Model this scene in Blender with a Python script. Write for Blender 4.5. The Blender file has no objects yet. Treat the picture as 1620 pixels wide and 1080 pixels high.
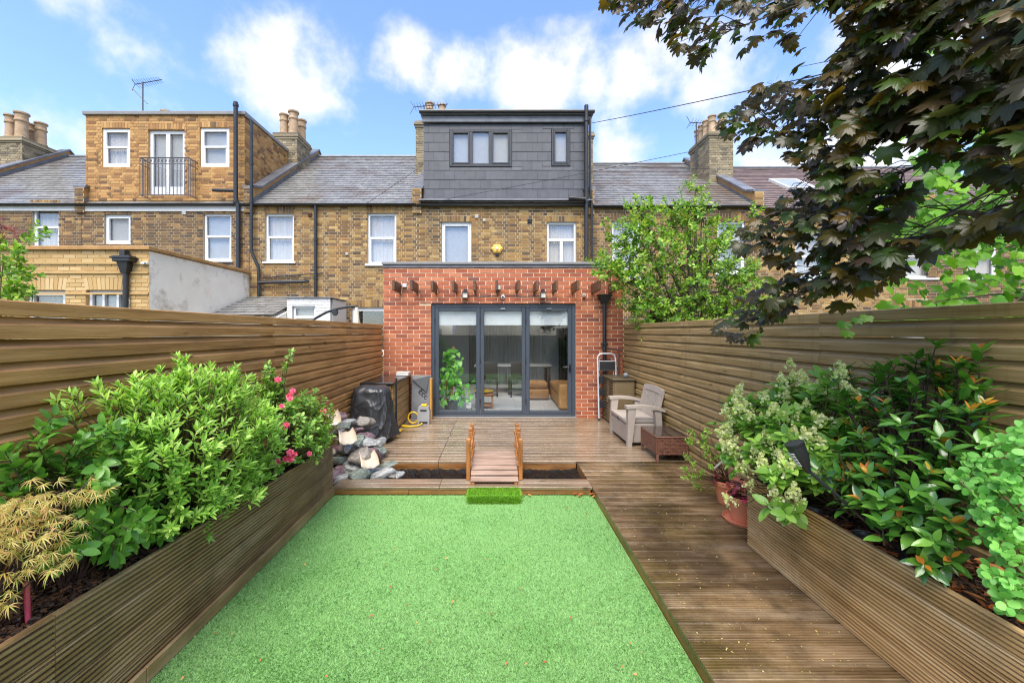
import bpy, bmesh, math, random
import numpy as np
from mathutils import Vector, Matrix, Euler, noise as mnoise

S = bpy.context.scene
C = S.collection
R = math.radians
rng = np.random.default_rng(7)
random.seed(7)

# ------------------------------------------------------------------ camera
EYE = 1.685          # metres above the lawn
F = 640.0            # focal length in photograph pixels (1620 wide)
CX, CY = 784.0, 525.0
cam_d = bpy.data.cameras.new('camera')
cam = bpy.data.objects.new('camera', cam_d)
C.objects.link(cam)
cam.location = (0, 0, EYE)
cam.rotation_euler = (R(90), 0, 0)
cam_d.sensor_width = 36
cam_d.sensor_fit = 'HORIZONTAL'
cam_d.lens = 36 * F / 1620
cam_d.shift_x = (810 - CX) / 1620
cam_d.shift_y = (CY - 540) / 1620
cam_d.clip_start = 0.05
cam_d.clip_end = 3000
S.camera = cam

# ------------------------------------------------------------------ sky and sun
SUN_EL, SUN_AZ = 59, 190        # azimuth: degrees clockwise from +Y
W = bpy.data.worlds.new('World')
S.world = W
W.use_nodes = True
wn, wl = W.node_tree.nodes, W.node_tree.links
wn.clear()
def wnode(t, **kw):
    n = wn.new(t)
    for k, v in kw.items():
        setattr(n, k, v)
    return n
sky = wnode('ShaderNodeTexSky', sky_type='NISHITA')
sky.sun_disc = False
sky.sun_elevation = R(SUN_EL)
sky.sun_rotation = R(SUN_AZ)
sky.air_density = 1.0
sky.dust_density = 0.5
sky.ozone_density = 1.6
tc = wnode('ShaderNodeTexCoord')
# cumulus: noise over the direction, plus soft gatherings of cloud
def wmath(op, a, b=None, c=None):
    n = wnode('ShaderNodeMath', operation=op)
    for i, v in enumerate((a, b, c)):
        if v is None: continue
        if isinstance(v, (int, float)): n.inputs[i].default_value = v
        else: wl.new(v, n.inputs[i])
    return n.outputs[0]
nz = wnode('ShaderNodeTexNoise')
nz.inputs['Scale'].default_value = 5.2
nz.inputs['Detail'].default_value = 9
nz.inputs['Roughness'].default_value = 0.56
wl.new(tc.outputs['Generated'], nz.inputs['Vector'])
nb = wnode('ShaderNodeTexNoise')
nb.inputs['Scale'].default_value = 1.7
nb.inputs['Detail'].default_value = 3
wl.new(tc.outputs['Generated'], nb.inputs['Vector'])
total = None
for (px, py, rad, amt) in [(430, 110, 80, .9), (550, 55, 75, .7), (640, 95, 75, .9), (710, 125, 60, .75), (400, 25, 70, .5),
                           (865, 95, 75, 1.2), (915, 110, 45, .8), (1050, 70, 80, 1.0), (1130, 105, 75, .9), (1000, 240, 55, .9), (1210, 250, 85, 1.0),
                           (75, 215, 60, .9), (120, 5, 50, .5), (540, 190, 60, .35), (1350, 120, 150, 1.0), (260, 70, 50, .3)]:
    d = Vector(((px - CX) / F, 1, (CY - py) / F)).normalized()
    dn = wnode('ShaderNodeVectorMath', operation='DISTANCE')
    wl.new(tc.outputs['Generated'], dn.inputs[0])
    dn.inputs[1].default_value = d
    rr = rad / F
    m = wnode('ShaderNodeMapRange', interpolation_type='SMOOTHSTEP')
    m.inputs['From Min'].default_value = rr * 1.45
    m.inputs['From Max'].default_value = rr * 0.1
    m.inputs['To Max'].default_value = amt
    wl.new(dn.outputs['Value'], m.inputs['Value'])
    total = m.outputs[0] if total is None else wmath('MAXIMUM', total, m.outputs[0])
gather = wmath('MULTIPLY', total, 0.36)
sepd = wnode('ShaderNodeSeparateXYZ')
wl.new(tc.outputs['Generated'], sepd.inputs[0])
# behind and beside the camera the same broken cumulus goes on
back = wnode('ShaderNodeMapRange')
back.inputs['From Min'].default_value = 0.55
back.inputs['From Max'].default_value = 0.1
back.inputs['To Max'].default_value = 0.30
wl.new(sepd.outputs['Y'], back.inputs['Value'])
loose = wmath('MULTIPLY', back.outputs[0], wmath('MULTIPLY', nb.outputs['Fac'], 2.0))
dens = wmath('ADD', wmath('ADD', wmath('MULTIPLY_ADD', nz.outputs['Fac'], 1.5, -0.25), wmath('MULTIPLY', nb.outputs['Fac'], 0.10)), wmath('ADD', gather, loose))
mask = wnode('ShaderNodeMapRange', interpolation_type='SMOOTHSTEP')
mask.inputs['From Min'].default_value = 0.70
mask.inputs['From Max'].default_value = 1.10
wl.new(dens, mask.inputs['Value'])
shade = wnode('ShaderNodeMapRange')
shade.inputs['From Min'].default_value = 0.35
shade.inputs['From Max'].default_value = 0.65
shade.inputs['To Min'].default_value = 0.86
shade.inputs['To Max'].default_value = 1.0
wl.new(nz.outputs['Fac'], shade.inputs['Value'])
cl = wnode('ShaderNodeVectorMath', operation='SCALE')
cl.inputs[0].default_value = (2.6, 2.58, 2.56)
wl.new(shade.outputs[0], cl.inputs['Scale'])
mix = wnode('ShaderNodeMix', data_type='RGBA')
wl.new(mask.outputs[0], mix.inputs['Factor'])
tint = wnode('ShaderNodeVectorMath', operation='MULTIPLY')
wl.new(sky.outputs[0], tint.inputs[0])
tint.inputs[1].default_value = (0.66, 0.71, 0.84)
wl.new(tint.outputs[0], mix.inputs['A'])
wl.new(cl.outputs[0], mix.inputs['B'])
bg = wnode('ShaderNodeBackground')
bg.inputs['Strength'].default_value = 0.15
wl.new(mix.outputs['Result'], bg.inputs['Color'])
out = wnode('ShaderNodeOutputWorld')
wl.new(bg.outputs[0], out.inputs['Surface'])

sun_d = bpy.data.lights.new('sun', 'SUN')
sun_d.energy = 2.2
sun_d.angle = R(48)
sun_d.color = (1.0, 0.92, 0.80)
sun = bpy.data.objects.new('sun', sun_d)
C.objects.link(sun)
_d = Vector((math.sin(R(SUN_AZ)) * math.cos(R(SUN_EL)), math.cos(R(SUN_AZ)) * math.cos(R(SUN_EL)), math.sin(R(SUN_EL))))
sun.rotation_euler = _d.to_track_quat('Z', 'Y').to_euler()
sun.location = _d * 60

S.view_settings.view_transform = 'Standard'
S.view_settings.look = 'None'
S.view_settings.gamma = 1
S.view_settings.use_curve_mapping = False
S.view_settings.exposure = 1.7
S.render.engine = 'CYCLES'
S.cycles.use_denoising = True
S.cycles.denoising_prefilter = 'NONE'
S.cycles.denoising_input_passes = 'RGB_ALBEDO_NORMAL'
S.cycles.filter_width = 1.15
S.cycles.max_bounces = 8
S.cycles.diffuse_bounces = 6
S.cycles.transparent_max_bounces = 24
S.cycles.sample_clamp_indirect = 6
S.cycles.caustics_reflective = False
S.cycles.caustics_refractive = False

# ------------------------------------------------------------------ helpers
def lin(c):
    c = c / 255.0
    return c / 12.92 if c <= 0.04045 else ((c + 0.055) / 1.055) ** 2.4
def rgb(r, g, b, k=1.0):
    return (lin(r) * k, lin(g) * k, lin(b) * k, 1.0)
def P(px, py, Y):
    return Vector(((px - CX) * Y / F, Y, EYE - (py - CY) * Y / F))
def PX(px, Y): return (px - CX) * Y / F
def PZ(py, Y): return EYE - (py - CY) * Y / F

def tag(o, label=None, cat=None, group=None, kind=None):
    if label: o['label'] = label
    if cat: o['category'] = cat
    if group: o['group'] = group
    if kind: o['kind'] = kind
    return o
WL = {}                      # world offset of every object made here
def link(o, parent=None, loc=(0, 0, 0), world=None):
    C.objects.link(o)
    if parent is not None: o.parent = parent
    o.location = loc
    WL[o.name] = (WL[parent.name] if parent is not None else Vector((0, 0, 0))) + Vector(loc)
    return o
def thing(name, label, cat, loc=(0, 0, 0), rz=0.0, group=None):
    o = bpy.data.objects.new(name, None)
    o.empty_display_size = 0.1
    link(o, None, loc)
    o.rotation_euler = (0, 0, rz)
    return tag(o, label, cat, group)
def place(name, kind_struct):
    o = bpy.data.objects.new(name, None)
    o.empty_display_size = 0.1
    link(o)
    o['kind'] = kind_struct
    return o

class MB:
    """collects geometry; build() links it as ONE mesh object"""
    def __init__(s): s.v, s.f = [], []
    def add(s, vs, fs):
        n = len(s.v)
        s.v += [tuple(v) for v in vs]
        s.f += [tuple(i + n for i in f) for f in fs]
        return s
    def quad(s, a, b, c, d): return s.add([a, b, c, d], [(0, 1, 2, 3)])
    def poly(s, pts): return s.add(pts, [tuple(range(len(pts)))])
    def box(s, x0, x1, y0, y1, z0, z1):
        return s.add([(x0, y0, z0), (x1, y0, z0), (x1, y1, z0), (x0, y1, z0), (x0, y0, z1), (x1, y0, z1), (x1, y1, z1), (x0, y1, z1)],
                     [(0, 3, 2, 1), (4, 5, 6, 7), (0, 1, 5, 4), (1, 2, 6, 5), (2, 3, 7, 6), (3, 0, 4, 7)])
    def obox(s, c, size, rot=(0, 0, 0)):
        m = Euler(rot).to_matrix()
        hx, hy, hz = [q / 2 for q in size]
        vs = [m @ Vector(p) + Vector(c) for p in ((-hx, -hy, -hz), (hx, -hy, -hz), (hx, hy, -hz), (-hx, hy, -hz), (-hx, -hy, hz), (hx, -hy, hz), (hx, hy, hz), (-hx, hy, hz))]
        return s.add(vs, [(0, 3, 2, 1), (4, 5, 6, 7), (0, 1, 5, 4), (1, 2, 6, 5), (2, 3, 7, 6), (3, 0, 4, 7)])
    def bbox(s, x0, x1, y0, y1, z0, z1, b=0.006, seg=1):
        bm = bmesh.new()
        bmesh.ops.create_cube(bm, size=1)
        for v in bm.verts:
            v.co = ((x0 + x1) / 2 + v.co.x * (x1 - x0), (y0 + y1) / 2 + v.co.y * (y1 - y0), (z0 + z1) / 2 + v.co.z * (z1 - z0))
        bmesh.ops.bevel(bm, geom=bm.edges[:], offset=b, segments=seg, affect='EDGES', profile=0.5)
        bm.verts.index_update()
        s.add([v.co[:] for v in bm.verts], [[v.index for v in f.verts] for f in bm.faces])
        bm.free()
        return s
    def prism(s, poly, axis, a0, a1):
        """2-D polygon extruded along axis 'x','y' or 'z'"""
        def P3(p, a):
            return {'x': (a, p[0], p[1]), 'y': (p[0], a, p[1]), 'z': (p[0], p[1], a)}[axis]
        n = len(poly)
        vs = [P3(p, a0) for p in poly] + [P3(p, a1) for p in poly]
        fs = [tuple(range(n)), tuple(range(2 * n - 1, n - 1, -1))] + [(i, i + n, (i + 1) % n + n, (i + 1) % n) for i in range(n)]
        return s.add(vs, fs)
    def tube(s, pts, r, seg=8, caps=True):
        pts = [Vector(p) for p in pts]
        rs = r if isinstance(r, (list, tuple)) else [r] * len(pts)
        vs, fs = [], []
        prev = None
        for i, p in enumerate(pts):
            t = (pts[min(i + 1, len(pts) - 1)] - pts[max(i - 1, 0)])
            t = t.normalized() if t.length > 1e-9 else Vector((0, 0, 1))
            ref = prev if prev is not None else (Vector((0, 0, 1)) if abs(t.z) < .9 else Vector((1, 0, 0)))
            u = t.cross(ref)
            if u.length < 1e-6: u = t.orthogonal()
            u.normalize()
            w = u.cross(t).normalized()
            prev = w
            for k in range(seg):
                a = 2 * math.pi * k / seg
                vs.append(p + (u * math.cos(a) + w * math.sin(a)) * rs[i])
        for i in range(len(pts) - 1):
            for k in range(seg):
                fs.append((i * seg + k, i * seg + (k + 1) % seg, (i + 1) * seg + (k + 1) % seg, (i + 1) * seg + k))
        if caps:
            fs.append(tuple(range(seg - 1, -1, -1)))
            fs.append(tuple((len(pts) - 1) * seg + k for k in range(seg)))
        return s.add(vs, fs)
    def lathe(s, prof, c=(0, 0, 0), seg=20, caps=True):
        vs, fs = [], []
        for (r, z) in prof:
            for k in range(seg):
                a = 2 * math.pi * k / seg
                vs.append((c[0] + r * math.cos(a), c[1] + r * math.sin(a), c[2] + z))
        n = len(prof)
        for i in range(n - 1):
            for k in range(seg):
                fs.append((i * seg + k, i * seg + (k + 1) % seg, (i + 1) * seg + (k + 1) % seg, (i + 1) * seg + k))
        if caps:
            fs.append(tuple(range(seg - 1, -1, -1)))
            fs.append(tuple((n - 1) * seg + k for k in range(seg)))
        return s.add(vs, fs)
    def mesh(s, name, smooth=False):
        me = bpy.data.meshes.new(name)
        me.from_pydata(s.v, [], s.f)
        me.update()
        if smooth:
            me.polygons.foreach_set('use_smooth', [True] * len(me.polygons))
        return me
    def build(s, name, mat, parent=None, smooth=False, world=False, auto=None):
        """world=True: the coordinates are world ones, shifted to the (unrotated) parent's origin"""
        if world and parent is not None:
            o = WL[parent.name]
            s.v = [(x - o.x, y - o.y, z - o.z) for (x, y, z) in s.v]
        me = s.mesh(name, smooth or auto is not None)
        if auto is not None:
            me.set_sharp_from_angle(angle=R(auto))
        if mat: me.materials.append(mat)
        return link(bpy.data.objects.new(name, me), parent)

def copy_tree(o, parent=None):
    c = o.copy()
    C.objects.link(c)
    c.parent = parent
    WL[c.name] = WL[o.name].copy()
    for ch in list(o.children):
        copy_tree(ch, c)
    return c

# ------------------------------------------------------------------ materials
def nodes_of(name):
    m = bpy.data.materials.new(name)
    m.use_nodes = True
    nt = m.node_tree
    nt.nodes.clear()
    return m, nt, nt.nodes, nt.links
def sinput(node, names, val):
    for n in names:
        if n in node.inputs:
            node.inputs[n].default_value = val
            return
def ramp_fill(r, cols, const=False):
    e = r.color_ramp.elements
    n = len(cols)
    if isinstance(cols[0][0], (tuple, list)):
        stops = [(p, c) for c, p in cols]
    else:
        stops = [((i / (n - 1)) if not const else i / n, c) for i, c in enumerate(cols)]
    e[0].position, e[0].color = stops[0]
    e[1].position, e[1].color = stops[-1]
    for p, c in stops[1:-1]:
        k = e.new(p)
        k.color = c
    if const:
        r.color_ramp.interpolation = 'CONSTANT'

def pm(name, cols, rough=0.6, rvar=0.0, scale=6.0, stretch=(1, 1, 1), detail=5, var=0.0, palette=None, pmix=1.0, dirt=None, bump=0.0,
       bscale=60.0, bstretch=None, metallic=0.0, spec=0.5, transl=0.0, world=False, coat=0.0, wet=None, lo=0.3, hi=0.7, knots=None):
    """procedural material. cols: ramp driven by noise; palette: ramp driven by the random number of the object / mesh island;
    dirt=(colour, scale, lo, hi, amount): blotches in world space; wet=(scale, lo, hi, roughness): glossy damp patches"""
    m, nt, N, L = nodes_of(name)
    o = N.new('ShaderNodeOutputMaterial')
    b = N.new('ShaderNodeBsdfPrincipled')
    geo = N.new('ShaderNodeNewGeometry')
    oi = N.new('ShaderNodeObjectInfo')
    def math_(op, a, bb=None):
        n = N.new('ShaderNodeMath'); n.operation = op
        for i, v in enumerate((a, bb)):
            if v is None: continue
            if isinstance(v, (int, float)): n.inputs[i].default_value = v
            else: L.new(v, n.inputs[i])
        return n.outputs[0]
    rnd = math_('FRACT', math_('ADD', oi.outputs['Random'], math_('MULTIPLY', geo.outputs['Random Per Island'], 7.31)))
    if world:
        vec = geo.outputs['Position']
    else:
        tcn = N.new('ShaderNodeTexCoord')
        ad = N.new('ShaderNodeVectorMath'); ad.operation = 'ADD'
        L.new(tcn.outputs['Object'], ad.inputs[0])
        cmb = N.new('ShaderNodeCombineXYZ')
        sh = math_('MULTIPLY', rnd, 23.7)
        for i in range(3): L.new(sh, cmb.inputs[i])
        L.new(cmb.outputs[0], ad.inputs[1])
        vec = ad.outputs[0]
    mp = N.new('ShaderNodeMapping')
    mp.inputs['Scale'].default_value = stretch
    L.new(vec, mp.inputs['Vector'])
    nz = N.new('ShaderNodeTexNoise')
    nz.inputs['Scale'].default_value = scale
    nz.inputs['Detail'].default_value = detail
    nz.inputs['Roughness'].default_value = 0.6
    L.new(mp.outputs[0], nz.inputs['Vector'])
    if len(cols) == 1: cols = [cols[0], cols[0]]
    rp = N.new('ShaderNodeValToRGB')
    ramp_fill(rp, cols)
    mr0 = N.new('ShaderNodeMapRange')
    mr0.inputs['From Min'].default_value = lo
    mr0.inputs['From Max'].default_value = hi
    L.new(nz.outputs['Fac'], mr0.inputs['Value'])
    L.new(mr0.outputs[0], rp.inputs['Fac'])
    col = rp.outputs['Color']
    def mixc(fac, a, bb, bt='MIX'):
        n = N.new('ShaderNodeMix'); n.data_type = 'RGBA'; n.blend_type = bt
        if isinstance(fac, (int, float)): n.inputs['Factor'].default_value = fac
        else: L.new(fac, n.inputs['Factor'])
        for key, v in (('A', a), ('B', bb)):
            if isinstance(v, tuple): n.inputs[key].default_value = v
            else: L.new(v, n.inputs[key])
        return n.outputs['Result']
    if palette:
        pr = N.new('ShaderNodeValToRGB')
        ramp_fill(pr, palette)
        L.new(rnd, pr.inputs['Fac'])
        if pmix >= 1.0 and len(set(cols)) == 1:
            col = pr.outputs['Color']
        else:
            col = mixc(pmix, col, pr.outputs['Color'], 'MULTIPLY' if pmix > 1 else 'MIX')
            if pmix > 1: pass
    if palette and len(set(cols)) > 1 and pmix < 1:
        pass
    if var:
        v2 = N.new('ShaderNodeMapRange')
        v2.inputs['To Min'].default_value = 1 - var
        v2.inputs['To Max'].default_value = 1 + var
        L.new(rnd, v2.inputs['Value'])
        sc = N.new('ShaderNodeVectorMath'); sc.operation = 'SCALE'
        L.new(col, sc.inputs[0]); L.new(v2.outputs[0], sc.inputs['Scale'])
        col = sc.outputs[0]
    if dirt:
        for dd in (dirt if isinstance(dirt, list) else [dirt]):
            dcol, ds, dlo, dhi, damt = dd[:5]
            dmp = N.new('ShaderNodeMapping')
            dmp.inputs['Scale'].default_value = dd[5] if len(dd) > 5 else (1, 1, 1)
            L.new(geo.outputs['Position'], dmp.inputs['Vector'])
            dn = N.new('ShaderNodeTexNoise')
            dn.inputs['Scale'].default_value = ds
            dn.inputs['Detail'].default_value = 6
            dn.inputs['Roughness'].default_value = 0.65
            L.new(dmp.outputs[0], dn.inputs['Vector'])
            dm = N.new('ShaderNodeMapRange')
            dm.inputs['From Min'].default_value = dlo
            dm.inputs['From Max'].default_value = dhi
            dm.inputs['To Max'].default_value = damt
            L.new(dn.outputs['Fac'], dm.inputs['Value'])
            col = mixc(dm.outputs[0], col, dcol)
    if knots:
        kmp = N.new('ShaderNodeMapping'); kmp.inputs['Scale'].default_value = knots[0]
        L.new(vec, kmp.inputs['Vector'])
        vo = N.new('ShaderNodeTexVoronoi'); vo.inputs['Scale'].default_value = 1.0
        L.new(kmp.outputs[0], vo.inputs['Vector'])
        km = N.new('ShaderNodeMapRange'); km.interpolation_type = 'SMOOTHSTEP'
        km.inputs['From Min'].default_value = .13; km.inputs['From Max'].default_value = .04
        km.inputs['To Max'].default_value = .75
        L.new(vo.outputs['Distance'], km.inputs['Value'])
        col = mixc(km.outputs[0], col, knots[1])
    L.new(col, b.inputs['Base Color'])
    if rvar:
        rr = N.new('ShaderNodeMapRange')
        rr.inputs['From Min'].default_value = 0.3
        rr.inputs['From Max'].default_value = 0.7
        rr.inputs['To Min'].default_value = max(0.02, rough - rvar)
        rr.inputs['To Max'].default_value = min(1, rough + rvar)
        L.new(nz.outputs['Fac'], rr.inputs['Value'])
        rsock = rr.outputs[0]
    else:
        vn = N.new('ShaderNodeValue'); vn.outputs[0].default_value = rough
        rsock = vn.outputs[0]
    if wet:
        ws, wlo, whi, wr = wet
        wz = N.new('ShaderNodeTexNoise')
        wz.inputs['Scale'].default_value = ws
        wz.inputs['Detail'].default_value = 4
        L.new(geo.outputs['Position'], wz.inputs['Vector'])
        wm = N.new('ShaderNodeMapRange')
        wm.inputs['From Min'].default_value = wlo
        wm.inputs['From Max'].default_value = whi
        L.new(wz.outputs['Fac'], wm.inputs['Value'])
        mm = N.new('ShaderNodeMix'); mm.data_type = 'FLOAT'
        L.new(wm.outputs[0], mm.inputs['Factor'])
        L.new(rsock, mm.inputs['A']); mm.inputs['B'].default_value = wr
        rsock = mm.outputs['Result']
    L.new(rsock, b.inputs['Roughness'])
    b.inputs['Metallic'].default_value = metallic
    sinput(b, ['Specular IOR Level', 'Specular'], spec)
    if coat:
        sinput(b, ['Coat Weight'], coat)
        sinput(b, ['Coat Roughness'], 0.12)
    if bump:
        bz = N.new('ShaderNodeTexNoise')
        bz.inputs['Scale'].default_value = bscale
        bz.inputs['Detail'].default_value = 5
        bm_ = N.new('ShaderNodeMapping')
        bm_.inputs['Scale'].default_value = bstretch or stretch
        L.new(vec, bm_.inputs['Vector']); L.new(bm_.outputs[0], bz.inputs['Vector'])
        bn = N.new('ShaderNodeBump')
        bn.inputs['Strength'].default_value = bump
        bn.inputs['Distance'].default_value = 0.01
        L.new(bz.outputs['Fac'], bn.inputs['Height'])
        L.new(bn.outputs[0], b.inputs['Normal'])
    if transl:
        t = N.new('ShaderNodeBsdfTranslucent')
        tcx = N.new('ShaderNodeVectorMath'); tcx.operation = 'MULTIPLY'
        L.new(col, tcx.inputs[0]); tcx.inputs[1].default_value = (1.25, 1.25, 0.7)
        L.new(tcx.outputs[0], t.inputs['Color'])
        ms = N.new('ShaderNodeMixShader')
        ms.inputs[0].default_value = transl
        L.new(b.outputs[0], ms.inputs[1]); L.new(t.outputs[0], ms.inputs[2])
        L.new(ms.outputs[0], o.inputs['Surface'])
    else:
        L.new(b.outputs[0], o.inputs['Surface'])
    return m

def leafmat(name, palette, rough=0.4, transl=0.3, spec=0.5):
    transl = min(.5, transl + .1)
    palette = [(min(.8, p[0] * 1.36), min(.8, p[1] * 1.22), min(.8, p[2] * 0.98), 1) for p in palette]
    return pm(name, [palette[0]], rough=rough, palette=palette, transl=transl, spec=spec, var=0.18, scale=30)
def plain(name, c, rough=0.5, metallic=0.0, var=0.06, bump=0.0, bscale=80, spec=0.5, dirt=None):
    d = tuple(x * (1 - var * 2) for x in c[:3]) + (1,)
    e = tuple(min(1, x * (1 + var)) for x in c[:3]) + (1,)
    return pm(name, [d, e], rough=rough, rvar=min(.08, rough * .3), metallic=metallic, bump=bump, bscale=bscale, spec=spec, dirt=dirt)
def glassmat(name, tint=(1, 1, 1, 1), base=0.04, ior=1.5, rough=0.0):
    m, nt, N, L = nodes_of(name)
    o = N.new('ShaderNodeOutputMaterial')
    t = N.new('ShaderNodeBsdfTransparent'); t.inputs[0].default_value = tint
    g = N.new('ShaderNodeBsdfGlossy'); g.inputs['Roughness'].default_value = rough
    gm = N.new('ShaderNodeNewGeometry')
    dt = N.new('ShaderNodeVectorMath'); dt.operation = 'DOT_PRODUCT'
    L.new(gm.outputs['Normal'], dt.inputs[0]); L.new(gm.outputs['Incoming'], dt.inputs[1])
    prev = dt.outputs['Value']
    for op, v in (('ABSOLUTE', None), ('SUBTRACT', 1.0), ('POWER', 5.0), ('MULTIPLY', .8), ('ADD', base + .035)):
        ad = N.new('ShaderNodeMath'); ad.operation = op; ad.use_clamp = op == 'ADD'
        if op == 'SUBTRACT':
            ad.inputs[0].default_value = 1.0; L.new(prev, ad.inputs[1])
        else:
            L.new(prev, ad.inputs[0])
            if v is not None: ad.inputs[1].default_value = v
        prev = ad.outputs[0]
    ms = N.new('ShaderNodeMixShader')
    L.new(ad.outputs[0], ms.inputs[0]); L.new(t.outputs[0], ms.inputs[1]); L.new(g.outputs[0], ms.inputs[2])
    L.new(ms.outputs[0], o.inputs['Surface'])
    return m

M = {}
GR = (rgb(70, 62, 52), 2.2, .52, .72, .5)
M['fence_l'] = pm('brown_stained_fence_wood', [rgb(132, 92, 48), rgb(168, 124, 72), rgb(188, 144, 92)], rough=.42, rvar=.12, scale=5, stretch=(1.5, .35, 7), detail=8,
                  var=.16, dirt=[(rgb(92, 64, 36), 3.0, .5, .75, .5, (1, .5, 2)), (rgb(150, 132, 104), 9.0, .62, .8, .35, (1, 1, .2))], bump=.25, bscale=16, bstretch=(2, .3, 14), knots=((3, 2.6, 7), rgb(64, 40, 22)))
M['fence_r'] = pm('khaki_stained_fence_wood', [rgb(128, 104, 64), rgb(156, 130, 86), rgb(176, 150, 108)], rough=.45, rvar=.12, scale=5, stretch=(1.5, .35, 7), detail=8,
                  var=.10, dirt=[(rgb(100, 78, 50), 5.0, .55, .72, .6, (1, 3.0, .25)), (rgb(160, 140, 110), 2.0, .55, .8, .4)], bump=.2, bscale=16, bstretch=(2, .3, 14), knots=((3, 2.2, 7), rgb(78, 56, 34)))
M['deck'] = pm('wet_brown_deck_wood', [rgb(104, 86, 66), rgb(132, 112, 90), rgb(150, 132, 112)], rough=.30, rvar=.10, scale=4, stretch=(.35, 3, 3), detail=8, var=.16,
               dirt=[(rgb(92, 76, 42), 1.7, .5, .70, .5), (rgb(70, 54, 38), 6.0, .58, .78, .6, (.4, 1, 1))], bump=.25, bscale=22, bstretch=(.25, 8, 8), wet=(1.6, .46, .60, .09), coat=.4, knots=((2.2, 6, 3), rgb(56, 40, 28)))
M['path'] = pm('grooved_wet_deck_wood', [rgb(90, 70, 46), rgb(126, 102, 72), rgb(160, 138, 110)], rough=.34, rvar=.10, scale=4, stretch=(.35, 3, 3), detail=8, var=.16,
               dirt=[(rgb(92, 80, 30), 1.5, .50, .66, .7), (rgb(52, 40, 28), 1.1, .48, .62, .75), (rgb(176, 162, 138), 16.0, .66, .74, .6), (rgb(52, 42, 30), 4.0, .56, .72, .6)], bump=.25, bscale=22, bstretch=(.25, 8, 8), wet=(1.4, .50, .66, .12), coat=.15)
M['fascia'] = pm('orange_brown_deck_edge_wood', [rgb(92, 62, 30), rgb(136, 94, 52), rgb(158, 116, 70)], rough=.4, rvar=.1, scale=4, stretch=(.5, .5, 5), detail=7, var=.14,
                 dirt=[(rgb(70, 50, 30), 3.0, .5, .75, .6)], bump=.2, bscale=20, bstretch=(.4, .4, 10))
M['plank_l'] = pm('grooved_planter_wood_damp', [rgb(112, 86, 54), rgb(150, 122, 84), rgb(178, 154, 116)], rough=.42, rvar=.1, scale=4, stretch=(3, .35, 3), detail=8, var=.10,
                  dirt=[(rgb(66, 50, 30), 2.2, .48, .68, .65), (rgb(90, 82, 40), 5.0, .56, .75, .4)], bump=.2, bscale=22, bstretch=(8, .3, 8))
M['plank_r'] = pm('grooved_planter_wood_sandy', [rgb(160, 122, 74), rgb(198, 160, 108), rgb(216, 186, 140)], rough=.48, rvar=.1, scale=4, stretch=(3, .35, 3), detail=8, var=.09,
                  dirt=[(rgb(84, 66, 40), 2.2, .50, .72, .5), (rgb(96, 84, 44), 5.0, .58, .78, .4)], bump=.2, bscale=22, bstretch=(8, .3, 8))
BRK = [rgb(150, 72, 48), rgb(176, 90, 60), rgb(186, 104, 72), rgb(164, 80, 52), rgb(192, 116, 84), rgb(134, 66, 50), rgb(180, 96, 64), rgb(116, 64, 54)]
def dim(cs, k): return [tuple(c * k for c in q[:3]) + (1,) for q in cs]
BRK = [(q[0] * .96, q[1] * 1.05, q[2] * .98, 1) for q in BRK]
M['redbrick'] = pm('red_facing_brick', [BRK[0]], palette=BRK, rough=.75, world=True, var=.1, bump=.5, bscale=90, dirt=[(rgb(92, 44, 38), 26, .55, .75, .5), (rgb(116, 66, 52), 1.4, .56, .72, .45, (1.6, 1, .25)), (rgb(214, 150, 120), 60, .64, .78, .35)])
M['mortar_r'] = pm('pale_lime_mortar', [rgb(196, 172, 140), rgb(222, 202, 172)], rough=.9, world=True, scale=9, bump=.4, bscale=160)
STK = [rgb(176, 136, 74), rgb(196, 158, 92), rgb(150, 112, 64), rgb(120, 88, 56), rgb(186, 146, 80), rgb(92, 72, 56), rgb(204, 170, 108), rgb(138, 104, 62), rgb(166, 122, 66), rgb(76, 64, 56)]
STK = dim(STK, .72)
M['stock'] = pm('sooty_yellow_stock_brick', [STK[0]], palette=STK, rough=.85, world=True, var=.12, bump=.5, bscale=70, dirt=[(rgb(84, 70, 54), 1.0, .52, .74, .6), (rgb(64, 54, 46), 18, .56, .76, .5), (rgb(66, 56, 44), 1.6, .54, .70, .6, (1.6, 1, .18))])
STO = [rgb(176, 134, 70), rgb(150, 112, 62), rgb(112, 86, 56), rgb(140, 100, 58), rgb(90, 70, 54), rgb(190, 150, 88), rgb(124, 94, 62), rgb(70, 58, 50)]
STO = dim(STO, .74)
M['stock_d'] = pm('dark_yellow_stock_brick', [STO[0]], palette=STO, rough=.85, world=True, var=.12, bump=.5, bscale=70, dirt=[(rgb(76, 64, 50), 1.0, .45, .7, .6), (rgb(58, 50, 44), 18, .54, .76, .5), (rgb(54, 46, 38), 1.6, .54, .70, .6, (1.6, 1, .18))])
STN = [rgb(206, 158, 96), rgb(186, 138, 82), rgb(214, 170, 110), rgb(196, 146, 86), rgb(140, 98, 64), rgb(208, 164, 102), rgb(100, 76, 58), rgb(182, 132, 78)]
STN = dim(STN, .72)
M['stock_n'] = pm('new_orange_stock_brick', [STN[0]], palette=STN, rough=.8, world=True, var=.08, bump=.45, bscale=70, dirt=[(rgb(120, 84, 54), 16, .60, .78, .4)])
STY = [rgb(212, 180, 122), rgb(202, 168, 110), rgb(222, 194, 142), rgb(208, 174, 116), rgb(192, 156, 98), rgb(218, 188, 132)]
STY = dim(STY, .72)
M['stock_y'] = pm('clean_cream_yellow_brick', [STY[0]], palette=STY, rough=.8, world=True, var=.07, bump=.4, bscale=70, dirt=[(rgb(140, 110, 76), 3, .58, .78, .4)])
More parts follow.
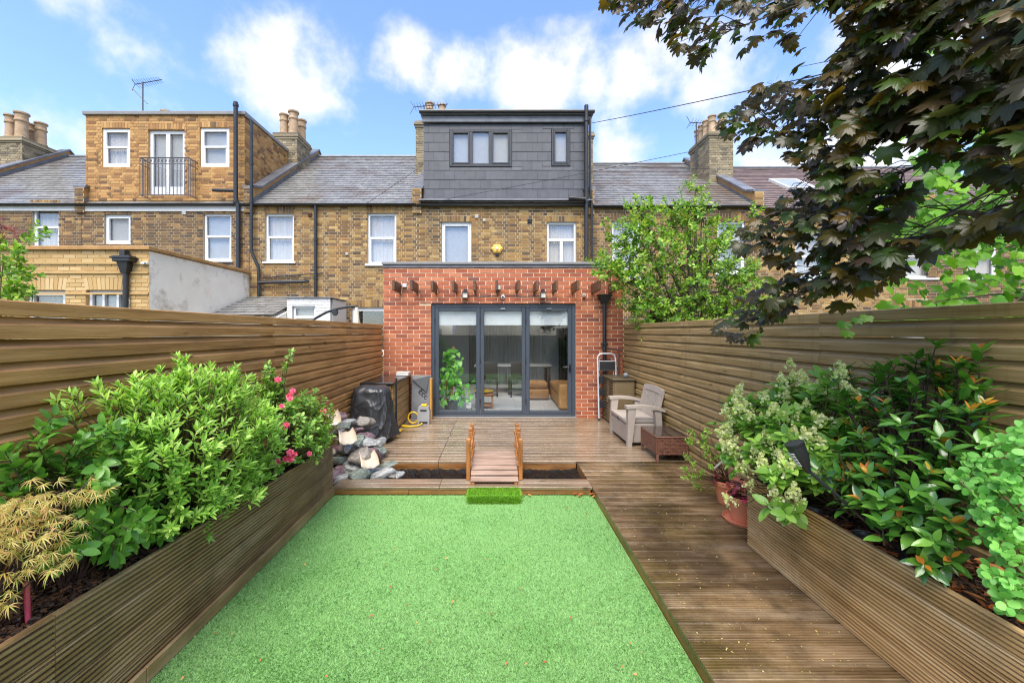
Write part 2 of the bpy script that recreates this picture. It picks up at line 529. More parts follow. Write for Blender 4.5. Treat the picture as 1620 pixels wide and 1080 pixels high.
M['mortar'] = pm('grey_buff_mortar', [rgb(160, 146, 120), rgb(186, 172, 146)], rough=.95, world=True, scale=4, bump=.4, bscale=160)
M['mortar_n'] = pm('buff_new_mortar', [rgb(176, 138, 88), rgb(204, 166, 112)], rough=.95, world=True, scale=4, bump=.4, bscale=160)
STC = [rgb(150, 138, 112), rgb(128, 116, 94), rgb(166, 152, 124), rgb(104, 96, 82), rgb(140, 128, 100), rgb(86, 80, 72)]
M['chimbrick'] = pm('weathered_grey_yellow_brick', [STC[0]], palette=STC, rough=.9, world=True, var=.1, bump=.5, bscale=60, dirt=[(rgb(70, 66, 60), 3, .5, .72, .6)])
M['slate'] = pm('wet_grey_slate', [rgb(112, 111, 108), rgb(142, 141, 138)], rough=.32, rvar=.08, scale=8, world=True, var=.14, spec=.6, dirt=[(rgb(104, 88, 76), .55, .50, .64, .8), (rgb(60, 60, 60), 4, .55, .75, .4)], bump=.15, bscale=30)
M['slate_b'] = pm('brown_plain_tile', [rgb(96, 80, 74), rgb(122, 104, 98)], rough=.55, rvar=.1, scale=8, world=True, var=.18, dirt=[(rgb(70, 56, 52), 2, .5, .7, .5)], bump=.2, bscale=30)
M['clad'] = pm('charcoal_fibre_tile', [rgb(62, 64, 70), rgb(78, 80, 86)], rough=.5, rvar=.06, scale=5, var=.10, dirt=[(rgb(92, 92, 96), 1.6, .55, .75, .35, (1, 1, .3))], bump=.1, bscale=40)
M['lead'] = pm('grey_lead_sheet', [rgb(88, 90, 96), rgb(120, 122, 128)], rough=.5, world=True, scale=4, metallic=.2)
M['black_plastic'] = plain('black_rainwater_plastic', rgb(36, 37, 40), rough=.35)
M['anthracite'] = plain('anthracite_powder_coat', rgb(62, 70, 80), rough=.42, var=.03)
M['anthracite_d'] = plain('dark_anthracite_upvc', rgb(46, 48, 52), rough=.4, var=.03)
M['upvc'] = plain('white_window_frame', rgb(214, 216, 218), rough=.35, var=.02)
M['white'] = plain('white_paint', rgb(208, 208, 206), rough=.6, var=.04, dirt=[(rgb(160, 156, 146), 3, .55, .8, .35)])
M['render'] = pm('stained_grey_render', [rgb(226, 221, 208), rgb(238, 234, 224)], rough=.9, world=True, scale=1.5, bump=.3, bscale=60,
                 dirt=[(rgb(150, 134, 112), 1.1, .56, .68, .7), (rgb(124, 116, 104), 2.6, .60, .72, .5), (rgb(196, 164, 110), .9, .58, .7, .5)])
M['coping'] = pm('tan_stone_coping', [rgb(150, 112, 66), rgb(176, 138, 88)], rough=.8, world=True, scale=6, dirt=[(rgb(100, 78, 50), 4, .5, .75, .5)])
M['greycope'] = plain('grey_metal_coping', rgb(128, 126, 124), rough=.5, var=.06)
M['pot'] = pm('buff_clay_chimney_pot', [rgb(150, 126, 100), rgb(180, 154, 124)], rough=.8, world=True, scale=7, dirt=[(rgb(110, 92, 74), 5, .5, .75, .6)])
M['terracotta'] = pm('terracotta_plastic', [rgb(214, 130, 94), rgb(228, 148, 112)], rough=.5, scale=6, dirt=[(rgb(150, 84, 60), 9, .58, .8, .4)])
M['glass'] = glassmat('clear_window_glass', base=.05)
M['glass_d'] = glassmat('patio_door_glass', (.96, .98, .98, 1), base=.015)
M['curtain'] = pm('pale_net_curtain', [rgb(160, 158, 154), rgb(192, 190, 186)], rough=.9, scale=9, stretch=(12, 1, .15))
M['frosted'] = plain('grey_obscured_blind', rgb(150, 154, 156), rough=.7, var=.04)
M['dark_room'] = plain('dark_panel_for_unlit_room', rgb(58, 60, 62), rough=.9, var=.1)
M['soil'] = pm('dark_wet_soil', [rgb(26, 20, 15), rgb(52, 40, 30)], rough=.7, scale=18, bump=.8, bscale=40, world=True)
M['bark'] = pm('bark_mulch_chip', [rgb(38, 26, 18)], palette=[rgb(30, 22, 18), rgb(58, 40, 28), rgb(92, 62, 42), rgb(44, 32, 24), rgb(120, 84, 58)], rough=.6, var=.2)
M['ground'] = pm('garden_ground', [rgb(64, 70, 40), rgb(92, 88, 60)], rough=.95, scale=1.5, world=True)
M['dark_ground'] = pm('dark_under_deck_earth', [rgb(24, 20, 16), rgb(40, 34, 28)], rough=.95, scale=6, world=True)
M['timber'] = pm('weathered_pergola_timber', [rgb(70, 46, 30), rgb(112, 76, 50)], rough=.55, scale=7, stretch=(6, .6, 6), var=.15, dirt=[(rgb(130, 116, 92), 5, .58, .75, .5)], bump=.2, bscale=30)

# ================================================================== SETTING
DK = 0.085                                   # deck level above the lawn
FXL, FXR = -2.11, 2.385                      # fence faces
EXT = 7.59                                   # rear face of the brick extension
HW = 10.67                                   # rear face of the terrace
tag(MB().quad((-400, -200, -.085), (400, -200, -.085), (400, 900, -.085), (-400, 900, -.085)).build('ground', M['ground']), kind='structure')
tag(MB().quad((-2.2, -1.2, -.05), (2.45, -1.2, -.05), (2.45, 4.40, -.05), (-2.2, 4.40, -.05)).build('garden_soil', M['dark_ground']), kind='structure')
tag(MB().quad((-2.2, 5.03, -.05), (2.45, 5.03, -.05), (2.45, 7.6, -.05), (-2.2, 7.6, -.05)).build('under_deck_soil', M['dark_ground']), kind='structure')

# ------------------------------------------------------------------ artificial lawn
LX0, LX1, LY1 = -1.685, 1.0, 4.18
LAWN = [rgb(122, 164, 98), rgb(142, 184, 118), rgb(158, 198, 136), rgb(132, 174, 106)]
M['turf'] = pm('bright_green_artificial_turf', [LAWN[0]], palette=LAWN, rough=.55, transl=.25, world=True, var=.15,
               dirt=[(rgb(88, 148, 64), 1.3, .46, .64, .6), (rgb(170, 208, 132), 2.7, .54, .72, .4), (rgb(82, 140, 58), 9.0, .56, .7, .45)])
M['turf_base'] = pm('turf_backing', [rgb(108, 156, 84), rgb(126, 174, 102)], rough=.9, world=True, scale=60, bump=.6, bscale=200)
lawn = place('lawn', 'structure')
MB().quad((LX0 - .02, -1.0, 0), (LX1 + .0, -1.0, 0), (LX1 + .0, LY1, 0), (LX0 - .02, LY1, 0)).build('turf_base', M['turf_base'], lawn)
def blades(name, mat, parent, pts, hmin, hmax, wid, lean, nrm=None, parent_off=None):
    """one thin two-triangle blade for each point"""
    n = len(pts)
    a = rng.uniform(0, 2 * np.pi, n)
    w = rng.uniform(.6, 1.2, n) * wid
    h = rng.uniform(hmin, hmax, n)
    b = rng.uniform(0, 2 * np.pi, n)
    L = rng.uniform(.2, 1.0, n) * lean
    ex = np.stack([np.cos(a) * w, np.sin(a) * w, np.zeros(n)], 1)
    up = np.array([0, 0, 1.0])[None] if nrm is None else nrm
    ln = np.stack([np.cos(b) * L, np.sin(b) * L, np.zeros(n)], 1)
    tip = pts + up * h[:, None] + ln * h[:, None]
    mid = pts + up * (h * .55)[:, None] + ln * (h * .3)[:, None]
    v = np.stack([pts - ex, pts + ex, mid + ex * .7, tip, mid - ex * .7], 1).reshape(-1, 3)
    if parent_off is not None: v = v - np.array(parent_off)
    base = np.arange(n)[:, None] * 5
    f = (base + np.array([[0, 1, 2, 3, 4]])).reshape(-1)
    me = bpy.data.meshes.new(name)
    me.vertices.add(len(v)); me.vertices.foreach_set('co', v.reshape(-1))
    me.loops.add(len(f)); me.loops.foreach_set('vertex_index', f.astype(np.int32))
    me.polygons.add(n)
    me.polygons.foreach_set('loop_start', (np.arange(n) * 5).astype(np.int32))
    me.update(calc_edges=True)
    me.materials.append(mat)
    return link(bpy.data.objects.new(name, me), parent)
nb_ = 250000
yy = 1.55 + (LY1 - 1.55) * rng.power(1.0, nb_) * 1.0
yy = 1 / rng.uniform(1 / (LY1 - .004), 1 / 1.5, nb_)          # denser near the camera
xx = rng.uniform(LX0, LX1 - .008, nb_)
tag(blades('turf_blades', M['turf'], lawn, np.stack([xx, yy, np.zeros(nb_)], 1), .006, .015, .0016, 1.4), kind='stuff')

# ------------------------------------------------------------------ decking
def board_mesh(name, L, w, th, axis, mat, groove=0, depth=.0045):
    """a board with its length along x (axis 'x') or y; the top at z = 0, grooves along the length"""
    prof = [(-w / 2, -th), (w / 2, -th)]
    c = .003
    prof += [(w / 2, -c), (w / 2 - c, 0)]
    if groove:
        p = (w - .008) / groove
        x = w / 2 - .004
        for i in range(groove):
            prof += [(x - p * .36, 0), (x - p * .44, -depth), (x - p * .80, -depth), (x - p * .88, 0)]
            x -= p
    prof += [(-w / 2 + c, 0), (-w / 2, -c)]
    b = MB()
    n = len(prof)
    vs = [(-L / 2, a, z) for a, z in prof] + [(L / 2, a, z) for a, z in prof]
    if axis == 'y': vs = [(-y, x, z) for x, y, z in vs]
    if axis == 'yv': vs = [(-z, x, y) for x, y, z in vs]        # standing board, its face towards -(-x)
    fs = [(i, (i + 1) % n, (i + 1) % n + n, i + n) for i in range(n)]
    fs += [tuple(range(n - 1, -1, -1)), tuple(range(n, 2 * n))]
    b.add(vs, fs)
    me = b.mesh(name)
    me.materials.append(mat)
    return me
def put(name, me, parent, loc, rot=(0, 0, 0), scale=(1, 1, 1)):
    o = bpy.data.objects.new(name, me)
    link(o, parent, loc)
    o.rotation_euler = rot
    o.scale = scale
    return o
deck = place('deck', 'structure')
PW = .1215
XSEAM = -.71
path_me = board_mesh('board', FXR - 1.0 - .004, PW - .005, .028, 'x', M['path'], groove=6, depth=.009)
path_me2 = board_mesh('board', FXR - 1.0 - .004, PW - .005, .028, 'x', M['deck'], groove=0)
y = 5.02 - PW / 2
while y > .7:
    me = path_me
    put('board', me, deck, ((FXR + 1.0) / 2, y, DK + random.uniform(-.001, .001)), (0, random.uniform(-.0008, .0008), 0))
    y -= PW
nr = 21
pw2 = (EXT - 5.02) / nr
la = board_mesh('board', XSEAM - FXL - .006, pw2 - .005, .028, 'x', M['deck'])
lb = board_mesh('board', FXR - XSEAM - .006, pw2 - .005, .028, 'x', M['deck'])
for i in range(nr):
    yb = 5.02 + pw2 * (i + .5)
    put('board', la, deck, ((FXL + XSEAM) / 2, yb, DK + random.uniform(-.0012, .0012)), (random.uniform(-.006, .006), 0, 0))
    put('board', lb, deck, ((FXR + XSEAM) / 2, yb, DK + random.uniform(-.0012, .0012)), (random.uniform(-.006, .006), 0, 0))
# the strip in front of the pond: two boards deep, joined left of the bridge
for k, yb in enumerate((4.18 + .0575, 4.18 + .1725)):
    for (xa, xb) in ((-1.68, -.585), (-.58, .998)):
        me = board_mesh('board', xb - xa, .111, .028, 'x', M['deck'])
        put('board', me, deck, ((xa + xb) / 2, yb, DK + (.0008 if k else 0)))
def plain_board(name, mat, parent, x0, x1, y0, y1, z0, z1, b=.003):
    return MB().bbox(x0, x1, y0, y1, z0, z1, b).build(name, mat, parent, world=True)
# edge boards
for (xa, xb) in ((-1.68, -.90), (-.897, -.30), (-.297, .985)):
    plain_board('edge_board', M['fascia'], deck, xa, xb, 4.186, 4.206, .004, DK - .031)
for (ya, yb) in ((.4, 1.9), (1.903, 3.4), (3.403, 5.0)):
    plain_board('edge_board', M['fascia'], deck, 1.004, 1.024, ya, yb, -.045, DK - .030)
plain_board('edge_board', M['fascia'], deck, -1.75, XSEAM, 5.024, 5.044, -.045, DK - .030)
plain_board('edge_board', M['fascia'], deck, XSEAM + .003, 1.0, 5.024, 5.044, -.045, DK - .030)
plain_board('edge_board', M['fascia'], deck, -1.68, 1.0, 4.384, 4.404, -.045, DK - .030)

# ------------------------------------------------------------------ pond liner
def liner():
    nx, ny = 150, 34
    x0, x1, y0, y1 = -1.74, 1.003, 4.404, 5.024
    vs, fs = [], []
    for j in range(ny + 1):
        for i in range(nx + 1):
            x = x0 + (x1 - x0) * i / nx
            yv = y0 + (y1 - y0) * j / ny
            q = Vector((x * 5.0 + yv * 3.4, yv * .9 - x * .4, .3))
            z = -.062 + .036 * abs(mnoise.noise(q * 2.6)) + .018 * abs(mnoise.noise(q * 6.5)) + .05 * max(0, (j / ny - .8) / .2) ** 2 * .6 + .03 * max(0, (i / nx - .965) / .035)
            vs.append((x, yv, z))
    for j in range(ny):
        for i in range(nx):
            a = j * (nx + 1) + i
            fs.append((a, a + 1, a + nx + 2, a + nx + 1))
    return MB().add(vs, fs)
M['liner'] = plain('black_pond_liner_film', rgb(12, 12, 14), spec=.3, rough=.16, bump=.1, bscale=30)
tag(liner().build('pond_liner', M['liner'], smooth=True), 'crumpled black plastic liner in the narrow pond under the little bridge', 'pond liner')

# ------------------------------------------------------------------ planters
def planter(name, label, xf, xb, side, ybreaks, zb0, zt_near, zt_far, nb, mat, plinth):
    """side = +1: the grooved face looks to +x (the left planter); -1: to -x"""
    t = thing(name, label, 'planter', ((xf + xb) / 2, (ybreaks[0] + ybreaks[-1]) / 2, zb0))
    yn, yf = 1.375, ybreaks[-1]
    def top(yv): return zt_far + (zt_near - zt_far) * (yf - yv) / (yf - yn)
    th = .024
    G = 6 if nb == 4 else 5
    for a, b_ in zip(ybreaks[:-1], ybreaks[1:]):
        for r in range(nb):
            f0, f1 = r / nb, (r + 1) / nb
            vs, n = [], 0
            pf = [(0, 0), (0, .004)]
            for g in range(G):
                s = .02 + .96 * g / G
                p = .96 / G
                pf += [(s + p * .10, th), (s + p * .20, th - .013), (s + p * .58, th - .013), (s + p * .68, th)]
            pf = [(.012, 0), (.012, th - .003)] + pf[2:] + [(.988, th - .003), (.988, 0)]
            n = len(pf)
            for yv in (a + .0015, b_ - .0015):
                zl, zh = zb0 + (top(yv) - zb0) * f0, zb0 + (top(yv) - zb0) * f1
                for (u, d) in pf:
                    vs.append((xf - side * th + side * d, yv, zl + (zh - zl) * u))
            fs = [(i, (i + 1) % n, (i + 1) % n + n, i + n) for i in range(n)] + [tuple(range(n - 1, -1, -1)), tuple(range(n, 2 * n))]
            MB().add(vs, fs).build('board', mat, t, world=True)
    # end boards, inner lining and the soil
    for yv in (ybreaks[0], ybreaks[-1] - .024):
        zt = top(yv) - .004
        for r in range(nb):
            z0 = zb0 + (zt - zb0) * r / nb
            MB().bbox(min(xf - side * .026, xb), max(xf - side * .026, xb), yv, yv + .022, z0 + .002, zb0 + (zt - zb0) * (r + 1) / nb - .002, .003).build('end_board', mat, t, world=True)
    a, b_ = ybreaks[0] + .03, ybreaks[-1] - .026
    vs = [(xf - side * .028, a, zb0), (xf - side * .028, b_, zb0), (xf - side * .028, b_, top(b_) - .012), (xf - side * .028, a, top(a) - .012)]
    vs += [(xf - side * .045, q[1], q[2]) for q in vs]
    MB().add(vs, [(0, 1, 2, 3), (7, 6, 5, 4), (3, 2, 6, 7), (0, 4, 5, 1), (1, 5, 6, 2), (0, 3, 7, 4)]).build('lining_board', mat, t, world=True)
    if plinth:
        for (p0, p1) in ((ybreaks[0], 1.93), (1.933, ybreaks[-1])):
            MB().bbox(xf + side * .001, xf + side * .022, p0, p1, zb0 + .002, zb0 + .085, .004).build('base_board', M['plank_l'] if side > 0 else mat, t, world=True)
    nx, ny = 8, 90
    vs, fs = [], []
    xs0, xs1 = sorted((xf - side * .046, xb))
    for j in range(ny + 1):
        for i in range(nx + 1):
            yv = a + (b_ - a) * j / ny
            xv = xs0 + (xs1 - xs0) * i / nx
            vs.append((xv, yv, top(yv) - .035 + .03 * mnoise.noise(Vector((xv * 6, yv * 6, 1)))))
    for j in range(ny):
        for i in range(nx):
            q = j * (nx + 1) + i
            fs.append((q, q + 1, q + nx + 2, q + nx + 1))
    MB().add(vs, fs).build('soil', M['soil'], t, smooth=True, world=True)
    # bark chips
    ch = MB()
    for k in range(2600):
        yv = 1 / random.uniform(1 / b_, 1 / 1.2)
        xv = random.uniform(xs0 + .01, xs1 - .01)
        z = top(yv) - .03 + .03 * mnoise.noise(Vector((xv * 6, yv * 6, 1)))
        ch.obox((xv, yv, z + random.uniform(0, .012)), (random.uniform(.012, .045), random.uniform(.006, .016), random.uniform(.003, .008)),
                (random.uniform(-.5, .5), random.uniform(-.5, .5), random.uniform(0, 6.28)))
    tag(ch.build('bark_mulch', M['bark'], t, world=True), kind='stuff')
    return t, top
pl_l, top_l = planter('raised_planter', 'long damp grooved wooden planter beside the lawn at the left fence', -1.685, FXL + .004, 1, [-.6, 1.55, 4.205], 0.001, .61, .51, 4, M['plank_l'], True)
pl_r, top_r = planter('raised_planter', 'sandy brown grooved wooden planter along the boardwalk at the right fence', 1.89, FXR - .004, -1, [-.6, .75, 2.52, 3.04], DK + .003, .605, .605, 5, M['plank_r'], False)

# ------------------------------------------------------------------ fences
def fence(name, label, x, side, mat, breaks, zt):
    """side: +1 the boards look to +x"""
    t = thing(name, label, 'fence', (x, (breaks[0] + breaks[-1]) / 2, -.06))
    n = 18
    h = (zt - .07 + .06) / n
    for a, b_ in zip(breaks[:-1], breaks[1:]):
        L = b_ - a - .003
        prof = [(-.014, 0), (.020, 0), (.022, .002), (.022, .060), (.018, .066), (-.008, h - .002), (-.014, h - .002)]
        m = MB()
        k = len(prof)
        vs = [(side * d, -L / 2, z) for d, z in prof] + [(side * d, L / 2, z) for d, z in prof]
        fs = [(i, (i + 1) % k, (i + 1) % k + k, i + k) for i in range(k)] + [tuple(range(k)), tuple(range(2 * k - 1, k - 1, -1))]
        me = m.add(vs, fs).mesh('fence_board')
        me.materials.append(mat)
        for r in range(n):
            put('fence_board', me, t, (random.uniform(-.002, .002) - side * .018, (a + b_) / 2 - WL[t.name].y, r * h), (0, 0, random.uniform(-.0007, .0007)))
        put('top_board', MB().bbox(-.016, .016, -L / 2, L / 2, 0, .068, .004).mesh('top_board'), t, (-side * .012, (a + b_) / 2 - WL[t.name].y, n * h)).data.materials.append(mat)
    for yv in breaks:
        MB().bbox(min(x - side * .035, x - side * .11), max(x - side * .035, x - side * .11), yv - .04, yv + .04, -.09, zt - .02, .004).build('post', mat, t, world=True)
    return t
fence('fence', 'dark brown horizontal board fence behind the pink roses and the barbecue', FXL, 1, M['fence_l'], [-.6, 1.30, 3.86, 5.70, 7.57], 1.825)
fence('fence', 'khaki horizontal board fence behind the armchair and the wicker table', FXR, -1, M['fence_r'], [-.6, 1.15, 2.98, 5.20, 7.57], 1.825)

# ------------------------------------------------------------------ walls of bricks
_unit = MB().add([(-.5, 0, -.5), (.5, 0, -.5), (.5, 0, .5), (-.5, 0, .5), (-.5, 1, -.5), (.5, 1, -.5), (.5, 1, .5), (-.5, 1, .5)],
                 [(0, 4, 5, 1), (1, 5, 6, 2), (2, 6, 7, 3), (3, 7, 4, 0), (4, 7, 6, 5)])
def unit_brick(mat):
    me = _unit.mesh('brick')
    me.materials.append(mat)
    return me
UB = {}
def brick_wall(parent, O, U, Nn, u0, u1, z0, z1, mat, mort, openings=(), bond='flemish', n_ind=300, reveal=.12, proud=.007, course=.075, stretch=.225, joint=.015, mortar=True):
    """bricks on the plane through O spanned by U (horizontal) and z; Nn looks outwards. openings: (u0,u1,z0,z1,arch)"""
    O, U, Nn = Vector(O), Vector(U).normalized(), Vector(Nn).normalized()
    Zv = Vector((0, 0, 1))
    off = WL[parent.name]
    def W3(u, z, n=0.0): return O + U * u + Zv * z + Nn * n
    rects = []
    ops = [tuple(o) + ((0,) if len(o) == 4 else ()) for o in openings]
    full = [(a, b, c, d + (ar if ar else 0)) for a, b, c, d, ar in ops]
    nrow = int(round((z1 - z0) / course))
    ch = (z1 - z0) / nrow
    for r in range(nrow):
        za, zb = z0 + r * ch + joint / 2, z0 + (r + 1) * ch - joint / 2
        u = u0
        if bond == 'flemish':
            seq = [stretch, stretch / 2]
            k = r % 2
            u -= (stretch * .25 if r % 2 else 0)
        else:
            seq = [stretch]
            k = 0
            u -= stretch / 2 if r % 2 else 0
        while u < u1 - .01:
            w = seq[k % len(seq)]
            k += 1
            a, b = max(u + joint / 2, u0), min(u + w - joint / 2, u1)
            u += w
            if b - a < .02: continue
            segs = [(a, b, za, zb)]
            for (oa, ob, oc, od) in full:
                nxt = []
                for (sa, sb, sc, sd) in segs:
                    if sb <= oa or sa >= ob or sd <= oc or sc >= od:
                        nxt.append((sa, sb, sc, sd)); continue
                    mid = (sc + sd) / 2
                    if mid < oc: nxt.append((sa, sb, sc, oc))
                    elif mid > od: nxt.append((sa, sb, od, sd))
                    else:
                        if oa - sa > .02: nxt.append((sa, oa, sc, sd))
                        if sb - ob > .02: nxt.append((ob, sb, sc, sd))
                segs = nxt
            rects += [s for s in segs if s[3] - s[2] > .012]
    random.shuffle(rects)
    rects.sort(key=lambda s: -round((s[1] - s[0]) * (s[3] - s[2]), 3))
    me = UB.setdefault(mat.name, unit_brick(mat))
    rot = Matrix((U, Nn, Zv)).transposed()
    if rot.determinant() < 0: rot = Matrix((-U, Nn, Zv)).transposed()
    e = rot.to_euler()
    for s in rects[:n_ind]:
        o = bpy.data.objects.new('brick', me)
        link(o, parent, W3((s[0] + s[1]) / 2, (s[2] + s[3]) / 2) - off)
        o.rotation_euler = e
        o.scale = (s[1] - s[0], proud + random.uniform(-.002, .0015), s[3] - s[2])
    st = MB()
    def slab(a, b, c, d, p, ang=0.0, piv=None):
        pts = [(a, c), (b, c), (b, d), (a, d)]
        if ang:
            cs, sn = math.cos(ang), math.sin(ang)
            pts = [(piv[0] + (q[0] - piv[0]) * cs - (q[1] - piv[1]) * sn, piv[1] + (q[0] - piv[0]) * sn + (q[1] - piv[1]) * cs) for q in pts]
        vs = [W3(q[0], q[1], 0) for q in pts] + [W3(q[0], q[1], p) for q in pts]
        st.add(vs, [(0, 1, 5, 4), (1, 2, 6, 5), (2, 3, 7, 6), (3, 0, 4, 7), (4, 5, 6, 7)])
    for s in rects[n_ind:]:
        slab(*s, proud + random.uniform(-.002, .0015))
    for (a, b, c, d, ar) in ops:
        if ar:
            n = max(3, int(round((b - a) / .075)))
            for i in range(n):
                ua = a + (b - a) * i / n
                ub = a + (b - a) * (i + 1) / n
                t = ((i + .5) / n - .5)
                slab(ua + .004, ub - .004, d + .008, d + ar - .006, proud + .001, -t * .42, ((ua + ub) / 2, d))
    if st.f:
        tag(st.build('brickwork', mat, parent, world=True), kind='stuff')
    if mortar:
        mo = MB()
        us = sorted(set([u0, u1] + [v for o in ops for v in o[:2]]))
        zs = sorted(set([z0, z1] + [v for o in ops for v in o[2:4]]))
        us = [v for v in us if u0 - 1e-6 <= v <= u1 + 1e-6]; zs = [v for v in zs if z0 - 1e-6 <= v <= z1 + 1e-6]
        for i in range(len(us) - 1):
            for j in range(len(zs) - 1):
                cu, cz = (us[i] + us[i + 1]) / 2, (zs[j] + zs[j + 1]) / 2
                if any(o[0] < cu < o[1] and o[2] < cz < o[3] for o in ops): continue
                mo.quad(W3(us[i], zs[j]), W3(us[i + 1], zs[j]), W3(us[i + 1], zs[j + 1]), W3(us[i], zs[j + 1]))
        for (a, b, c, d, ar) in ops:
            for (p, q) in (((a, c), (a, d)), ((b, d), (b, c)), ((a, d), (b, d)), ((b, c), (a, c))):
                mo.quad(W3(p[0], p[1], 0), W3(q[0], q[1], 0), W3(q[0], q[1], -reveal), W3(p[0], p[1], -reveal))
        mo.build('mortar', mort, parent, world=True)

def window(parent, x0, x1, z0, z1, Y, style='sash', fmat=None, inside='curtain', sill=True, fw=.055, recess=.055, lower=None):
    """a framed window standing in an opening; Y is the wall face"""
    fmat = fmat or M['upvc']
    f = MB()
    ya, yb = Y + recess, Y + recess + .06
    x0 += .006; x1 -= .006; z1 -= .004
    f.bbox(x0, x0 + fw, ya, yb, z0, z1, .006)
    f.bbox(x1 - fw, x1, ya, yb, z0, z1, .006)
    f.bbox(x0 + fw, x1 - fw, ya + .001, yb, z1 - fw, z1, .006)
    f.bbox(x0 + fw, x1 - fw, ya + .001, yb, z0, z0 + fw * 1.2, .006)
    zm = z0 + (z1 - z0) * .52
    if style == 'sash':
        f.bbox(x0 + fw, x1 - fw, ya - .006, yb - .004, zm - .028, zm + .028, .005)
        f.bbox(x0 + fw, x0 + fw + .028, ya + .006, yb - .01, z0 + fw, zm, .004)
        f.bbox(x1 - fw - .028, x1 - fw, ya + .006, yb - .01, z0 + fw, zm, .004)
    elif style == 'fan':
        zm = z0 + (z1 - z0) * .62
        xm = (x0 + x1) / 2
        f.bbox(x0 + fw, x1 - fw, ya - .004, yb - .004, zm - .035, zm + .035, .005)
        f.bbox(xm - .04, xm + .04, ya - .003, yb - .005, z0 + fw, zm - .035, .005)
    elif style == 'door2':
        xm = (x0 + x1) / 2
        f.bbox(xm - .055, xm + .055, ya - .004, yb - .004, z0 + fw, z1 - fw, .005)
        f.bbox(x0 + fw, x1 - fw, ya + .004, yb - .006, z0 + fw, z0 + fw + .16, .005)
    elif style == 'three':
        for q in (.345, .655):
            xm = x0 + (x1 - x0) * q
            f.bbox(xm - .045, xm + .045, ya - .002, yb - .004, z0 + fw, z1 - fw, .005)
        for a, b in ((x0 + fw, x0 + (x1 - x0) * .345 - .045), (x0 + (x1 - x0) * .655 + .045, x1 - fw)):
            for (p, q, r, s) in ((a, a + .035, z0 + fw, z1 - fw), (b - .035, b, z0 + fw, z1 - fw), (a + .035, b - .035, z1 - fw - .035, z1 - fw), (a + .035, b - .035, z0 + fw, z0 + fw + .035)):
                f.bbox(p, q, ya - .01, yb - .01, r, s, .004)
    elif style == 'single':
        for (p, q, r, s) in ((x0 + fw, x0 + fw + .04, z0 + fw, z1 - fw), (x1 - fw - .04, x1 - fw, z0 + fw, z1 - fw), (x0 + fw + .04, x1 - fw - .04, z1 - fw - .04, z1 - fw), (x0 + fw + .04, x1 - fw - .04, z0 + fw, z0 + fw + .05)):
            f.bbox(p, q, ya - .008, yb - .01, r, s, .004)
    elif style == 'three_small':
        for q in (1 / 3, 2 / 3):
            xm = x0 + (x1 - x0) * q
            f.bbox(xm - .022, xm + .022, ya - .002, yb - .004, z0 + fw, z1 - fw, .004)
    wobj = f.build('window', fmat, parent, world=True)
    MB().box(x0 + fw * .5, x1 - fw * .5, yb - .022, yb - .016, z0 + fw * .5, z1 - fw * .5).build('pane', M['glass'], wobj, world=True)
    im = {'curtain': M['curtain'], 'frosted': M['frosted'], 'dark': M['dark_room']}[inside]
    c = MB()
    if inside == 'curtain':
        n = 40
        vs = []
        for i in range(n + 1):
            xx_ = x0 + .02 + (x1 - x0 - .04) * i / n
            yy_ = yb + .05 + .012 * math.sin(i * 1.9) + .006 * math.sin(i * .7)
            vs += [(xx_, yy_, z0 + .01), (xx_, yy_, z1 - .01)]
        c.add(vs, [(2 * i, 2 * i + 2, 2 * i + 3, 2 * i + 1) for i in range(n)])
    else:
        c.box(x0 + .012, x1 - .012, yb + (.03 if inside == 'frosted' else .35), yb + (.04 if inside == 'frosted' else .36), z0, z1)
    c.build('curtain' if inside == 'curtain' else ('blind' if inside == 'frosted' else 'unlit_room_panel'), im, wobj, smooth=inside == 'curtain', world=True)  # for 'dark', a dark panel stands in for the unlit room
    if lower:
        MB().box(x0 + .02, x1 - .02, yb + .02, yb + .028, z0, zm).build('net', M[lower], wobj, world=True)
    if sill:
        MB().bbox(x0 - .06, x1 + .06, Y - .05, ya + .01, z0 - .05, z0 - .002, .008).build('sill', fmat, wobj, world=True)
    return wobj

# ------------------------------------------------------------------ roofs
def slates(parent, x0, x1, ya, za, yb, zb, mat, pitch=.19, width=.27, name='slates', th=.012):
    L = math.hypot(yb - ya, zb - za)
    n = int(L / pitch)
    d = Vector((0, (yb - ya) / L, (zb - za) / L))
    nn = Vector((0, -d.z, d.y))
    m = MB()
    for r in range(n + 1):
        s0 = r * L / n
        s1 = min(L, s0 + pitch * 1.12)
        if s1 - s0 < .03: continue
        x = x0 - (width / 2 if r % 2 else 0)
        while x < x1 - .01:
            a, b = max(x + .003, x0), min(x + width - .003, x1)
            x += width
            if b - a < .02: continue
            j = random.uniform(-.004, .004)
            lo_, hi_ = th + .010 + random.uniform(0, .004), .006
            p = [Vector((0, ya, za)) + d * (s0 + j) + nn * lo_, Vector((0, ya, za)) + d * s1 + nn * hi_, Vector((0, ya, za)) + d * (s0 + j) + nn * (lo_ - th)]
            vs = [(a, p[0].y, p[0].z), (b, p[0].y, p[0].z), (b, p[1].y, p[1].z), (a, p[1].y, p[1].z), (a, p[2].y, p[2].z), (b, p[2].y, p[2].z)]
            m.add(vs, [(0, 1, 2, 3), (4, 5, 1, 0), (0, 3, 4), (1, 5, 2)])
    o = m.build(name, mat, parent, world=True)
    return tag(o, kind='stuff')

